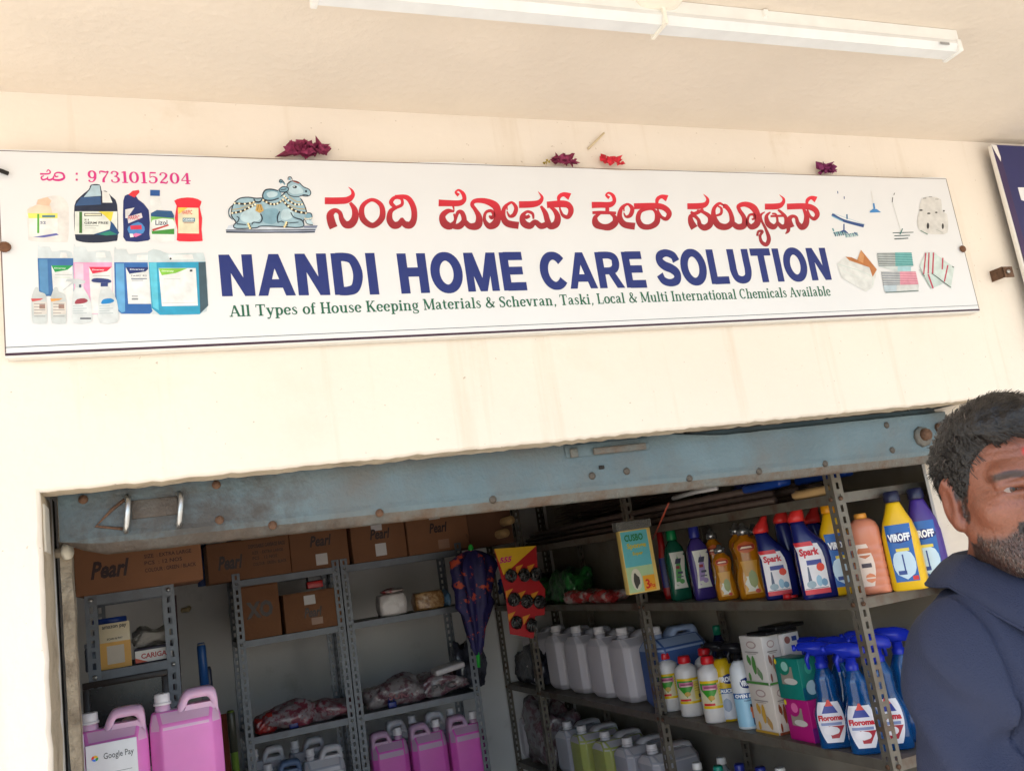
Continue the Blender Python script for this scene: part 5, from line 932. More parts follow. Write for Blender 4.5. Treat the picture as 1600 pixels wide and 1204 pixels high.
def amber(px, base, top, X, label, k=1., dx=0):
    loc, h = spot(px, base, X, ZU, px+dx, top); b = Bottle('dish_liquid_bottle', label, 'bottle', loc, face_cam(*loc[:2]), h, UP, k=1.28); w = .034*k
    b.body([(0, w*.92, .022*k, 3.4), (.02, w, .025*k, 3.4), (.25, w*1.02, .026*k, 3.2), (.45, w*.78, .022*k, 3), (.55, w*.76, .022*k, 3), (.68, w*.92, .024*k, 2.6), (.76, w*.8, .021*k, 2.2), (.82, .014, .014), (.84, .014, .014)], m_amber).extra('cap', [(.84, .0185, .0185), (.93, .0185, .0185), (.935, .012, .012), (.955, .009, .009), (1, .006, .006)], m_silver)
    b.lab(-w*.62, w*.62, .6, .76, (196, 96, 44), outline=oval).lab(-w*.55, w*.55, .645, .71, (150, 40, 30), .0014, 'label_print').lab(-w*.42, w*.42, .665, .69, (236, 214, 190), .002, 'label_print', lambda v: (.15*v, 1-.1*v)).lab(-w*.66, w*.66, .07, .5, (214, 170, 70), outline=lambda v: (.05+.12*math.sin(v*PI), .95-.12*math.sin(v*PI)), mat=M('amber_label', (206, 150, 50), .3))
    b.lab(-w*.5, w*.45, .1, .3, (216, 214, 200), .0014, 'label_print', lambda v: (.1*math.sin(9*v)+.1, .9-.2*v)).lab(-w*.2, w*.4, .14, .38, (140, 150, 90), .002, 'label_print', oval).lab(.1*w, .45*w, .07, .13, (200, 60, 40), .002, 'label_print', oval); return b
amber(1128, 928, 823, 2.17, 'amber dish liquid bottle at the back left of the three amber ones', 1, -2)
amber(1139, 937, 849, 2.07, 'small amber dish liquid bottle standing in front of the others', .95, -5)
amber(1181, 935, 815, 2.09, 'large amber dish liquid bottle left of the blue cleaners', 1.25, -6)
amber(1168, 925, 815, 2.19, 'amber bottle with silver cap hidden behind the large amber one', 1.0, -8)
amber(1196, 924, 816, 2.2, 'amber bottle behind the large one, next to the blue cleaner', 1.0, -8)
# blue toilet cleaner with angled red nozzle
m_tb = plast((24, 30, 92), .25)
def toilet(px, base, top, X, label, turn=0., front=True, dx=-6):
    loc, h = spot(px, base, X, ZU, px+dx, top); b = Bottle('toilet_cleaner_bottle', label, 'bottle', loc, face_cam(loc[0], loc[1], turn), h, UP, k=1.36)
    w = .044; b.body([(0, w*.94, .026, 4), (.02, w, .029, 4), (.4, w, .029, 4), (.52, w*.96, .028, 3.6), (.60, w*.78, .026, 3, -.008), (.70, w*.52, .022, 2.6, -.018), (.77, .0185, .018, 2.2, -.023), (.80, .017, .017, 2, -.024)], m_tb)
    b.extra('cap', [(.80, .0205, .0205, 2, -.024), (.84, .021, .021, 2, -.024), (.87, .0195, .0195, 2, -.022), (.93, .0125, .0125, 2, -.016), (.985, .009, .009, 2, -.010), (1, .006, .006, 2, -.008)], plast((204, 46, 44)))
    if front:
        b.lab(-w*.86, w*.5, .06, .56, (226, 222, 224), outline=lambda v: (0, 1-.35*max(0, v-.7))).lab(-w*.86, w*.5, .05, .10, (206, 60, 70), .0012, 'label_print').lab(-w*.86, w*.1, .54, .585, (206, 46, 56), .0014, 'label_print')
        b.txt('Spark', -w*.78, w*.28, .42, .52, (196, 30, 50), .05).lab(-w*.5, w*.3, .345, .395, (60, 70, 140), .0014, 'label_print').lab(-w*.62, -w*.34, .14, .33, (84, 96, 120), .0014, 'label_print', lambda v: (.1+.3*v, .9-.25*v)).lab(-w*.7, -w*.2, .11, .19, (150, 170, 180), .0016, 'label_print', oval).lab(-w*.02, w*.4, .27, .36, (216, 66, 40), .0018, 'label_print', oval).lab(-w*.16, w*.16, .12, .24, (150, 186, 206), .0012, 'label_print', oval).lab(w*.1, w*.42, .12, .2, (110, 150, 180), .0013, 'label_print', oval).lab(-w*.8, w*.42, .105, .112, (120, 120, 130), .0018, 'label_print')
    else: b.lab(-w*.7, w*.6, .1, .5, (60, 36, 44), outline=oval).lab(-w*.5, w*.3, .2, .42, (150, 70, 50), .0014, 'label_print', oval)
    return b
toilet(1224, 933, 803, 2.07, 'blue toilet cleaner bottle with red nozzle, nearest the amber bottles', .1, True, -12)
toilet(1254, 926, 785, 2.17, 'blue toilet cleaner bottle turned sideways, behind the two facing ones', .7, False, -12)
toilet(1284, 932, 781, 2.06, 'blue toilet cleaner bottle with red nozzle beside the nearest upright', .1, True, -16)
toilet(1306, 921, 786, 2.2, 'blue toilet cleaner bottle half hidden behind the nearest upright', .4, False, -14)
o = Bottle('bottle_cap', 'loose red cap lying on the upper shelf before the blue cleaners', 'cap', (2.035, at(1230, 929, X=2.035).y, ZU+.001), 0, .02); o.body([(0, .012, .012), (.1, .016, .016), (.8, .015, .015), (1, .01, .01)], plast((196, 34, 40)), name='shell'); MB().tube([(.004, -.01, .008), (.03, -.016, .006)], .005, plast((196, 34, 40)), 8).build('tab', o.t)
def viroff(px, base, pxt, top, X, rgb, cap, label, turn=0., txt='VIROFF', k=1.):
    loc, h = spot(px, base, X, ZU, pxt, top); b = Bottle('floor_cleaner_bottle', label, 'bottle', loc, face_cam(loc[0], loc[1], turn), h, UP, k=1.3); w = .042*k
    b.body([(0, w*.9, .026, 3.4), (.02, w, .030, 3.4), (.35, w*1.0, .030, 3.2), (.55, w*.98, .029, 3), (.68, w*.82, .026, 2.6), (.78, w*.58, .022, 2.2), (.86, w*.42, .018, 2), (.885, .0155, .0155)], plast(rgb, .28)).extra('cap', [(.885, .019, .019), (.9, .0195, .0195), (.985, .0185, .0185), (1, .015, .015)], plast(cap))
    b.lab(-w*.72, w*.72, .09, .66, (36, 96, 170), outline=lambda v: (.06-.04*v, .94+.04*v)).lab(-w*.6, w*.62, .11, .42, (190, 214, 230), .0014, 'label_print', oval).lab(-w*.68, w*.7, .47, .58, (24, 40, 110), .0014, 'label_print', oval).txt(txt, -w*.6, w*.6, .49, .57, (236, 238, 242), .05).lab(-w*.3, w*.42, .39, .42, (220, 200, 80), .002, 'label_print').lab(-w*.4, w*.05, .16, .20, (40, 70, 140), .002, 'label_print').lab(-w*.05, w*.03, .18, .36, (40, 70, 140), .002, 'label_print').lab(w*.3, w*.6, .1, .14, (206, 50, 50), .002, 'label_print'); return b
viroff(1322, 928, 1306, 783, 2.13, (222, 172, 20), (222, 150, 20), 'yellow bottle with blue label partly hidden by the nearest upright', .2)
viroff(1424, 916, 1388, 768, 2.2, (224, 180, 24), (34, 36, 60), 'yellow floor cleaner bottle with dark cap near the right jamb', -.12)
viroff(1462, 910, 1420, 764, 2.29, (70, 50, 132), (34, 36, 66), 'purple floor cleaner bottle beside the right jamb', -.12)
# peach handwash refill, ribbed shoulders
loc, h = spot(1370, 926, 2.13, ZU, 1352, 801); b = Bottle('refill_bottle', 'peach ribbed refill bottle between the nearest upright and the yellow bottle', 'bottle', loc, face_cam(loc[0], loc[1], -.05), h, UP); w = .05
rib = [(0, w*.92, .03, 4)]
for k in range(6): z = .03+k*.095; rib += [(z, w, .034, 4), (z+.06, w, .034, 4), (z+.078, w*.955, .0325, 4)]
b.body(rib+[(.62, w, .034, 3.6), (.8, w*.98, .034, 3.2), (.88, w*.82, .031, 2.8), (.93, w*.5, .024, 2.4)], M('peach_refill', (214, 136, 106), .25, var=.05, trans=.12, sss=.2)).extra('cap', [(.93, .02, .02), (.99, .0195, .0195), (1, .016, .016)], plast((222, 150, 60)))
b.lab(-w*.78, w*.3, .1, .62, (226, 206, 192), outline=lambda v: (.0, .75+.25*math.sin(v*PI))).lab(-w*.6, w*.2, .44, .6, (190, 110, 70), .0014, 'label_print', oval).lab(-w*.5, w*.1, .33, .40, (70, 60, 70), .0014, 'label_print').lab(-w*.4, w*.2, .14, .26, (214, 130, 90), .0014, 'label_print', oval)
# ------------------------------------------------------------------ middle shelf, near bay
MD = 'bottles on the middle shelf of the right rack'; ZM = Z2
def white_bottle(px, base, top, X, label, dx=-6):
    loc, h = spot(px, base, X, ZM, px+dx, top); b = Bottle('white_cleaner_bottle', label, 'bottle', loc, face_cam(loc[0], loc[1], .12), h, MD, k=1.36); w = .037
    b.body([(0, w*.94, w*.94), (.015, w, w), (.74, w, w), (.80, w*.9, w*.9), (.86, w*.5, w*.5), (.875, .015, .015)], plast((220, 216, 214), .3)).extra('cap', [(.875, .019, .019), (.89, .0205, .0205), (.98, .019, .019), (1, .016, .016)], plast((198, 26, 36)))
    b.lab(-w*.96, w*.96, .22, .64, (214, 206, 170)).lab(-w*.96, w*.96, .60, .64, (226, 190, 20), .0013, 'label_print').lab(-w*.96, w*.96, .22, .26, (226, 190, 20), .0013, 'label_print').lab(-w*.96, w*.25, .32, .60, (58, 150, 44), .0011, 'label_print', lambda v: (.5-.5*min(1, v*1.6), .5+.5*min(1, v*1.6))).lab(-w*.85, w*.3, .5, .575, (200, 120, 150), .0016, 'label_print').lab(-w*.55, -w*.05, .34, .42, (196, 160, 60), .0017, 'label_print', oval).lab(-w*.9, -w*.1, .265, .30, (206, 40, 50), .0016, 'label_print').lab(w*.3, w*.9, .28, .58, (226, 206, 96), .0012, 'label_print').lab(w*.62, w*.86, .3, .36, (90, 86, 90), .0018, 'label_print')
    b.lab(-w*.75, w*.18, .53, .55, (150, 50, 100), .002, 'label_print').lab(-w*.7, w*.1, .505, .515, (230, 220, 200), .002, 'label_print').lab(w*.36, w*.86, .53, .535, (120, 110, 70), .002, 'label_print').lab(w*.36, w*.86, .50, .505, (120, 110, 70), .002, 'label_print').lab(w*.36, w*.8, .46, .465, (120, 110, 70), .002, 'label_print').lab(w*.36, w*.86, .42, .425, (120, 110, 70), .002, 'label_print'); return b
white_bottle(1057, 1131, 1019, 2.10, 'white bottle with red cap, leftmost in the row of three')
white_bottle(1088, 1140, 1025, 2.08, 'white bottle with red cap, middle of the row of three', -7)
white_bottle(1126, 1147, 1025, 2.065, 'white bottle with red cap, right end of the row of three', -7)
white_bottle(1120, 1128, 1012, 2.2, 'white bottle with red cap standing behind the row of three', -12)
def sprayer(b, col, h0, big=1.):
    big = big*min(b.k, 1.22)
    """trigger head: collar, body, nozzle forwards, lever"""
    h = b.h; z = h0*h; m = plast(col, .3)
    MB().loft([(z, .015*big, .015*big), (z+.018*big, .0155*big, .0155*big), (z+.02*big, .012*big, .012*big), (z+.034*big, .012*big, .012*big)], m, 16).build('collar', b.t)
    zz = z+.034*big; prf = [(.034, 0), (.036, .012), (.03, .026), (.004, .034), (-.04, .036), (-.052, .03), (-.053, .018), (-.03, .014), (-.016, .0)]
    o = MB().prism([(x*big, zz+y*big) for x, y in prf], -.0105*big, .0105*big, m).build('trigger_head', b.t)
    bm = bmesh.new(); bm.from_mesh(o.data); bmesh.ops.bevel(bm, geom=bm.edges[:], offset=.003*big, segments=2, affect='EDGES'); [setattr(f, 'smooth', True) for f in bm.faces]; bm.to_mesh(o.data); bm.free()
    MB().tube([(-.022*big, 0, zz+.014*big), (-.032*big, 0, zz-.006*big), (-.030*big, 0, zz-.03*big)], [.006*big, .0055*big, .004*big], m, 8).build('trigger', b.t)
    MB().tube([(-.052*big, 0, zz+.024*big), (-.061*big, 0, zz+.024*big)], .008*big, m, 10).build('nozzle', b.t)
def can_spray(px, base, top, X, body_rgb, lab_top, label, name, rgb_top, dx=-6, front=0.):
    loc, h = spot(px, base, X, ZM, px+dx, top); b = Bottle('spray_bottle', label, 'bottle', loc, face_cam(loc[0], loc[1], front), h, MD, k=1.27); w = .0345
    b.body([(0, w*.95, w*.95), (.01, w, w), (.60, w, w), (.70, w*.9, w*.9), (.77, w*.6, w*.6), (.79, .015, .015)], plast(body_rgb, .3)); sprayer(b, (22, 22, 26), .75, .95)
    b.lab(-w*.95, w*.95, .03, .36, (120, 178, 214), mat=M(name+'_lower', lab_top, .3, var=.05)).lab(-w*.95, w*.95, .355, .42, (44, 96, 160), .0012, 'label_print').lab(-w*.2, w*.97, .47, .60, (24, 44, 110), .0012, 'label_print', oval, 12, 8); return b, w
b, w = can_spray(1149, 1151, 1004, 2.11, (214, 178, 30), (206, 212, 222), 'yellow topped spray bottle with black trigger behind the white spray bottle', 'faucet', 0, -8, -.05); b.txt('VIROFF', -w*.7, w*.9, .5, .57, (236, 238, 242), .05).txt('FAUCET', -w*.7, w*.85, .365, .41, (236, 240, 244), .05).lab(-w*.5, w*.3, .12, .3, (150, 166, 190), .0016, 'label_print', oval)
b, w = can_spray(1178, 1161, 1005, 2.065, (214, 218, 222), (150, 198, 224), 'white spray bottle with black trigger and pale blue label', 'oven', 0, -8, -.05); b.txt('VIROFF', -w*.12, w*.93, .5, .57, (236, 238, 242), .05).txt('OVEN & S', -w*.8, w*.9, .365, .41, (236, 240, 244), .05).txt('CLEANER', -w*.1, w*.8, .325, .345, (60, 80, 120), .02)
for a_, c_2, z0, z1, rgb in ((.3, .62, .20, .255, (206, 110, 70)), (.36, .6, .13, .2, (206, 120, 84)), (.4, .5, .05, .13, (40, 50, 96)), (.52, .6, .05, .13, (40, 50, 96)), (.34, .5, .255, .29, (40, 30, 34))): b.lab(w*a_, w*c_2, z0, z1, rgb, .0017, 'label_print')
# cartons of air freshener
def sbox(name, label, loc, rz, w, d, h, rgb, prints=(), sides=(), group=None, texts=()):
    t = thing(name, label, 'box', loc, rz, group); MB().box(-w/2, w/2, -d/2, d/2, 0, h, M('carton_%d_%d_%d' % rgb, rgb, .4, var=.04), .0015).build('body', t)
    def shape(kind, u0, u1, v0, v1, f, rgb_, k):
        if kind == 'o': P_ = [f(.5*(u0+u1)+.5*(u1-u0)*math.cos(a), .5*(v0+v1)+.5*(v1-v0)*math.sin(a), k) for a in np.linspace(0, 2*PI, 17)[:-1]]
        else: P_ = [f(u0, v0, k), f(u1, v0, k), f(u1, v1, k), f(u0, v1, k)]
        MB().add(P_, [tuple(range(len(P_)))], ink(rgb_)).build('print', t, recalc=False)
    fr_ = lambda u, v, k: (-w/2+u*w, -d/2-.0004-.00025*k, v*h); sd_ = lambda u, v, k: (-w/2-.0004-.00025*k, d/2-u*d, v*h)
    for k, q in enumerate(prints): shape(q[0], *q[1:5], fr_, q[5], k)
    for k, q in enumerate(sides): shape(q[0], *q[1:5], sd_, q[5], k)
    if texts:
        pb = MB()
        for s_, fl, a, b_, c, e, rgb_ in texts: put_text(pb, s_, ink(rgb_), (lambda x, z: fr_(x, z, 9)) if fl else (lambda x, z: sd_(x, z, 9)), a, b_, c, e, .02)
        pb.build('lettering', t, recalc=False)
    return t
BX = 'boxed goods on the middle shelf'; X0 = 2.035
yA = at(1222, 1165, X=X0).y; wA, dA, hA = .075, at(1187, 1158, X=X0).y-at(1222, 1165, X=X0).y+.004, .172
def leafy(c1_, c2_):
    o = [('o', .28, .72, .74, .9, (176, 150, 146)), ('o', .33, .67, .765, .875, (214, 206, 200))]
    for k in range(9): a = .2+.6*((k*37) % 10)/10; z = .14+.42*((k*53) % 10)/10; o.append(('o', a-.06, a+.06, z-.09, z+.09, (c1_, c2_, (166, 160, 146))[k % 3]))
    o += [('o', .42, .58, .2, .6, c1_), ('q', .2, .8, .66, .68, (150, 140, 136)), ('q', .3, .7, .63, .64, (150, 140, 136)), ('q', 0, 1, 0, .05, c1_)]
    return tuple(o)
sbox('freshener_box', 'cream freshener box with orange flower print, under the green printed one', (X0+wA/2, yA+dA/2, ZM+.001), 0, wA, dA, hA, (216, 206, 196), leafy((150, 76, 50), (120, 84, 70)), leafy((206, 160, 60), (190, 150, 90)), BX)
sbox('freshener_box', 'cream freshener box with green leaf print, on top of the orange one', (X0+wA/2+.003, yA+dA/2+.008, ZM+hA+.002), 0, wA, dA, hA, (216, 210, 206), leafy((150, 100, 90), (170, 120, 106))[:-1]+(('q', 0, 1, 0, .04, (84, 150, 70)),), leafy((84, 140, 70), (120, 150, 110)), BX)
sbox('freshener_box', 'second cream box at the back of the stack, only its top end showing', (X0+wA*1.5+.008, yA+dA/2-.01, ZM+hA+.002), 0, wA, dA, hA-.004, (214, 208, 206), (('q', .55, .85, .82, .92, (40, 60, 130)), ('o', .1, .45, .78, .94, (150, 96, 90))), (), BX)
sbox('freshener_box', 'lower cream box at the back of the stack behind the magenta box', (X0+wA*1.5+.008, yA+dA/2-.01, ZM+.001), 0, wA, dA, hA, (212, 204, 196), (), (), BX)
yB = at(1278, 1180, X=X0-.01).y; dB = at(1240, 1172, X=X0-.01).y-yB; wB = .075; hB = .138
def cut(c): return (('o', .18, .62, .60, .95, c), ('q', .2, .7, .36, .8, (150, 140, 128)), ('o', .1, .62, .58, 1.0, c), ('o', .3, .85, .36, .52, (206, 202, 196)), ('o', .28, .56, .68, .92, (150, 200, 190) if c[1] > 80 else (226, 110, 170)), ('o', .02, .12, .84, .98, (222, 200, 40)))
sbox('soap_box', 'magenta soap box with cut-out window, under the teal box', (X0-.01+wB/2, yB+dB/2, ZM+.001), 0, wB, dB, hB, (176, 26, 118), (('q', .0, 1, 0, .35, (120, 36, 130)), ('o', .2, .8, .45, .85, (206, 70, 150))), cut((176, 26, 118)), BX)
sbox('soap_box', 'teal soap box with cut-out window, on the magenta box', (X0-.012+wB/2, yB+dB/2+.008, ZM+hB+.002), 0, wB*1.02, dB*1.03, hB, (20, 122, 112), (('q', 0, 1, 0, .3, (16, 92, 120)), ('o', .2, .85, .1, .45, (170, 200, 214)), ('o', .3, .7, .6, .9, (60, 160, 140))), cut((20, 122, 100)), BX)
tr_ = thing('black_tray', 'black plastic trays lying on top of the cream boxes', 'tray', (X0+.09, yA+.03, ZM+2*hA+.004), .1); mk = plast((24, 24, 26)); MB().box(-.09, .06, -.05, .06, 0, .012, mk, .003).build('lower_tray', tr_); MB().box(-.05, .09, -.06, .04, .0125, .026, mk, .003).build('upper_tray', tr_)
# dark bottle behind
loc, h = spot(1143, 1110, 2.3, ZM, 1132, 977); b = Bottle('dark_bottle', 'dark blue bottle with green cap at the back of the middle shelf', 'bottle', loc, face_cam(*loc[:2]), h, MD); b.body([(0, .038, .038), (.01, .04, .04), (.6, .04, .04), (.78, .026, .026), (.88, .015, .015)], plast((22, 26, 58), .2)).extra('cap', [(.88, .018, .018), (.98, .018, .018), (1, .015, .015)], plast((20, 112, 84)))
# glass cleaner sprays
m_glass = M('blue_glass_cleaner', (20, 96, 168), .08, var=.08, vscale=8, trans=.55, coat=.5, ior=1.35)
def floroma(px, base, top, X, label, dx, turn=0., text=True):
    loc, h = spot(px, base, X, ZM, px+dx, top); b = Bottle('glass_cleaner_spray', label, 'bottle', loc, face_cam(loc[0], loc[1], turn), h, 'blue glass cleaner sprays on the middle shelf', k=1.36); w = .04
    b.body([(0, w*.92, .026, 3.4), (.015, w, .029, 3.4), (.32, w*.98, .029, 3), (.42, w*.78, .026, 2.8), (.5, w*.62, .024, 2.6), (.56, w*.66, .024, 2.5), (.60, w*.6, .023, 2.5), (.64, w*.66, .024, 2.5), (.68, w*.55, .022, 2.4), (.74, .016, .016), (.76, .0145, .0145)], m_glass); sprayer(b, (26, 44, 170), .73, 1.12)
    if text: b.lab(-w*.86, w*.7, .06, .44, (214, 214, 222), outline=lambda v: (.5-.5*math.sin(PI*min(1, .16+v*.62))**.7, .5+.5*math.sin(PI*min(1, .16+v*.62))**.7), nz=12).lab(-w*.55, w*.4, .335, .41, (40, 56, 140), .0013, 'label_print', lambda v: (.25*v, 1-.25*v)).lab(-w*.3, w*.18, .40, .46, (206, 60, 50), .0015, 'label_print', lambda v: (.4*v, 1-.4*v)).txt('Floroma', -w*.80, w*.60, .265, .32, (190, 20, 44), .05).lab(-w*.7, w*.5, .222, .248, (120, 136, 180), .0015, 'label_print').lab(-w*.6, w*.62, .1, .215, (160, 30, 50), .0013, 'label_print', lambda v: (.3*(1-v)+.25*v, 1-.35*(1-v))).lab(-w*.62, w*.3, .13, .215, (222, 220, 226), .0018, 'label_print', oval)
    return b
floroma(1315, 1193, 1004, 2.045, 'blue glass cleaner spray left of the nearest upright, label facing out', -16)
floroma(1366, 1207, 1006, 2.05, 'blue glass cleaner spray directly behind the nearest upright', -20)
floroma(1408, 1196, 990, 2.13, 'blue glass cleaner spray just right of the nearest upright', -20)
floroma(1340, 1172, 996, 2.15, 'blue glass cleaner spray in the second row, left of the upright', -18, .2, False)
floroma(1390, 1172, 985, 2.24, 'blue glass cleaner spray in the back row, right of the upright', -22, .2, False)
floroma(1440, 1180, 978, 2.24, 'blue glass cleaner spray at the end of the shelf by the man', -22, .2, False)
floroma(1300, 1150, 1000, 2.24, 'blue glass cleaner spray in the back row, behind the soap boxes', -18, .2, False)
# ------------------------------------------------------------------ far bay: white cans, blue can, lower row
GC = 'white cans standing in a row on the middle shelf'
XF = 2.045
def cany(px, py): return at(px, py, X=XF).y
for px, py, lb in ((830, 1083, 'farthest white can in the middle shelf row'), (868, 1094, 'second farthest white can in the middle shelf row'), (900, 1102, 'third white can from the far end of the middle shelf row'), (935, 1111, 'fourth white can from the far end of the middle shelf row'), (976, 1120, 'white can nearest to the blue can on the middle shelf')):
    can(lb, (XF+.145, cany(px, py)+jit(.006), ZM+.001), jit(.03), GC, m_white, M('white_can_top', (196, 192, 200), .36, var=.03), .8, .26, .205, .352, .62)
can('blue filled can right of the white ones on the middle shelf', (XF+.15, cany(1030, 1127)+.03, ZM+.001), .03, GC, m_bluel, M('blue_tint_top', (150, 166, 196), .35, var=.04), .70, .27, .21, .36, .8)
GL = 'cans standing in a row on the bottom shelf'
zc = Z3+.001
for px, py, lq, lb in ((820, 1122, None, 'farthest white can on the bottom shelf, beside the printed carton'), (853, 1128, None, 'second white can on the bottom shelf, behind an upright'), (885, 1130, m_clear, 'clear can with open mouth on the bottom shelf'), (910, 1144, m_yell, 'first yellow green can on the bottom shelf'), (946, 1156, m_yell, 'second yellow green can on the bottom shelf'), (982, 1170, m_clear, 'clear can right of the yellow green ones on the bottom shelf'), (1020, 1179, m_clear, 'clear can nearest to the upright on the bottom shelf')):
    p = at(px, py, X=XF+.067); can(lb, (XF+.145, p.y, zc), jit(.04), GL, lq or m_white, None, .70, .26, .19, max(.28, p.z-zc+.004), .7)
p = at(784, 1150, X=XF); sbox('printed_carton', 'white carton with dark red print at the far end of the bottom shelf', (XF+.14, p.y+.02, zc), 0, .24, .22, .36, (196, 186, 186), (('o', .1, .5, .3, .9, (60, 34, 40)), ('q', .3, .9, .05, .2, (150, 40, 44))), (('o', .2, .6, .4, .9, (60, 34, 44)), ('q', .1, .9, .05, .2, (150, 40, 44))))
# bottle tops of the bottom shelf, near bay
for px, py, cap, X, lb in ((1088, 1190, (220, 218, 216), 2.06, 'white capped bottle at the left of the near bottom shelf'), (1121, 1195, (20, 130, 112), 2.07, 'teal capped bottle on the near bottom shelf'), (1126, 1182, (222, 220, 218), 2.17, 'white capped bottle behind the teal capped one'), (1154, 1192, (32, 44, 130), 2.10, 'blue capped bottle on the near bottom shelf'), (1187, 1197, (30, 40, 120), 2.10, 'second blue capped bottle on the near bottom shelf'), (1060, 1160, (150, 150, 150), 2.26, 'grey capped bottle deep in the near bottom shelf'), (1218, 1198, (214, 214, 214), 2.18, 'clear capped bottle at the right of the near bottom shelf')):
    p = at(px, py, X=X); hh = p.z-zc; b = Bottle('refill_bottle', lb, 'bottle', (X, p.y, zc), face_cam(X, p.y), hh, 'capped bottles on the near bottom shelf'); b.body([(0, .043, .043), (.02, .046, .046), (.62, .046, .046), (.76, .036, .036), (.88, .017, .017), (.9, .016, .016)], M('clear_refill', (168, 172, 178), .25, trans=.2, var=.05)).extra('cap', [(.9, .02, .02), (.91, .021, .021), (.985, .02, .02), (1, .017, .017)], plast(cap))
# ------------------------------------------------------------------ upper shelf, far bay: pouches and packets
for k, (px, py, X, sx, sy, sz, mt, lb) in enumerate(((893, 905, 2.13, .085, .13, .085, f_green, 'green pouch on the far upper shelf behind the scrubber card'), (862, 900, 2.14, .07, .10, .06, f_green, 'green pouch at the left, deep on the far upper shelf'), (915, 928, 2.09, .07, .14, .03, f_redp, 'flat red packets in film on the far upper shelf'), (950, 932, 2.08, .06, .12, .026, f_redp, 'flat red packet nearest to the sponge pack'))):
    p = at(px, py, X=X); sack('pouch', lb, 'pouch', (X, p.y, Z1+.001), sx, sy, sz, mt, 'soft pouches on the far upper shelf', 30+k, 1.3)
p = at(790, 1060, X=2.12); sack('green_pack', 'clear bag with a green scrubber at the far end of the middle shelf', 'bag', (2.12, p.y, Z2+.001), .09, .12, .085, film('green_in_clear_film', (120, 134, 124), (60, 150, 50), 7), None, 41, .8)
p = at(772, 890, X=2.08); sack('blue_pouch', 'blue plastic pouch at the far end of the upper shelf', 'pouch', (2.1, p.y, Z1+.001), .07, .12, .10, film('blue_pouch_film', (34, 70, 140), (20, 40, 90)), 'soft pouches on the far upper shelf', 42, 1)
for k, (y, z, sx, sy, sz, mt, lb) in enumerate(((3.30, Z2, .12, .2, .11, f_blue, 'dark bag in the far corner of the middle shelf'), (3.32, Z1, .12, .2, .10, f_blue, 'dark bag in the far corner of the upper shelf'), (3.3, Z3, .13, .2, .16, f_grey, 'grey bag in the far corner of the bottom shelf'))): sack('dark_bag', lb, 'bag', (2.16, y, z+.001), sx, sy, sz, mt, 'bags in the far corner', 60+k, 1.2)
# ------------------------------------------------------------------ hanging things in front of the right rack
def hang_card():
    Yc = 2.35; cs = lambda px, py: at(px, py, Y=Yc)
    tlc, trc, blc = cs(772, 857), cs(840, 853), cs(797, 990); c = (tlc+trc)/2
    t = thing('scrubber_card', 'red and yellow card of steel scrubbers hanging from the right rack', 'card', (c.x, Yc, c.z)); f = lambda px, py: (cs(px, py).x-c.x, cs(px, py).z-c.z)
    out = [f(772, 857), f(838, 852), f(841, 905), f(852, 920), f(851, 960), f(836, 962), f(834, 997), f(797, 990), f(790, 930)]
    MB().prism(out, 0, .003, plast((172, 34, 40), .3)).build('card', t)
    tri = [f(772, 857), f(838, 852), f(787, 898)]; MB().add([(x, -.0006, z) for x, z in tri], [(0, 1, 2)], ink((226, 180, 40))).build('print', t, recalc=False)
    pb = MB(); a, b_ = f(780, 880), f(800, 868); put_text(pb, '555', ink((206, 40, 120)), lambda x, z: (x, -.0014, z), a[0], b_[0], a[1], b_[1], .05, .3); pb.build('lettering', t, recalc=False)
    ms = M('steel_wool', (84, 84, 84), .3, .9, var=.4, vscale=160); my = ink((214, 140, 40))
    for r, row in enumerate((((797, 899), (818, 898), (836, 897)), ((802, 936), (822, 939), (842, 940)), ((806, 972), (829, 976)))):
        for px, py in row:
            x, z = f(px, py); s = .036; MB().add([(x-s*1.0, -.0004-.0002*r, z+s*1.3), (x+s*.2, -.0004-.0002*r, z+s*1.5), (x-s*1.0, -.0004-.0002*r, z+s*.2)], [(0, 1, 2)], my).build('print', t, recalc=False)
            mb = MB()
            for q in range(14):
                ax = Vector(rng.normal(size=3)).normalized(); u = ax.orthogonal().normalized(); v = ax.cross(u); rr = s*rng.uniform(.62, .95); mb.tube([Vector((x, -.014, z))+Vector(((u*math.cos(a)+v*math.sin(a)).x*rr, (u*math.cos(a)+v*math.sin(a)).y*rr*.5, (u*math.cos(a)+v*math.sin(a)).z*rr)) for a in np.linspace(0, 2*PI, 13)], .0032, ms, 5, False)
            mb.build('scrubber', t, recalc=False)
    MB().tube([f(806, 853)[:1]+(0.0015,)+f(806, 853)[1:], f(805, 840)[:1]+(.0015,)+f(805, 840)[1:]], .0015, m_rust, 6).build('hanger', t)
hang_card()
Ys = 1.25; cs = lambda px, py: at(px, py, Y=Ys); a, b_, c_3 = cs(967, 830), cs(1014, 818), cs(979, 930); wS = (b_-a).x; hS = a.z-c_3.z
t = thing('sponge_pack', 'teal and yellow sponge pack hanging on the second upright of the right rack', 'pack', (a.x, Ys, c_3.z), 0, None, 0, 0)
MB().box(0, wS, 0, .03, 0, hS, M('sponge_side', (222, 190, 110), .7, var=.1), .002).build('sponge', t); g2 = lambda u, v, k=0: (u*wS, -.0006-.0003*k, v*hS)
for k, (u0, u1, v0, v1, rgb) in enumerate(((.02, .88, .02, .98, (96, 176, 186)), (.02, .88, .02, .42, (170, 196, 150)), (.5, .88, .02, .26, (226, 160, 50)))): MB().add([g2(u0, v0, k), g2(u1, v0, k), g2(u1, v1, k), g2(u0, v1, k)], [(0, 1, 2, 3)], ink(rgb)).build('print', t, recalc=False)
pb = MB()
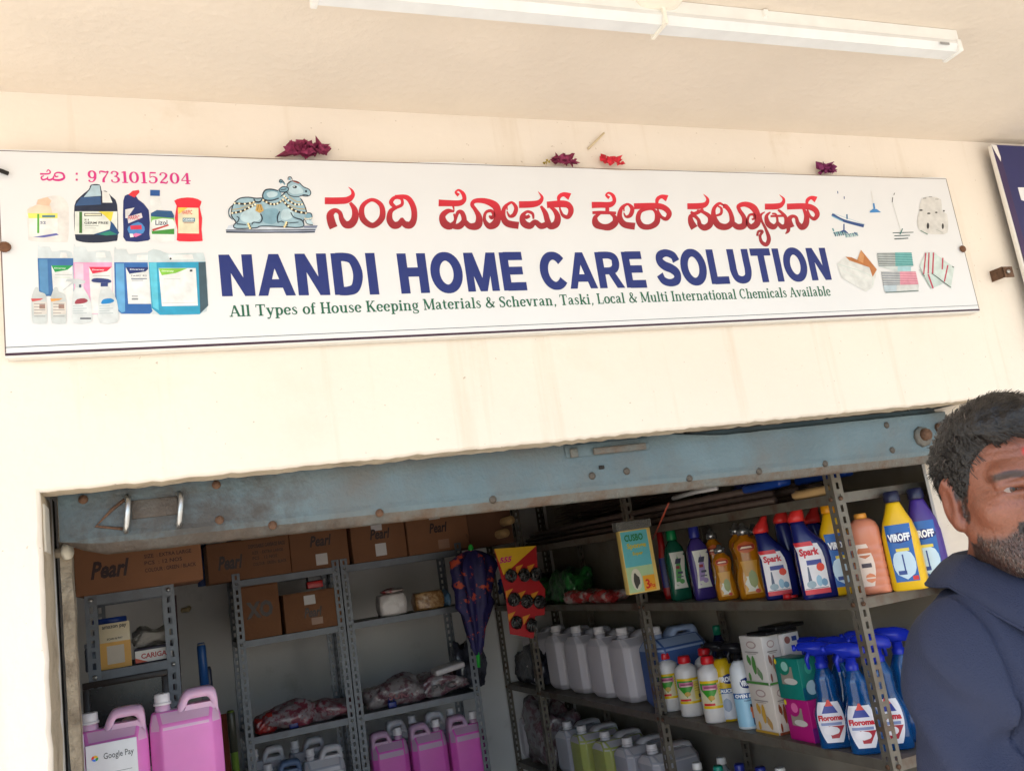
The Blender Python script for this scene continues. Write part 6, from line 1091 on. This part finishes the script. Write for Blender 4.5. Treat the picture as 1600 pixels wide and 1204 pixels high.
for s_, u0, u1, v0, v1, rgb in (('CUSBO', .12, .72, .82, .93, (40, 120, 60)), ('Sponge', .16, .78, .68, .79, (196, 180, 40)), ('Super', .3, .64, .58, .65, (196, 180, 40)), ('3', .56, .70, .05, .2, (206, 50, 40)), ('Pcs', .70, .85, .06, .13, (206, 50, 40))): put_text(pb, s_, ink(rgb), lambda x, z: g2(x, z, 6), u0, u1, v0, v1, .03)
pb.build('lettering', t, recalc=False)
MB().add([g2(.3+.17*math.cos(q), .22+.17*math.sin(q), 4) for q in np.linspace(0, 2*PI, 15)[:-1]], [tuple(range(14))], ink((206, 200, 180))).build('print', t, recalc=False); MB().add([g2(.3+.1*math.cos(q), .2+.11*math.sin(q)*(1+.3*math.cos(3*q)), 5) for q in np.linspace(0, 2*PI, 15)[:-1]], [tuple(range(14))], ink((70, 66, 60))).build('print', t, recalc=False)
MB().box(-.01, wS+.008, -.003, .032, hS, hS+.035, M('pack_film', (150, 150, 146), .15, trans=.6, var=.05)).build('film_header', t); MB().tube([(wS/2, .01, hS+.03), (wS/2, .012, hS+.06)], .0014, m_rust, 6).build('hanger', t)
# folded umbrella
Yu = 2.6; a, b_ = at(735, 850, Y=Yu), at(748, 1042, Y=Yu); t = thing('folded_umbrella', 'folded dark blue umbrella with orange floral print hanging in the corner', 'umbrella', (b_.x, Yu, b_.z)); L_ = a.z-b_.z; dxu = a.x-b_.x
m_umb = M('umbrella_print', (34, 30, 84), .6, var=.3, vscale=20, dirt=(190, 76, 50), dscale=14, dlo=.56, dhi=.6); mb = MB(); NN = 32; S = [(.10, .014), (.16, .028), (.3, .046), (.42, .062), (.5, .082), (.56, .078), (.68, .098), (.8, .104), (.88, .09), (.93, .05), (.95, .02)]
vs = []
for z, r in S:
    for k in range(NN): an = 2*PI*k/NN; rr = r*(1+.30*math.cos(7*an+z*3)+.14*math.sin(3*an+z*19)); vs.append((dxu*z+rr*math.cos(an), rr*math.sin(an)*.7, z*L_))
mb.add(vs, [(i*NN+k, i*NN+(k+1) % NN, (i+1)*NN+(k+1) % NN, (i+1)*NN+k) for i in range(len(S)-1) for k in range(NN)], m_umb, True).build('canopy', t, recalc=False)
mg = plast((40, 170, 60)); MB().tube([(0, 0, 0), (dxu*.12, 0, L_*.12)], [.009, .011], mg, 10).build('tip', t); MB().tube([(dxu*.92, 0, L_*.92), (dxu*.97, 0, L_*.97), (dxu, 0, L_)], [.012, .015, .008], mg, 10).build('handle', t); MB().tube([(dxu*.1, 0, L_*.1), (dxu*.95, 0, L_*.95)], .004, m_bright, 6).build('shaft', t); MB().tube([(dxu, 0, L_), (dxu+.02, .1, L_+.06)], .0012, m_rust, 5).build('cord', t)
# ------------------------------------------------------------------ broom handles and tools on the top shelf of the right rack
m_stick = M('dark_broom_stick', (92, 76, 68), .6, var=.2, vscale=20); GBm = 'broom handles on the top shelf'
for k in range(8):
    x = 2.03+.043*k; z = Z0+.014+(.026 if k % 2 else 0); o = MB().tube([(0, 0, 0), (0.01*(-1)**k, 1.1, .004), (0, 2.3+.06*k, 0)], .0125, m_stick, 10).build('broom_handle', None, (x, .62+.03*(k*7 % 5), z)); tag(o, 'dark broom handle in the bundle on the top shelf', 'broom handle', GBm)
for k in range(7):
    o = MB().tube([(0, 0, 0), (-.012*(-1)**k, 1.2, .006), (0, 2.2, 0)], .0125, m_stick, 10).build('broom_handle', None, (2.045+.045*k, .7+.04*(k*5 % 4), Z0+.066)); tag(o, 'dark broom handle in the bundle on the top shelf', 'broom handle', GBm)
bs = MB(); rg2 = np.random.default_rng(12)
for k in range(260):
    a = rg2.uniform(0, 2*PI); r = .075*math.sqrt(rg2.random()); x, z = r*math.cos(a), .08+r*math.sin(a); e = rg2.normal(0, .02, 2); bs.tube([(x*.5, 0, .08+(z-.08)*.5), (x, .5, z), (x*1.3+e[0], 1.15+.2*rg2.random(), .08+(z-.08)*1.2+e[1])], .0028, m_stick, 3, False)
o = bs.build('grass_broom', None, (2.28, 1.5, Z0+.09), recalc=False); tag(o, 'dark brown grass broom lying on the broom handles at the back', 'broom')
m_pale = M('pale_wood', (196, 160, 110), .6, var=.12, vscale=20)
for px, py, lb in ((798, 812, 'upper pale wooden roller end in the far corner'), (790, 832, 'lower pale wooden roller end in the far corner')):
    p = at(px, py, Y=2.72); t = thing('wooden_roller', lb, 'roller', (p.x, 2.72, p.z), 0, 'pale wooden rollers'); MB().tube([(0, 0, 0), (.02, .3, 0)], .024, m_pale, 16).build('roller', t); MB().tube([(-.0002, -.008, 0), (0, .002, 0)], .012, m_pale, 10).build('spigot', t)
mbb = plast((26, 66, 150))
for k, (x, y, lb) in enumerate(((2.035, .66, 'blue plastic brush block at the outer edge of the top shelf'), (2.1, .80, 'blue plastic brush block farther along the top shelf'), (2.2, .55, 'blue plastic brush block at the inner side of the top shelf'))):
    t = thing('brush_block', lb, 'brush', (x, y, Z0+.056), .1*k, 'blue brush blocks on the top shelf'); MB().box(-.028, .028, -.11, .11, 0, .03, mbb, .01).build('block', t); MB().box(-.02, .02, -.1, .1, .0305, .05, plast((30, 40, 90)), .004).build('bristles', t)
o = MB().loft([(0, .02, .09), (.01, .03, .10), (.022, .03, .10), (.03, .018, .08)], m_pale, 20).build('wooden_block', None, (2.03, .42, Z0+.002)); tag(o, 'pale oval wooden brush back on the top shelf near the upright', 'brush')
a, b_ = at(1052, 778, X=1.985), at(1120, 762, X=1.985); tag(MB().tube([a, (a+b_)/2+Vector((0, 0, .004)), b_], .009, plast((206, 204, 204)), 10).build('white_tube'), 'white plastic tube lying along the top shelf edge', 'tube')
a = at(1045, 785, X=1.98); tag(MB().tube([a, at(1035, 808, X=1.98), at(1020, 842, X=1.98)], .0035, plast((196, 90, 66)), 6).build('orange_string'), 'orange string hanging from the top shelf edge', 'string')
# ================================================================== the man at the right: one skin mesh grown from a distance field, clothes and hair as children
def surface_nets(F, xs, ys, zs):
    """naive surface nets over a rectilinear grid; returns verts, quads"""
    s = F < 0; nx, ny, nz = F.shape; idx = -np.ones((nx-1, ny-1, nz-1), int)
    c = [s[i:nx-1+i, j:ny-1+j, k:nz-1+k] for i in (0, 1) for j in (0, 1) for k in (0, 1)]; tot = sum(q.astype(int) for q in c); act = (tot > 0) & (tot < 8)
    I, J, K = np.nonzero(act); idx[I, J, K] = np.arange(len(I)); acc = np.zeros((len(I), 3)); cnt = np.zeros(len(I))
    off = [(i, j, k) for i in (0, 1) for j in (0, 1) for k in (0, 1)]
    for a in range(8):
        for b in range(a+1, 8):
            d = np.abs(np.array(off[a])-np.array(off[b])).sum()
            if d != 1: continue
            fa = F[I+off[a][0], J+off[a][1], K+off[a][2]]; fb = F[I+off[b][0], J+off[b][1], K+off[b][2]]; m = (fa < 0) != (fb < 0); t = np.where(m, fa/np.where(fa == fb, 1, fa-fb), 0)
            pa = np.stack([xs[I+off[a][0]], ys[J+off[a][1]], zs[K+off[a][2]]], 1); pb_ = np.stack([xs[I+off[b][0]], ys[J+off[b][1]], zs[K+off[b][2]]], 1)
            acc += np.where(m[:, None], pa+(pb_-pa)*t[:, None], 0); cnt += m
    V = acc/cnt[:, None]; Q = []
    for ax in range(3):
        sl0 = [slice(None)]*3; sl1 = [slice(None)]*3; sl0[ax] = slice(0, -1); sl1[ax] = slice(1, None); e = s[tuple(sl0)] != s[tuple(sl1)]; A = np.array(np.nonzero(e)); o1, o2 = [a for a in range(3) if a != ax]
        ok = (A[o1] > 0) & (A[o2] > 0) & (A[o1] < F.shape[o1]-1) & (A[o2] < F.shape[o2]-1); A = A[:, ok]; inside = s[tuple(A)]
        def cell(d1, d2): B_ = A.copy(); B_[o1] -= d1; B_[o2] -= d2; return idx[tuple(B_)]
        q = np.stack([cell(0, 0), cell(1, 0), cell(1, 1), cell(0, 1)], 1); flip = inside if ax != 1 else ~inside; q[~flip] = q[~flip][:, ::-1]; Q.append(q)
    return V, np.concatenate(Q)
def sst(a, b, v): t = np.clip((v-a)/(b-a), 0, 1); return t*t*(3-2*t)
def smin(a, b, k): h = np.clip(.5+.5*(b-a)/k, 0, 1); return b+(a-b)*h-k*h*(1-h)
def smax(a, b, k): return -smin(-a, -b, k)
class Fld:
    def __init__(s, X, Y, Z): s.X, s.Y, s.Z = X, Y, Z
    def ell(s, c, r): 
        k0 = np.sqrt(((s.X-c[0])/r[0])**2+((s.Y-c[1])/r[1])**2+((s.Z-c[2])/r[2])**2); return (k0-1)*min(r)
    def cap(s, a, b, ra, rb):
        a = np.array(a); b = np.array(b); d = b-a; t = np.clip(((s.X-a[0])*d[0]+(s.Y-a[1])*d[1]+(s.Z-a[2])*d[2])/d.dot(d), 0, 1); return np.sqrt((s.X-a[0]-d[0]*t)**2+(s.Y-a[1]-d[1]*t)**2+(s.Z-a[2]-d[2]*t)**2)-(ra+(rb-ra)*t)
HZ = 1.60                                                     # height of the ear line; local +Y is where he looks
def head_field(f):
    h = lambda x, y, z: (x, y, z+HZ)
    d = f.ell(h(0, -.018, .040), (.078, .098, .088)); d = smin(d, f.ell(h(0, .028, -.03), (.064, .064, .085)), .03); d = smin(d, f.ell(h(0, .036, -.078), (.052, .052, .038)), .025); d = smin(d, f.cap(h(-.012, .076, -.102), h(.012, .076, -.102), .02, .02), .02)
    d = smin(d, f.cap(h(-.040, .074, .026), h(.040, .074, .026), .0125, .0125), .014)
    for s in (-1, 1):
        d = smin(d, f.ell(h(s*.046, .056, -.022), (.024, .024, .022)), .022); d = smax(d, -f.ell(h(s*.033, .099, .006), (.0185, .016, .0125)), .012)
        d = smin(d, f.cap(h(s*.058, .02, -.05), h(s*.036, .06, -.092), .018, .018), .02)
        ear = f.ell(h(s*.079, -.010, -.004), (.010, .020, .034)); ear = smax(ear, -f.ell(h(s*.090, -.004, -.002), (.008, .010, .019)), .006); ear = smin(ear, f.cap(h(s*.082, -.024, .016), h(s*.084, -.006, .028), .0045, .0045), .006); ear = smin(ear, f.ell(h(s*.077, .0, -.033), (.007, .009, .010)), .008); d = smin(d, ear, .008)
        d = smin(d, f.cap(h(s*.018, .0900, .0122), h(s*.048, .0780, .0108), .0052, .0045), .006); d = smin(d, f.cap(h(s*.020, .0890, -.0022), h(s*.046, .0775, -.0018), .0046, .004), .006)
    d = smin(d, f.cap(h(0, .088, .018), h(0, .112, -.026), .0095, .0125), .012)
    for s in (-1, 1): d = smin(d, f.ell(h(s*.0135, .100, -.031), (.010, .012, .009)), .008); d = smax(d, -f.ell(h(s*.007, .108, -.0405), (.0045, .006, .004)), .003)
    d = smin(d, f.cap(h(-.020, .090, -.060), h(.020, .090, -.060), .0065, .0065), .009); d = smin(d, f.cap(h(-.016, .088, -.071), h(.016, .088, -.071), .0075, .0075), .008); d = smax(d, -f.cap(h(-.024, .101, -.0655), h(.024, .101, -.0655), .002, .002), .004)
    d = smin(d, f.cap(h(0, -.012, -.05), h(0, -.030, -.20), .056, .060), .03); return d
def limb_fields(f):
    """torso, arms with hands, legs: standing, arms hanging"""
    t = f.ell((0, -.03, 1.33), (.162, .105, .15)); t = smin(t, f.ell((0, -.02, 1.10), (.165, .115, .22)), .1); t = smin(t, f.ell((0, -.03, .92), (.168, .118, .12)), .08); t = smin(t, f.cap((-.132, -.035, 1.390), (.132, -.035, 1.390), .054, .054), .06)
    t = smin(t, f.cap((0, -.032, 1.36), (0, -.028, 1.47), .085, .062), .06)
    arms = None; legs = None
    for s in (-1, 1):
        a = smin(f.cap((s*.155, -.035, 1.372), (s*.197, -.04, 1.10), .042, .039), f.cap((s*.197, -.04, 1.10), (s*.22, .01, .86), .040, .029), .03); hb = f.ell((s*.222, .022, .80), (.017, .036, .048)); a = smin(a, hb, .02)
        for q in range(4): y = .046-.022*q; L = (.062, .072, .068, .052)[q]; a = smin(a, smin(f.cap((s*.222, y, .765), (s*.217, y+.002, .765-L*.55), .0085, .008), f.cap((s*.217, y+.002, .765-L*.55), (s*.206, y, .765-L), .008, .0068), .004), .006)
        a = smin(a, f.cap((s*.216, .05, .81), (s*.206, .074, .755), .0105, .0085), .01); arms = a if arms is None else np.minimum(arms, a)
        l = smin(f.cap((s*.088, -.02, .90), (s*.10, -.005, .48), .085, .058), f.cap((s*.10, -.005, .48), (s*.105, -.03, .08), .056, .038), .03); l = smin(l, f.cap((s*.105, -.04, .04), (s*.12, .12, .03), .036, .03), .03); legs = l if legs is None else np.minimum(legs, l)
    return t, arms, legs
def grid(x0, x1, y0, y1, zl): 
    xs = np.arange(x0, x1, zl[0][2]); ys = np.arange(y0, y1, zl[0][2]); zs = np.concatenate([np.arange(a, b, st_) for a, b, st_ in zl[1:]]); return xs, ys, zs
def mesh_from(V, Q, name, mats, parent, midx=None, smooth=True):
    me = bpy.data.meshes.new(name); me.from_pydata(V.tolist(), [], Q.tolist()); [me.materials.append(m) for m in mats]; me.polygons.foreach_set('use_smooth', [smooth]*len(me.polygons))
    o = bpy.data.objects.new(name, me); C.objects.link(o); o.parent = parent; me.update(); return o
def colour_attr(o, cols):
    a = o.data.color_attributes.new('tint', 'FLOAT_COLOR', 'POINT'); a.data.foreach_set('color', np.c_[cols, np.ones(len(cols))].ravel())
MRZ = rad(180); HT = rad(-24.5); HTM = Matrix.Translation((0, -.02, 0)) @ Matrix.Rotation(HT, 4, 'Z') @ Matrix.Translation((0, .02, 0)); EYE_T = at(1579, 764, Y=-1.07); MS = EYE_T.z/(HZ+.005)
Rm = Matrix.Rotation(MRZ, 3, 'Z'); root = EYE_T-Rm @ (HTM @ Vector((.033, .079, HZ+.005)))*MS; root.z = 0
man = thing('person', 'man with dark hair and grey flecked beard in navy polo shirt at the door', 'person', root, MRZ); man.scale = (MS, MS, MS)
m_skin = bpy.data.materials.new('skin'); m_skin.use_nodes = True; _t = m_skin.node_tree; _b = _t.nodes['Principled BSDF']; _a = _t.nodes.new('ShaderNodeVertexColor'); _a.layer_name = 'tint'; _no = _t.nodes.new('ShaderNodeTexNoise'); _no.inputs['Scale'].default_value = 260; _no.inputs['Detail'].default_value = 4; _tc3 = _t.nodes.new('ShaderNodeTexCoord'); _t.links.new(_tc3.outputs['Object'], _no.inputs['Vector'])
_mx = _t.nodes.new('ShaderNodeMix'); _mx.data_type = 'RGBA'; _mx.blend_type = 'MULTIPLY'; _mr2 = _t.nodes.new('ShaderNodeMapRange'); _mr2.inputs['To Min'].default_value = .72; _mr2.inputs['To Max'].default_value = 1.25; _t.links.new(_no.outputs['Fac'], _mr2.inputs['Value']); _mx.inputs['Factor'].default_value = 1; _t.links.new(_a.outputs['Color'], _mx.inputs['A']); _t.links.new(_mr2.outputs[0], _mx.inputs['B']); _t.links.new(_mx.outputs['Result'], _b.inputs['Base Color'])
_b.inputs['Roughness'].default_value = .42; _b.inputs['Subsurface Weight'].default_value = .12; _b.inputs['Subsurface Radius'].default_value = (.012, .005, .003); _b.inputs['Subsurface Scale'].default_value = .6
_bp = _t.nodes.new('ShaderNodeBump'); _bp.inputs['Strength'].default_value = .5; _bp.inputs['Distance'].default_value = .002; _t.links.new(_no.outputs['Fac'], _bp.inputs['Height']); _t.links.new(_bp.outputs[0], _b.inputs['Normal'])
xs = np.concatenate([np.arange(-.31, -.105, .008), np.arange(-.105, .105, .0026), np.arange(.105, .311, .008)]); ys = np.concatenate([np.arange(-.18, -.13, .008), np.arange(-.13, .135, .0026), np.arange(.135, .17, .008)]); zs = np.concatenate([np.arange(-.02, 1.43, .012), np.arange(1.43, 1.76, .0026)])
def to_head(X, Y): c_, s_ = math.cos(-HT), math.sin(-HT); return X*c_-(Y+.02)*s_, X*s_+(Y+.02)*c_-.02
def vnoise(X, Y, Z, sc_): return np.sin(X*sc_+1.7*np.sin(Y*sc_*.7))*np.sin(Y*sc_*1.1+1.3*np.sin(Z*sc_*.9))*np.sin(Z*sc_*.95+1.1*np.sin(X*sc_*.8))
cut = int(np.searchsorted(zs, 1.47))
def full_body():
    F = np.empty((len(xs), len(ys), len(zs)), np.float32)
    for a, b, head in ((0, cut, False), (cut, len(zs), True)):
        X, Y, Z = np.meshgrid(xs, ys, zs[a:b], indexing='ij'); f = Fld(X, Y, Z)
        nk = f.cap((0, -.014, HZ-.05), (0, -.030, HZ-.20), .056, .060)
        t = f.cap((0, -.032, 1.36), (0, -.028, 1.47), .085, .062)
        if head: d = smin(head_field(Fld(*to_head(X, Y), Z)), t, .04); xh, yh = to_head(X, Y); zh = Z-HZ; d = d+.0007*np.maximum(0, np.sin((zh+.12*xh*xh)*560))*np.exp(-((zh-.055)/.016)**2)*(yh > .05)+.0009*np.maximum(0, np.sin((zh*1.0+.35*(np.abs(xh)-.05))*700))*np.exp(-((np.abs(xh)-.058)/.010)**2-((zh-.0)/.014)**2)*(yh > .03)+.0012*np.exp(-((np.abs(xh)-.030-.4*(-.03-zh))/.003)**2)*np.exp(-((zh+.045)/.014)**2)*(yh > .05); d = d+np.where((zh < -.03) & (yh > .0), .0009*vnoise(X, Y, Z, 900), 0)
        else:
            tt, ar, lg_ = limb_fields(f); d = smin(np.minimum(smin(tt, ar, .03), 9), lg_, .04); d = smin(d, nk, .04)
        inside = (np.abs(X) < .175) | (Z > 1.17); d = d+.016*inside*sst(.86, .89, Z)*sst(1.47, 1.42, Z)
        F[:, :, a:b] = d
    return F
V, Q = surface_nets(full_body(), xs, ys, zs); x, y = to_head(V[:, 0], V[:, 1]); z = V[:, 2]-HZ
skin = np.array(lin((124, 76, 57))); col = np.tile(skin, (len(V), 1))
def blend(mask, rgb): 
    global col
    m = np.clip(mask, 0, 1)[:, None]; col = col*(1-m)+np.array(lin(rgb))*m
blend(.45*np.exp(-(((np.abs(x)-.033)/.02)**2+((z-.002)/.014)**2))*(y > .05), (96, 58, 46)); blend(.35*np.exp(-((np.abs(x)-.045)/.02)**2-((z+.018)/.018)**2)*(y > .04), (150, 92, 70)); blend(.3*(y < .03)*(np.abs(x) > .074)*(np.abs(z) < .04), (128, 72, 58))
lips = sst(1.15, .85, (x/.023)**2+((z+.0665)/.010)**2)*sst(.07, .078, y); blend(.8*lips, (104, 58, 54))
zb = np.interp(y, [-.01, .005, .016, .026, .045, .07, .09, .13], [.0, .0, -.012, -.040, -.056, -.058, -.040, -.040])
beard = sst(.006, -.008, z-zb)*sst(-.135, -.112, z)*sst(-.012, .004, y); beard = beard*(1-lips)*(1-sst(-.040, -.034, z)*(np.abs(x) < .03)*(y > .08))
beard = beard*(np.abs(x) < .0735); n1 = vnoise(x, y, z, 420.)+vnoise(z, x, y, 700.)
blend(.86*beard*np.clip(.95+.25*n1, 0, 1), (40, 33, 31)); blend(beard*.35*sst(.4, .9, n1)*sst(.085, .05, y), (112, 104, 100)); must = (np.abs(x) < .036)*sst(-.058, -.055, z)*sst(-.038, -.042, z)*(y > .075); blend(.95*must, (24, 20, 20))
brow = sst(.0065, .0035, np.abs(z-.0255+.12*np.abs(np.abs(x)-.032)))*sst(.012, .016, np.abs(x))*sst(.056, .05, np.abs(x))*(y > .05); blend(.9*brow, (34, 26, 24)); blend(1.0*np.exp(-((x/.006)**2+((z-.052)/.007)**2)**2)*(y > .05), (190, 40, 36))
hairshadow = sst(.0, .01, z-np.interp(y, [-.13, -.035, -.03, .004, .012, .028, .045, .065, .10], [-.055, -.05, .03, .03, -.02, .0, .045, .075, .084])); blend(.9*hairshadow, (30, 24, 22))  # scalp above the hairline blended to a very dark brown
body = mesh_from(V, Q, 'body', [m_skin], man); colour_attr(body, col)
# eyes
for s in (1, -1):
    c = Vector((s*.033, .0752, HZ+.0050)); gz = Vector((-.05, .99, -.02)).normalized(); u = gz.orthogonal().normalized(); v = gz.cross(u); mb = MB(); r = .0118; N = 20; R_ = [0, .16, .19, .42, .47, .8, 1.2, 1.57, 2.2]
    mats_ = [ink((14, 10, 10), .05), ink((14, 10, 10), .05), ink((62, 36, 24), .05), ink((46, 28, 22), .05)]+[M('eye_white', (126, 112, 106), .08, var=.03)]*6
    ring_v = [[c+(gz*math.cos(a)+(u*math.cos(2*PI*k/N)+v*math.sin(2*PI*k/N))*math.sin(a))*r for k in range(N)] for a in R_[1:]]
    mb.add([c+gz*r]+ring_v[0], [(0, k+1, (k+1) % N+1) for k in range(N)], mats_[0], True)
    for i in range(len(ring_v)-1): mb.add(ring_v[i]+ring_v[i+1], [(k, (k+1) % N, (k+1) % N+N, k+N) for k in range(N)], mats_[i+1], True)
    mb.build('eye', man).matrix_local = HTM
# hair
hx = np.arange(-.115, .116, .003); hy = np.arange(-.15, .13, .003); hz_ = np.arange(HZ-.085, HZ+.17, .003); X, Y, Z = np.meshgrid(hx, hy, hz_, indexing='ij'); f = Fld(X, Y, Z); hh = lambda a, b, c: (a, b, c+HZ)
d = f.ell(hh(0, -.020, .041), (.0845, .104, .092)); d = smin(d, f.ell(hh(.012, .038, .098), (.058, .046, .038)), .03); d = smin(d, f.ell(hh(-.03, -.01, .10), (.055, .07, .036)), .03)
d = d+.0011*np.sin(X*300+30*np.sin(Y*22)+Z*90)+.0008*np.sin(Y*240+Z*410+X*130)+.0030*vnoise(X, Y, Z, 60)
zl_ = np.interp(Y, [-.13, -.045, -.036, -.03, .004, .010, .022, .032, .045, .062, .10], [-.060, -.056, -.02, .030, .028, -.022, -.02, .012, .048, .072, .082]); zl_ = zl_+.004*np.sin(X*160)+.003*np.sin(Y*330)
g_ = (zl_+HZ)-Z; d = smax(d, g_*.8, .010)
V, Q = surface_nets(d, hx, hy, hz_); m_hair = M('black_hair', (20, 17, 16), .40, var=.35, vscale=90, bump=.4, bscale=200, dirt=(40, 34, 31), dscale=70, dlo=.6, dhi=.85); ho = mesh_from(V, Q, 'hair', [m_hair], man); ho.matrix_local = HTM
hb = MB(); rg = np.random.default_rng(3); sel = rg.choice(len(V), 8000)
nrm = np.zeros((len(V), 3)); ho.data.update(); nv = np.empty(len(V)*3); ho.data.vertices.foreach_get('normal', nv); nv = nv.reshape(-1, 3)
for i in sel:
    p = Vector(V[i]); nn = Vector(nv[i]); up = max(0, nn.z); fl = Vector((-.75-.15*rg.random(), -.6+.12*rg.normal(), -.45*(1-up)+.05*rg.normal())); fl = (fl-nn*fl.dot(nn)); 
    if fl.length < .05: continue
    fl.normalize(); L = rg.uniform(.018, .045)
    if p.z-HZ < .03: fl = (Vector((0, -.5, -.8))-nn*Vector((0, -.5, -.8)).dot(nn)).normalized(); L *= .5
    w_ = fl.cross(nn).normalized()*.00055; a = p-nn*.002; b = p+fl*L*.5+nn*(.0008+.0008*rg.random()-L*L/.5); c = p+fl*L-nn*(L*L/.13+.002*rg.random())
    hb.add([a-w_, a+w_, b+w_, b-w_, c], [(0, 1, 2, 3), (3, 2, 4)], m_hair if rg.random() < .97 else ink((84, 76, 72)), True)
hb.build('strands', ho, recalc=False)['kind'] = 'stuff'
# beard bristles
bb_ = MB(); bv = np.array(body.data.vertices[0].co); nb = np.empty(len(body.data.vertices)*3); body.data.vertices.foreach_get('normal', nb); nb = nb.reshape(-1, 3); Vb = np.empty(len(body.data.vertices)*3); body.data.vertices.foreach_get('co', Vb); Vb = Vb.reshape(-1, 3)
cand = np.nonzero((np.maximum(beard, must) > .5))[0]
for i in rg.choice(cand, 3800):
    p = Vector(Vb[i]); nn = Vector(nb[i]); mu = must[i] > .5; fl = Vector((0, .25, -1)) if not mu else Vector((math.copysign(.8, p.x), .3, -.6)); fl = (fl-nn*fl.dot(nn)*.75).normalized(); L = rg.uniform(.0025, .006)*(1.3 if mu else 1); w_ = fl.cross(nn)
    if w_.length < .01: continue
    w_ = w_.normalized()*.00045; gy = rg.random() < (.03 if mu or p.y > .085 else .16)
    bb_.add([p-w_, p+w_, p+fl*L+nn*.0016], [(0, 1, 2)], ink((122, 116, 112)) if gy else ink((30, 25, 24)))
bb_.build('beard', man, recalc=False)['kind'] = 'stuff'
# polo shirt, trousers, shoes
m_polo = M('navy_pique', (33, 41, 66), .75, var=.06, vscale=5, bump=.35, bscale=420)
sx_ = np.arange(-.31, .311, .005); sy_ = np.arange(-.19, .16, .005); sz_ = np.arange(.82, 1.50, .005); X, Y, Z = np.meshgrid(sx_, sy_, sz_, indexing='ij'); f = Fld(X, Y, Z)
t, ar, lg_ = limb_fields(f); sleeve = None
for s in (-1, 1):
    q = f.cap((s*.150, -.035, 1.374), (s*.198, -.038, 1.13), .056, .060); q = smax(q, -(Z-1.145-.1*(np.abs(X)-.20)), .006); sleeve = q if sleeve is None else np.minimum(sleeve, q)
fold = .0105*np.sin(34*(Z-.7*np.abs(X))+5*np.sin(9*X)+4*Y*9)*sst(1.44, 1.30, Z)*(.4+.6*np.sin(7*X+11*Z)**2)+.007*np.sin(70*(Z+.9*np.abs(X))+3*np.sin(30*Y))*np.exp(-((np.abs(X)-.16)/.05)**2-((Z-1.25)/.09)**2)+.003*np.sin(60*(np.abs(X)*.8+Z)+5*np.sin(20*Y))
seam = -.009*np.exp(-((np.abs(X)-.150+.10*(Z-1.33)+.3*np.maximum(0, 1.31-Z))/.004)**2)*(Z > 1.22)
d = smin(t-.012, sleeve, .022)+fold-seam
d = smax(d, -(Z-.84), .006); d = smax(d, Z-1.474, .006); d = smax(d, -f.cap((0, -.026, 1.43), (0, -.016, 1.75), .066, .072), .006); d = smax(d, -f.ell((0, .085, 1.475), (.030, .06, .07)), .008)
V, Q = surface_nets(d, sx_, sy_, sz_); so_ = mesh_from(V, Q, 'polo_shirt', [m_polo], man)
# collar: stand and fall, open at the front
co = MB(); na = 40; rows = 7; vs = []; cfs = []
for i in range(na+1):
    ph = rad(22+(338-22)*i/na); fr_ = abs(math.cos(ph/2)); front = max(0, math.cos(ph)); dx, dy = math.sin(ph), math.cos(ph)
    pt = front**1.5
    prof_ = [(.069, 1.448, 0), (.070, 1.492, 0), (.0725, 1.510, 0), (.080, 1.514, 0), (.094, 1.505, 0), (.106, 1.493, 1), (.116, 1.479, 1)]
    for j, (r, zz, o_) in enumerate(prof_):
        k = max(0, j-3)/3; r2 = r+.012*k*abs(dx)+pt*.034*k; z2 = zz-.034*front-(.080*pt)*k-.002*k*abs(dx); vs.append((dx*r2*(1.0), -.026+dy*r2*(1.0 if dy < 0 else 1.05), z2+.006*(dy < 0)))
co.add(vs, [(i*rows+j, i*rows+j+1, (i+1)*rows+j+1, (i+1)*rows+j) for i in range(na) for j in range(rows-1)], m_polo, True); cl_ = co.build('collar', so_, recalc=False); md_ = cl_.modifiers.new('thick', 'SOLIDIFY'); md_.thickness = .0045; md_.offset = 0
eg = [Vector(vs[i*rows+rows-1]) for i in range(na+1)]; MB().tube([q+Vector((0, 0, .0005)) for q in eg], .0026, m_polo, 6).build('collar_edge', cl_)
MB().box(-.017, .017, .0, .004, 0, .13, m_polo, .0015).build('placket', so_, Vector((0, .088, 1.285)))
m_trs = M('grey_trousers', (62, 60, 62), .85, var=.08, bump=.2, bscale=300); tx = np.arange(-.24, .241, .011); ty = np.arange(-.2, .17, .011); tz_ = np.arange(.05, 1.0, .011); X, Y, Z = np.meshgrid(tx, ty, tz_, indexing='ij'); f = Fld(X, Y, Z); t, ar, lg_ = limb_fields(f); d = smin(f.ell((0, -.03, .90), (.172, .124, .13)), lg_-.014, .05); d = smax(d, Z-.965, .006); d = smax(d, .075-Z, .004); V, Q = surface_nets(d, tx, ty, tz_); mesh_from(V, Q, 'trousers', [m_trs], man)
for s in (-1, 1): MB().loft([(0, .042, .125, 2.6, s*.114, .045), (.02, .046, .13, 2.6, s*.114, .045), (.05, .042, .115, 2.4, s*.112, .03), (.085, .04, .06, 2.2, s*.108, -.025), (.11, .045, .055, 2, s*.106, -.03)], M('brown_sandal_leather', (70, 48, 36), .5), 24).build('shoe', man)
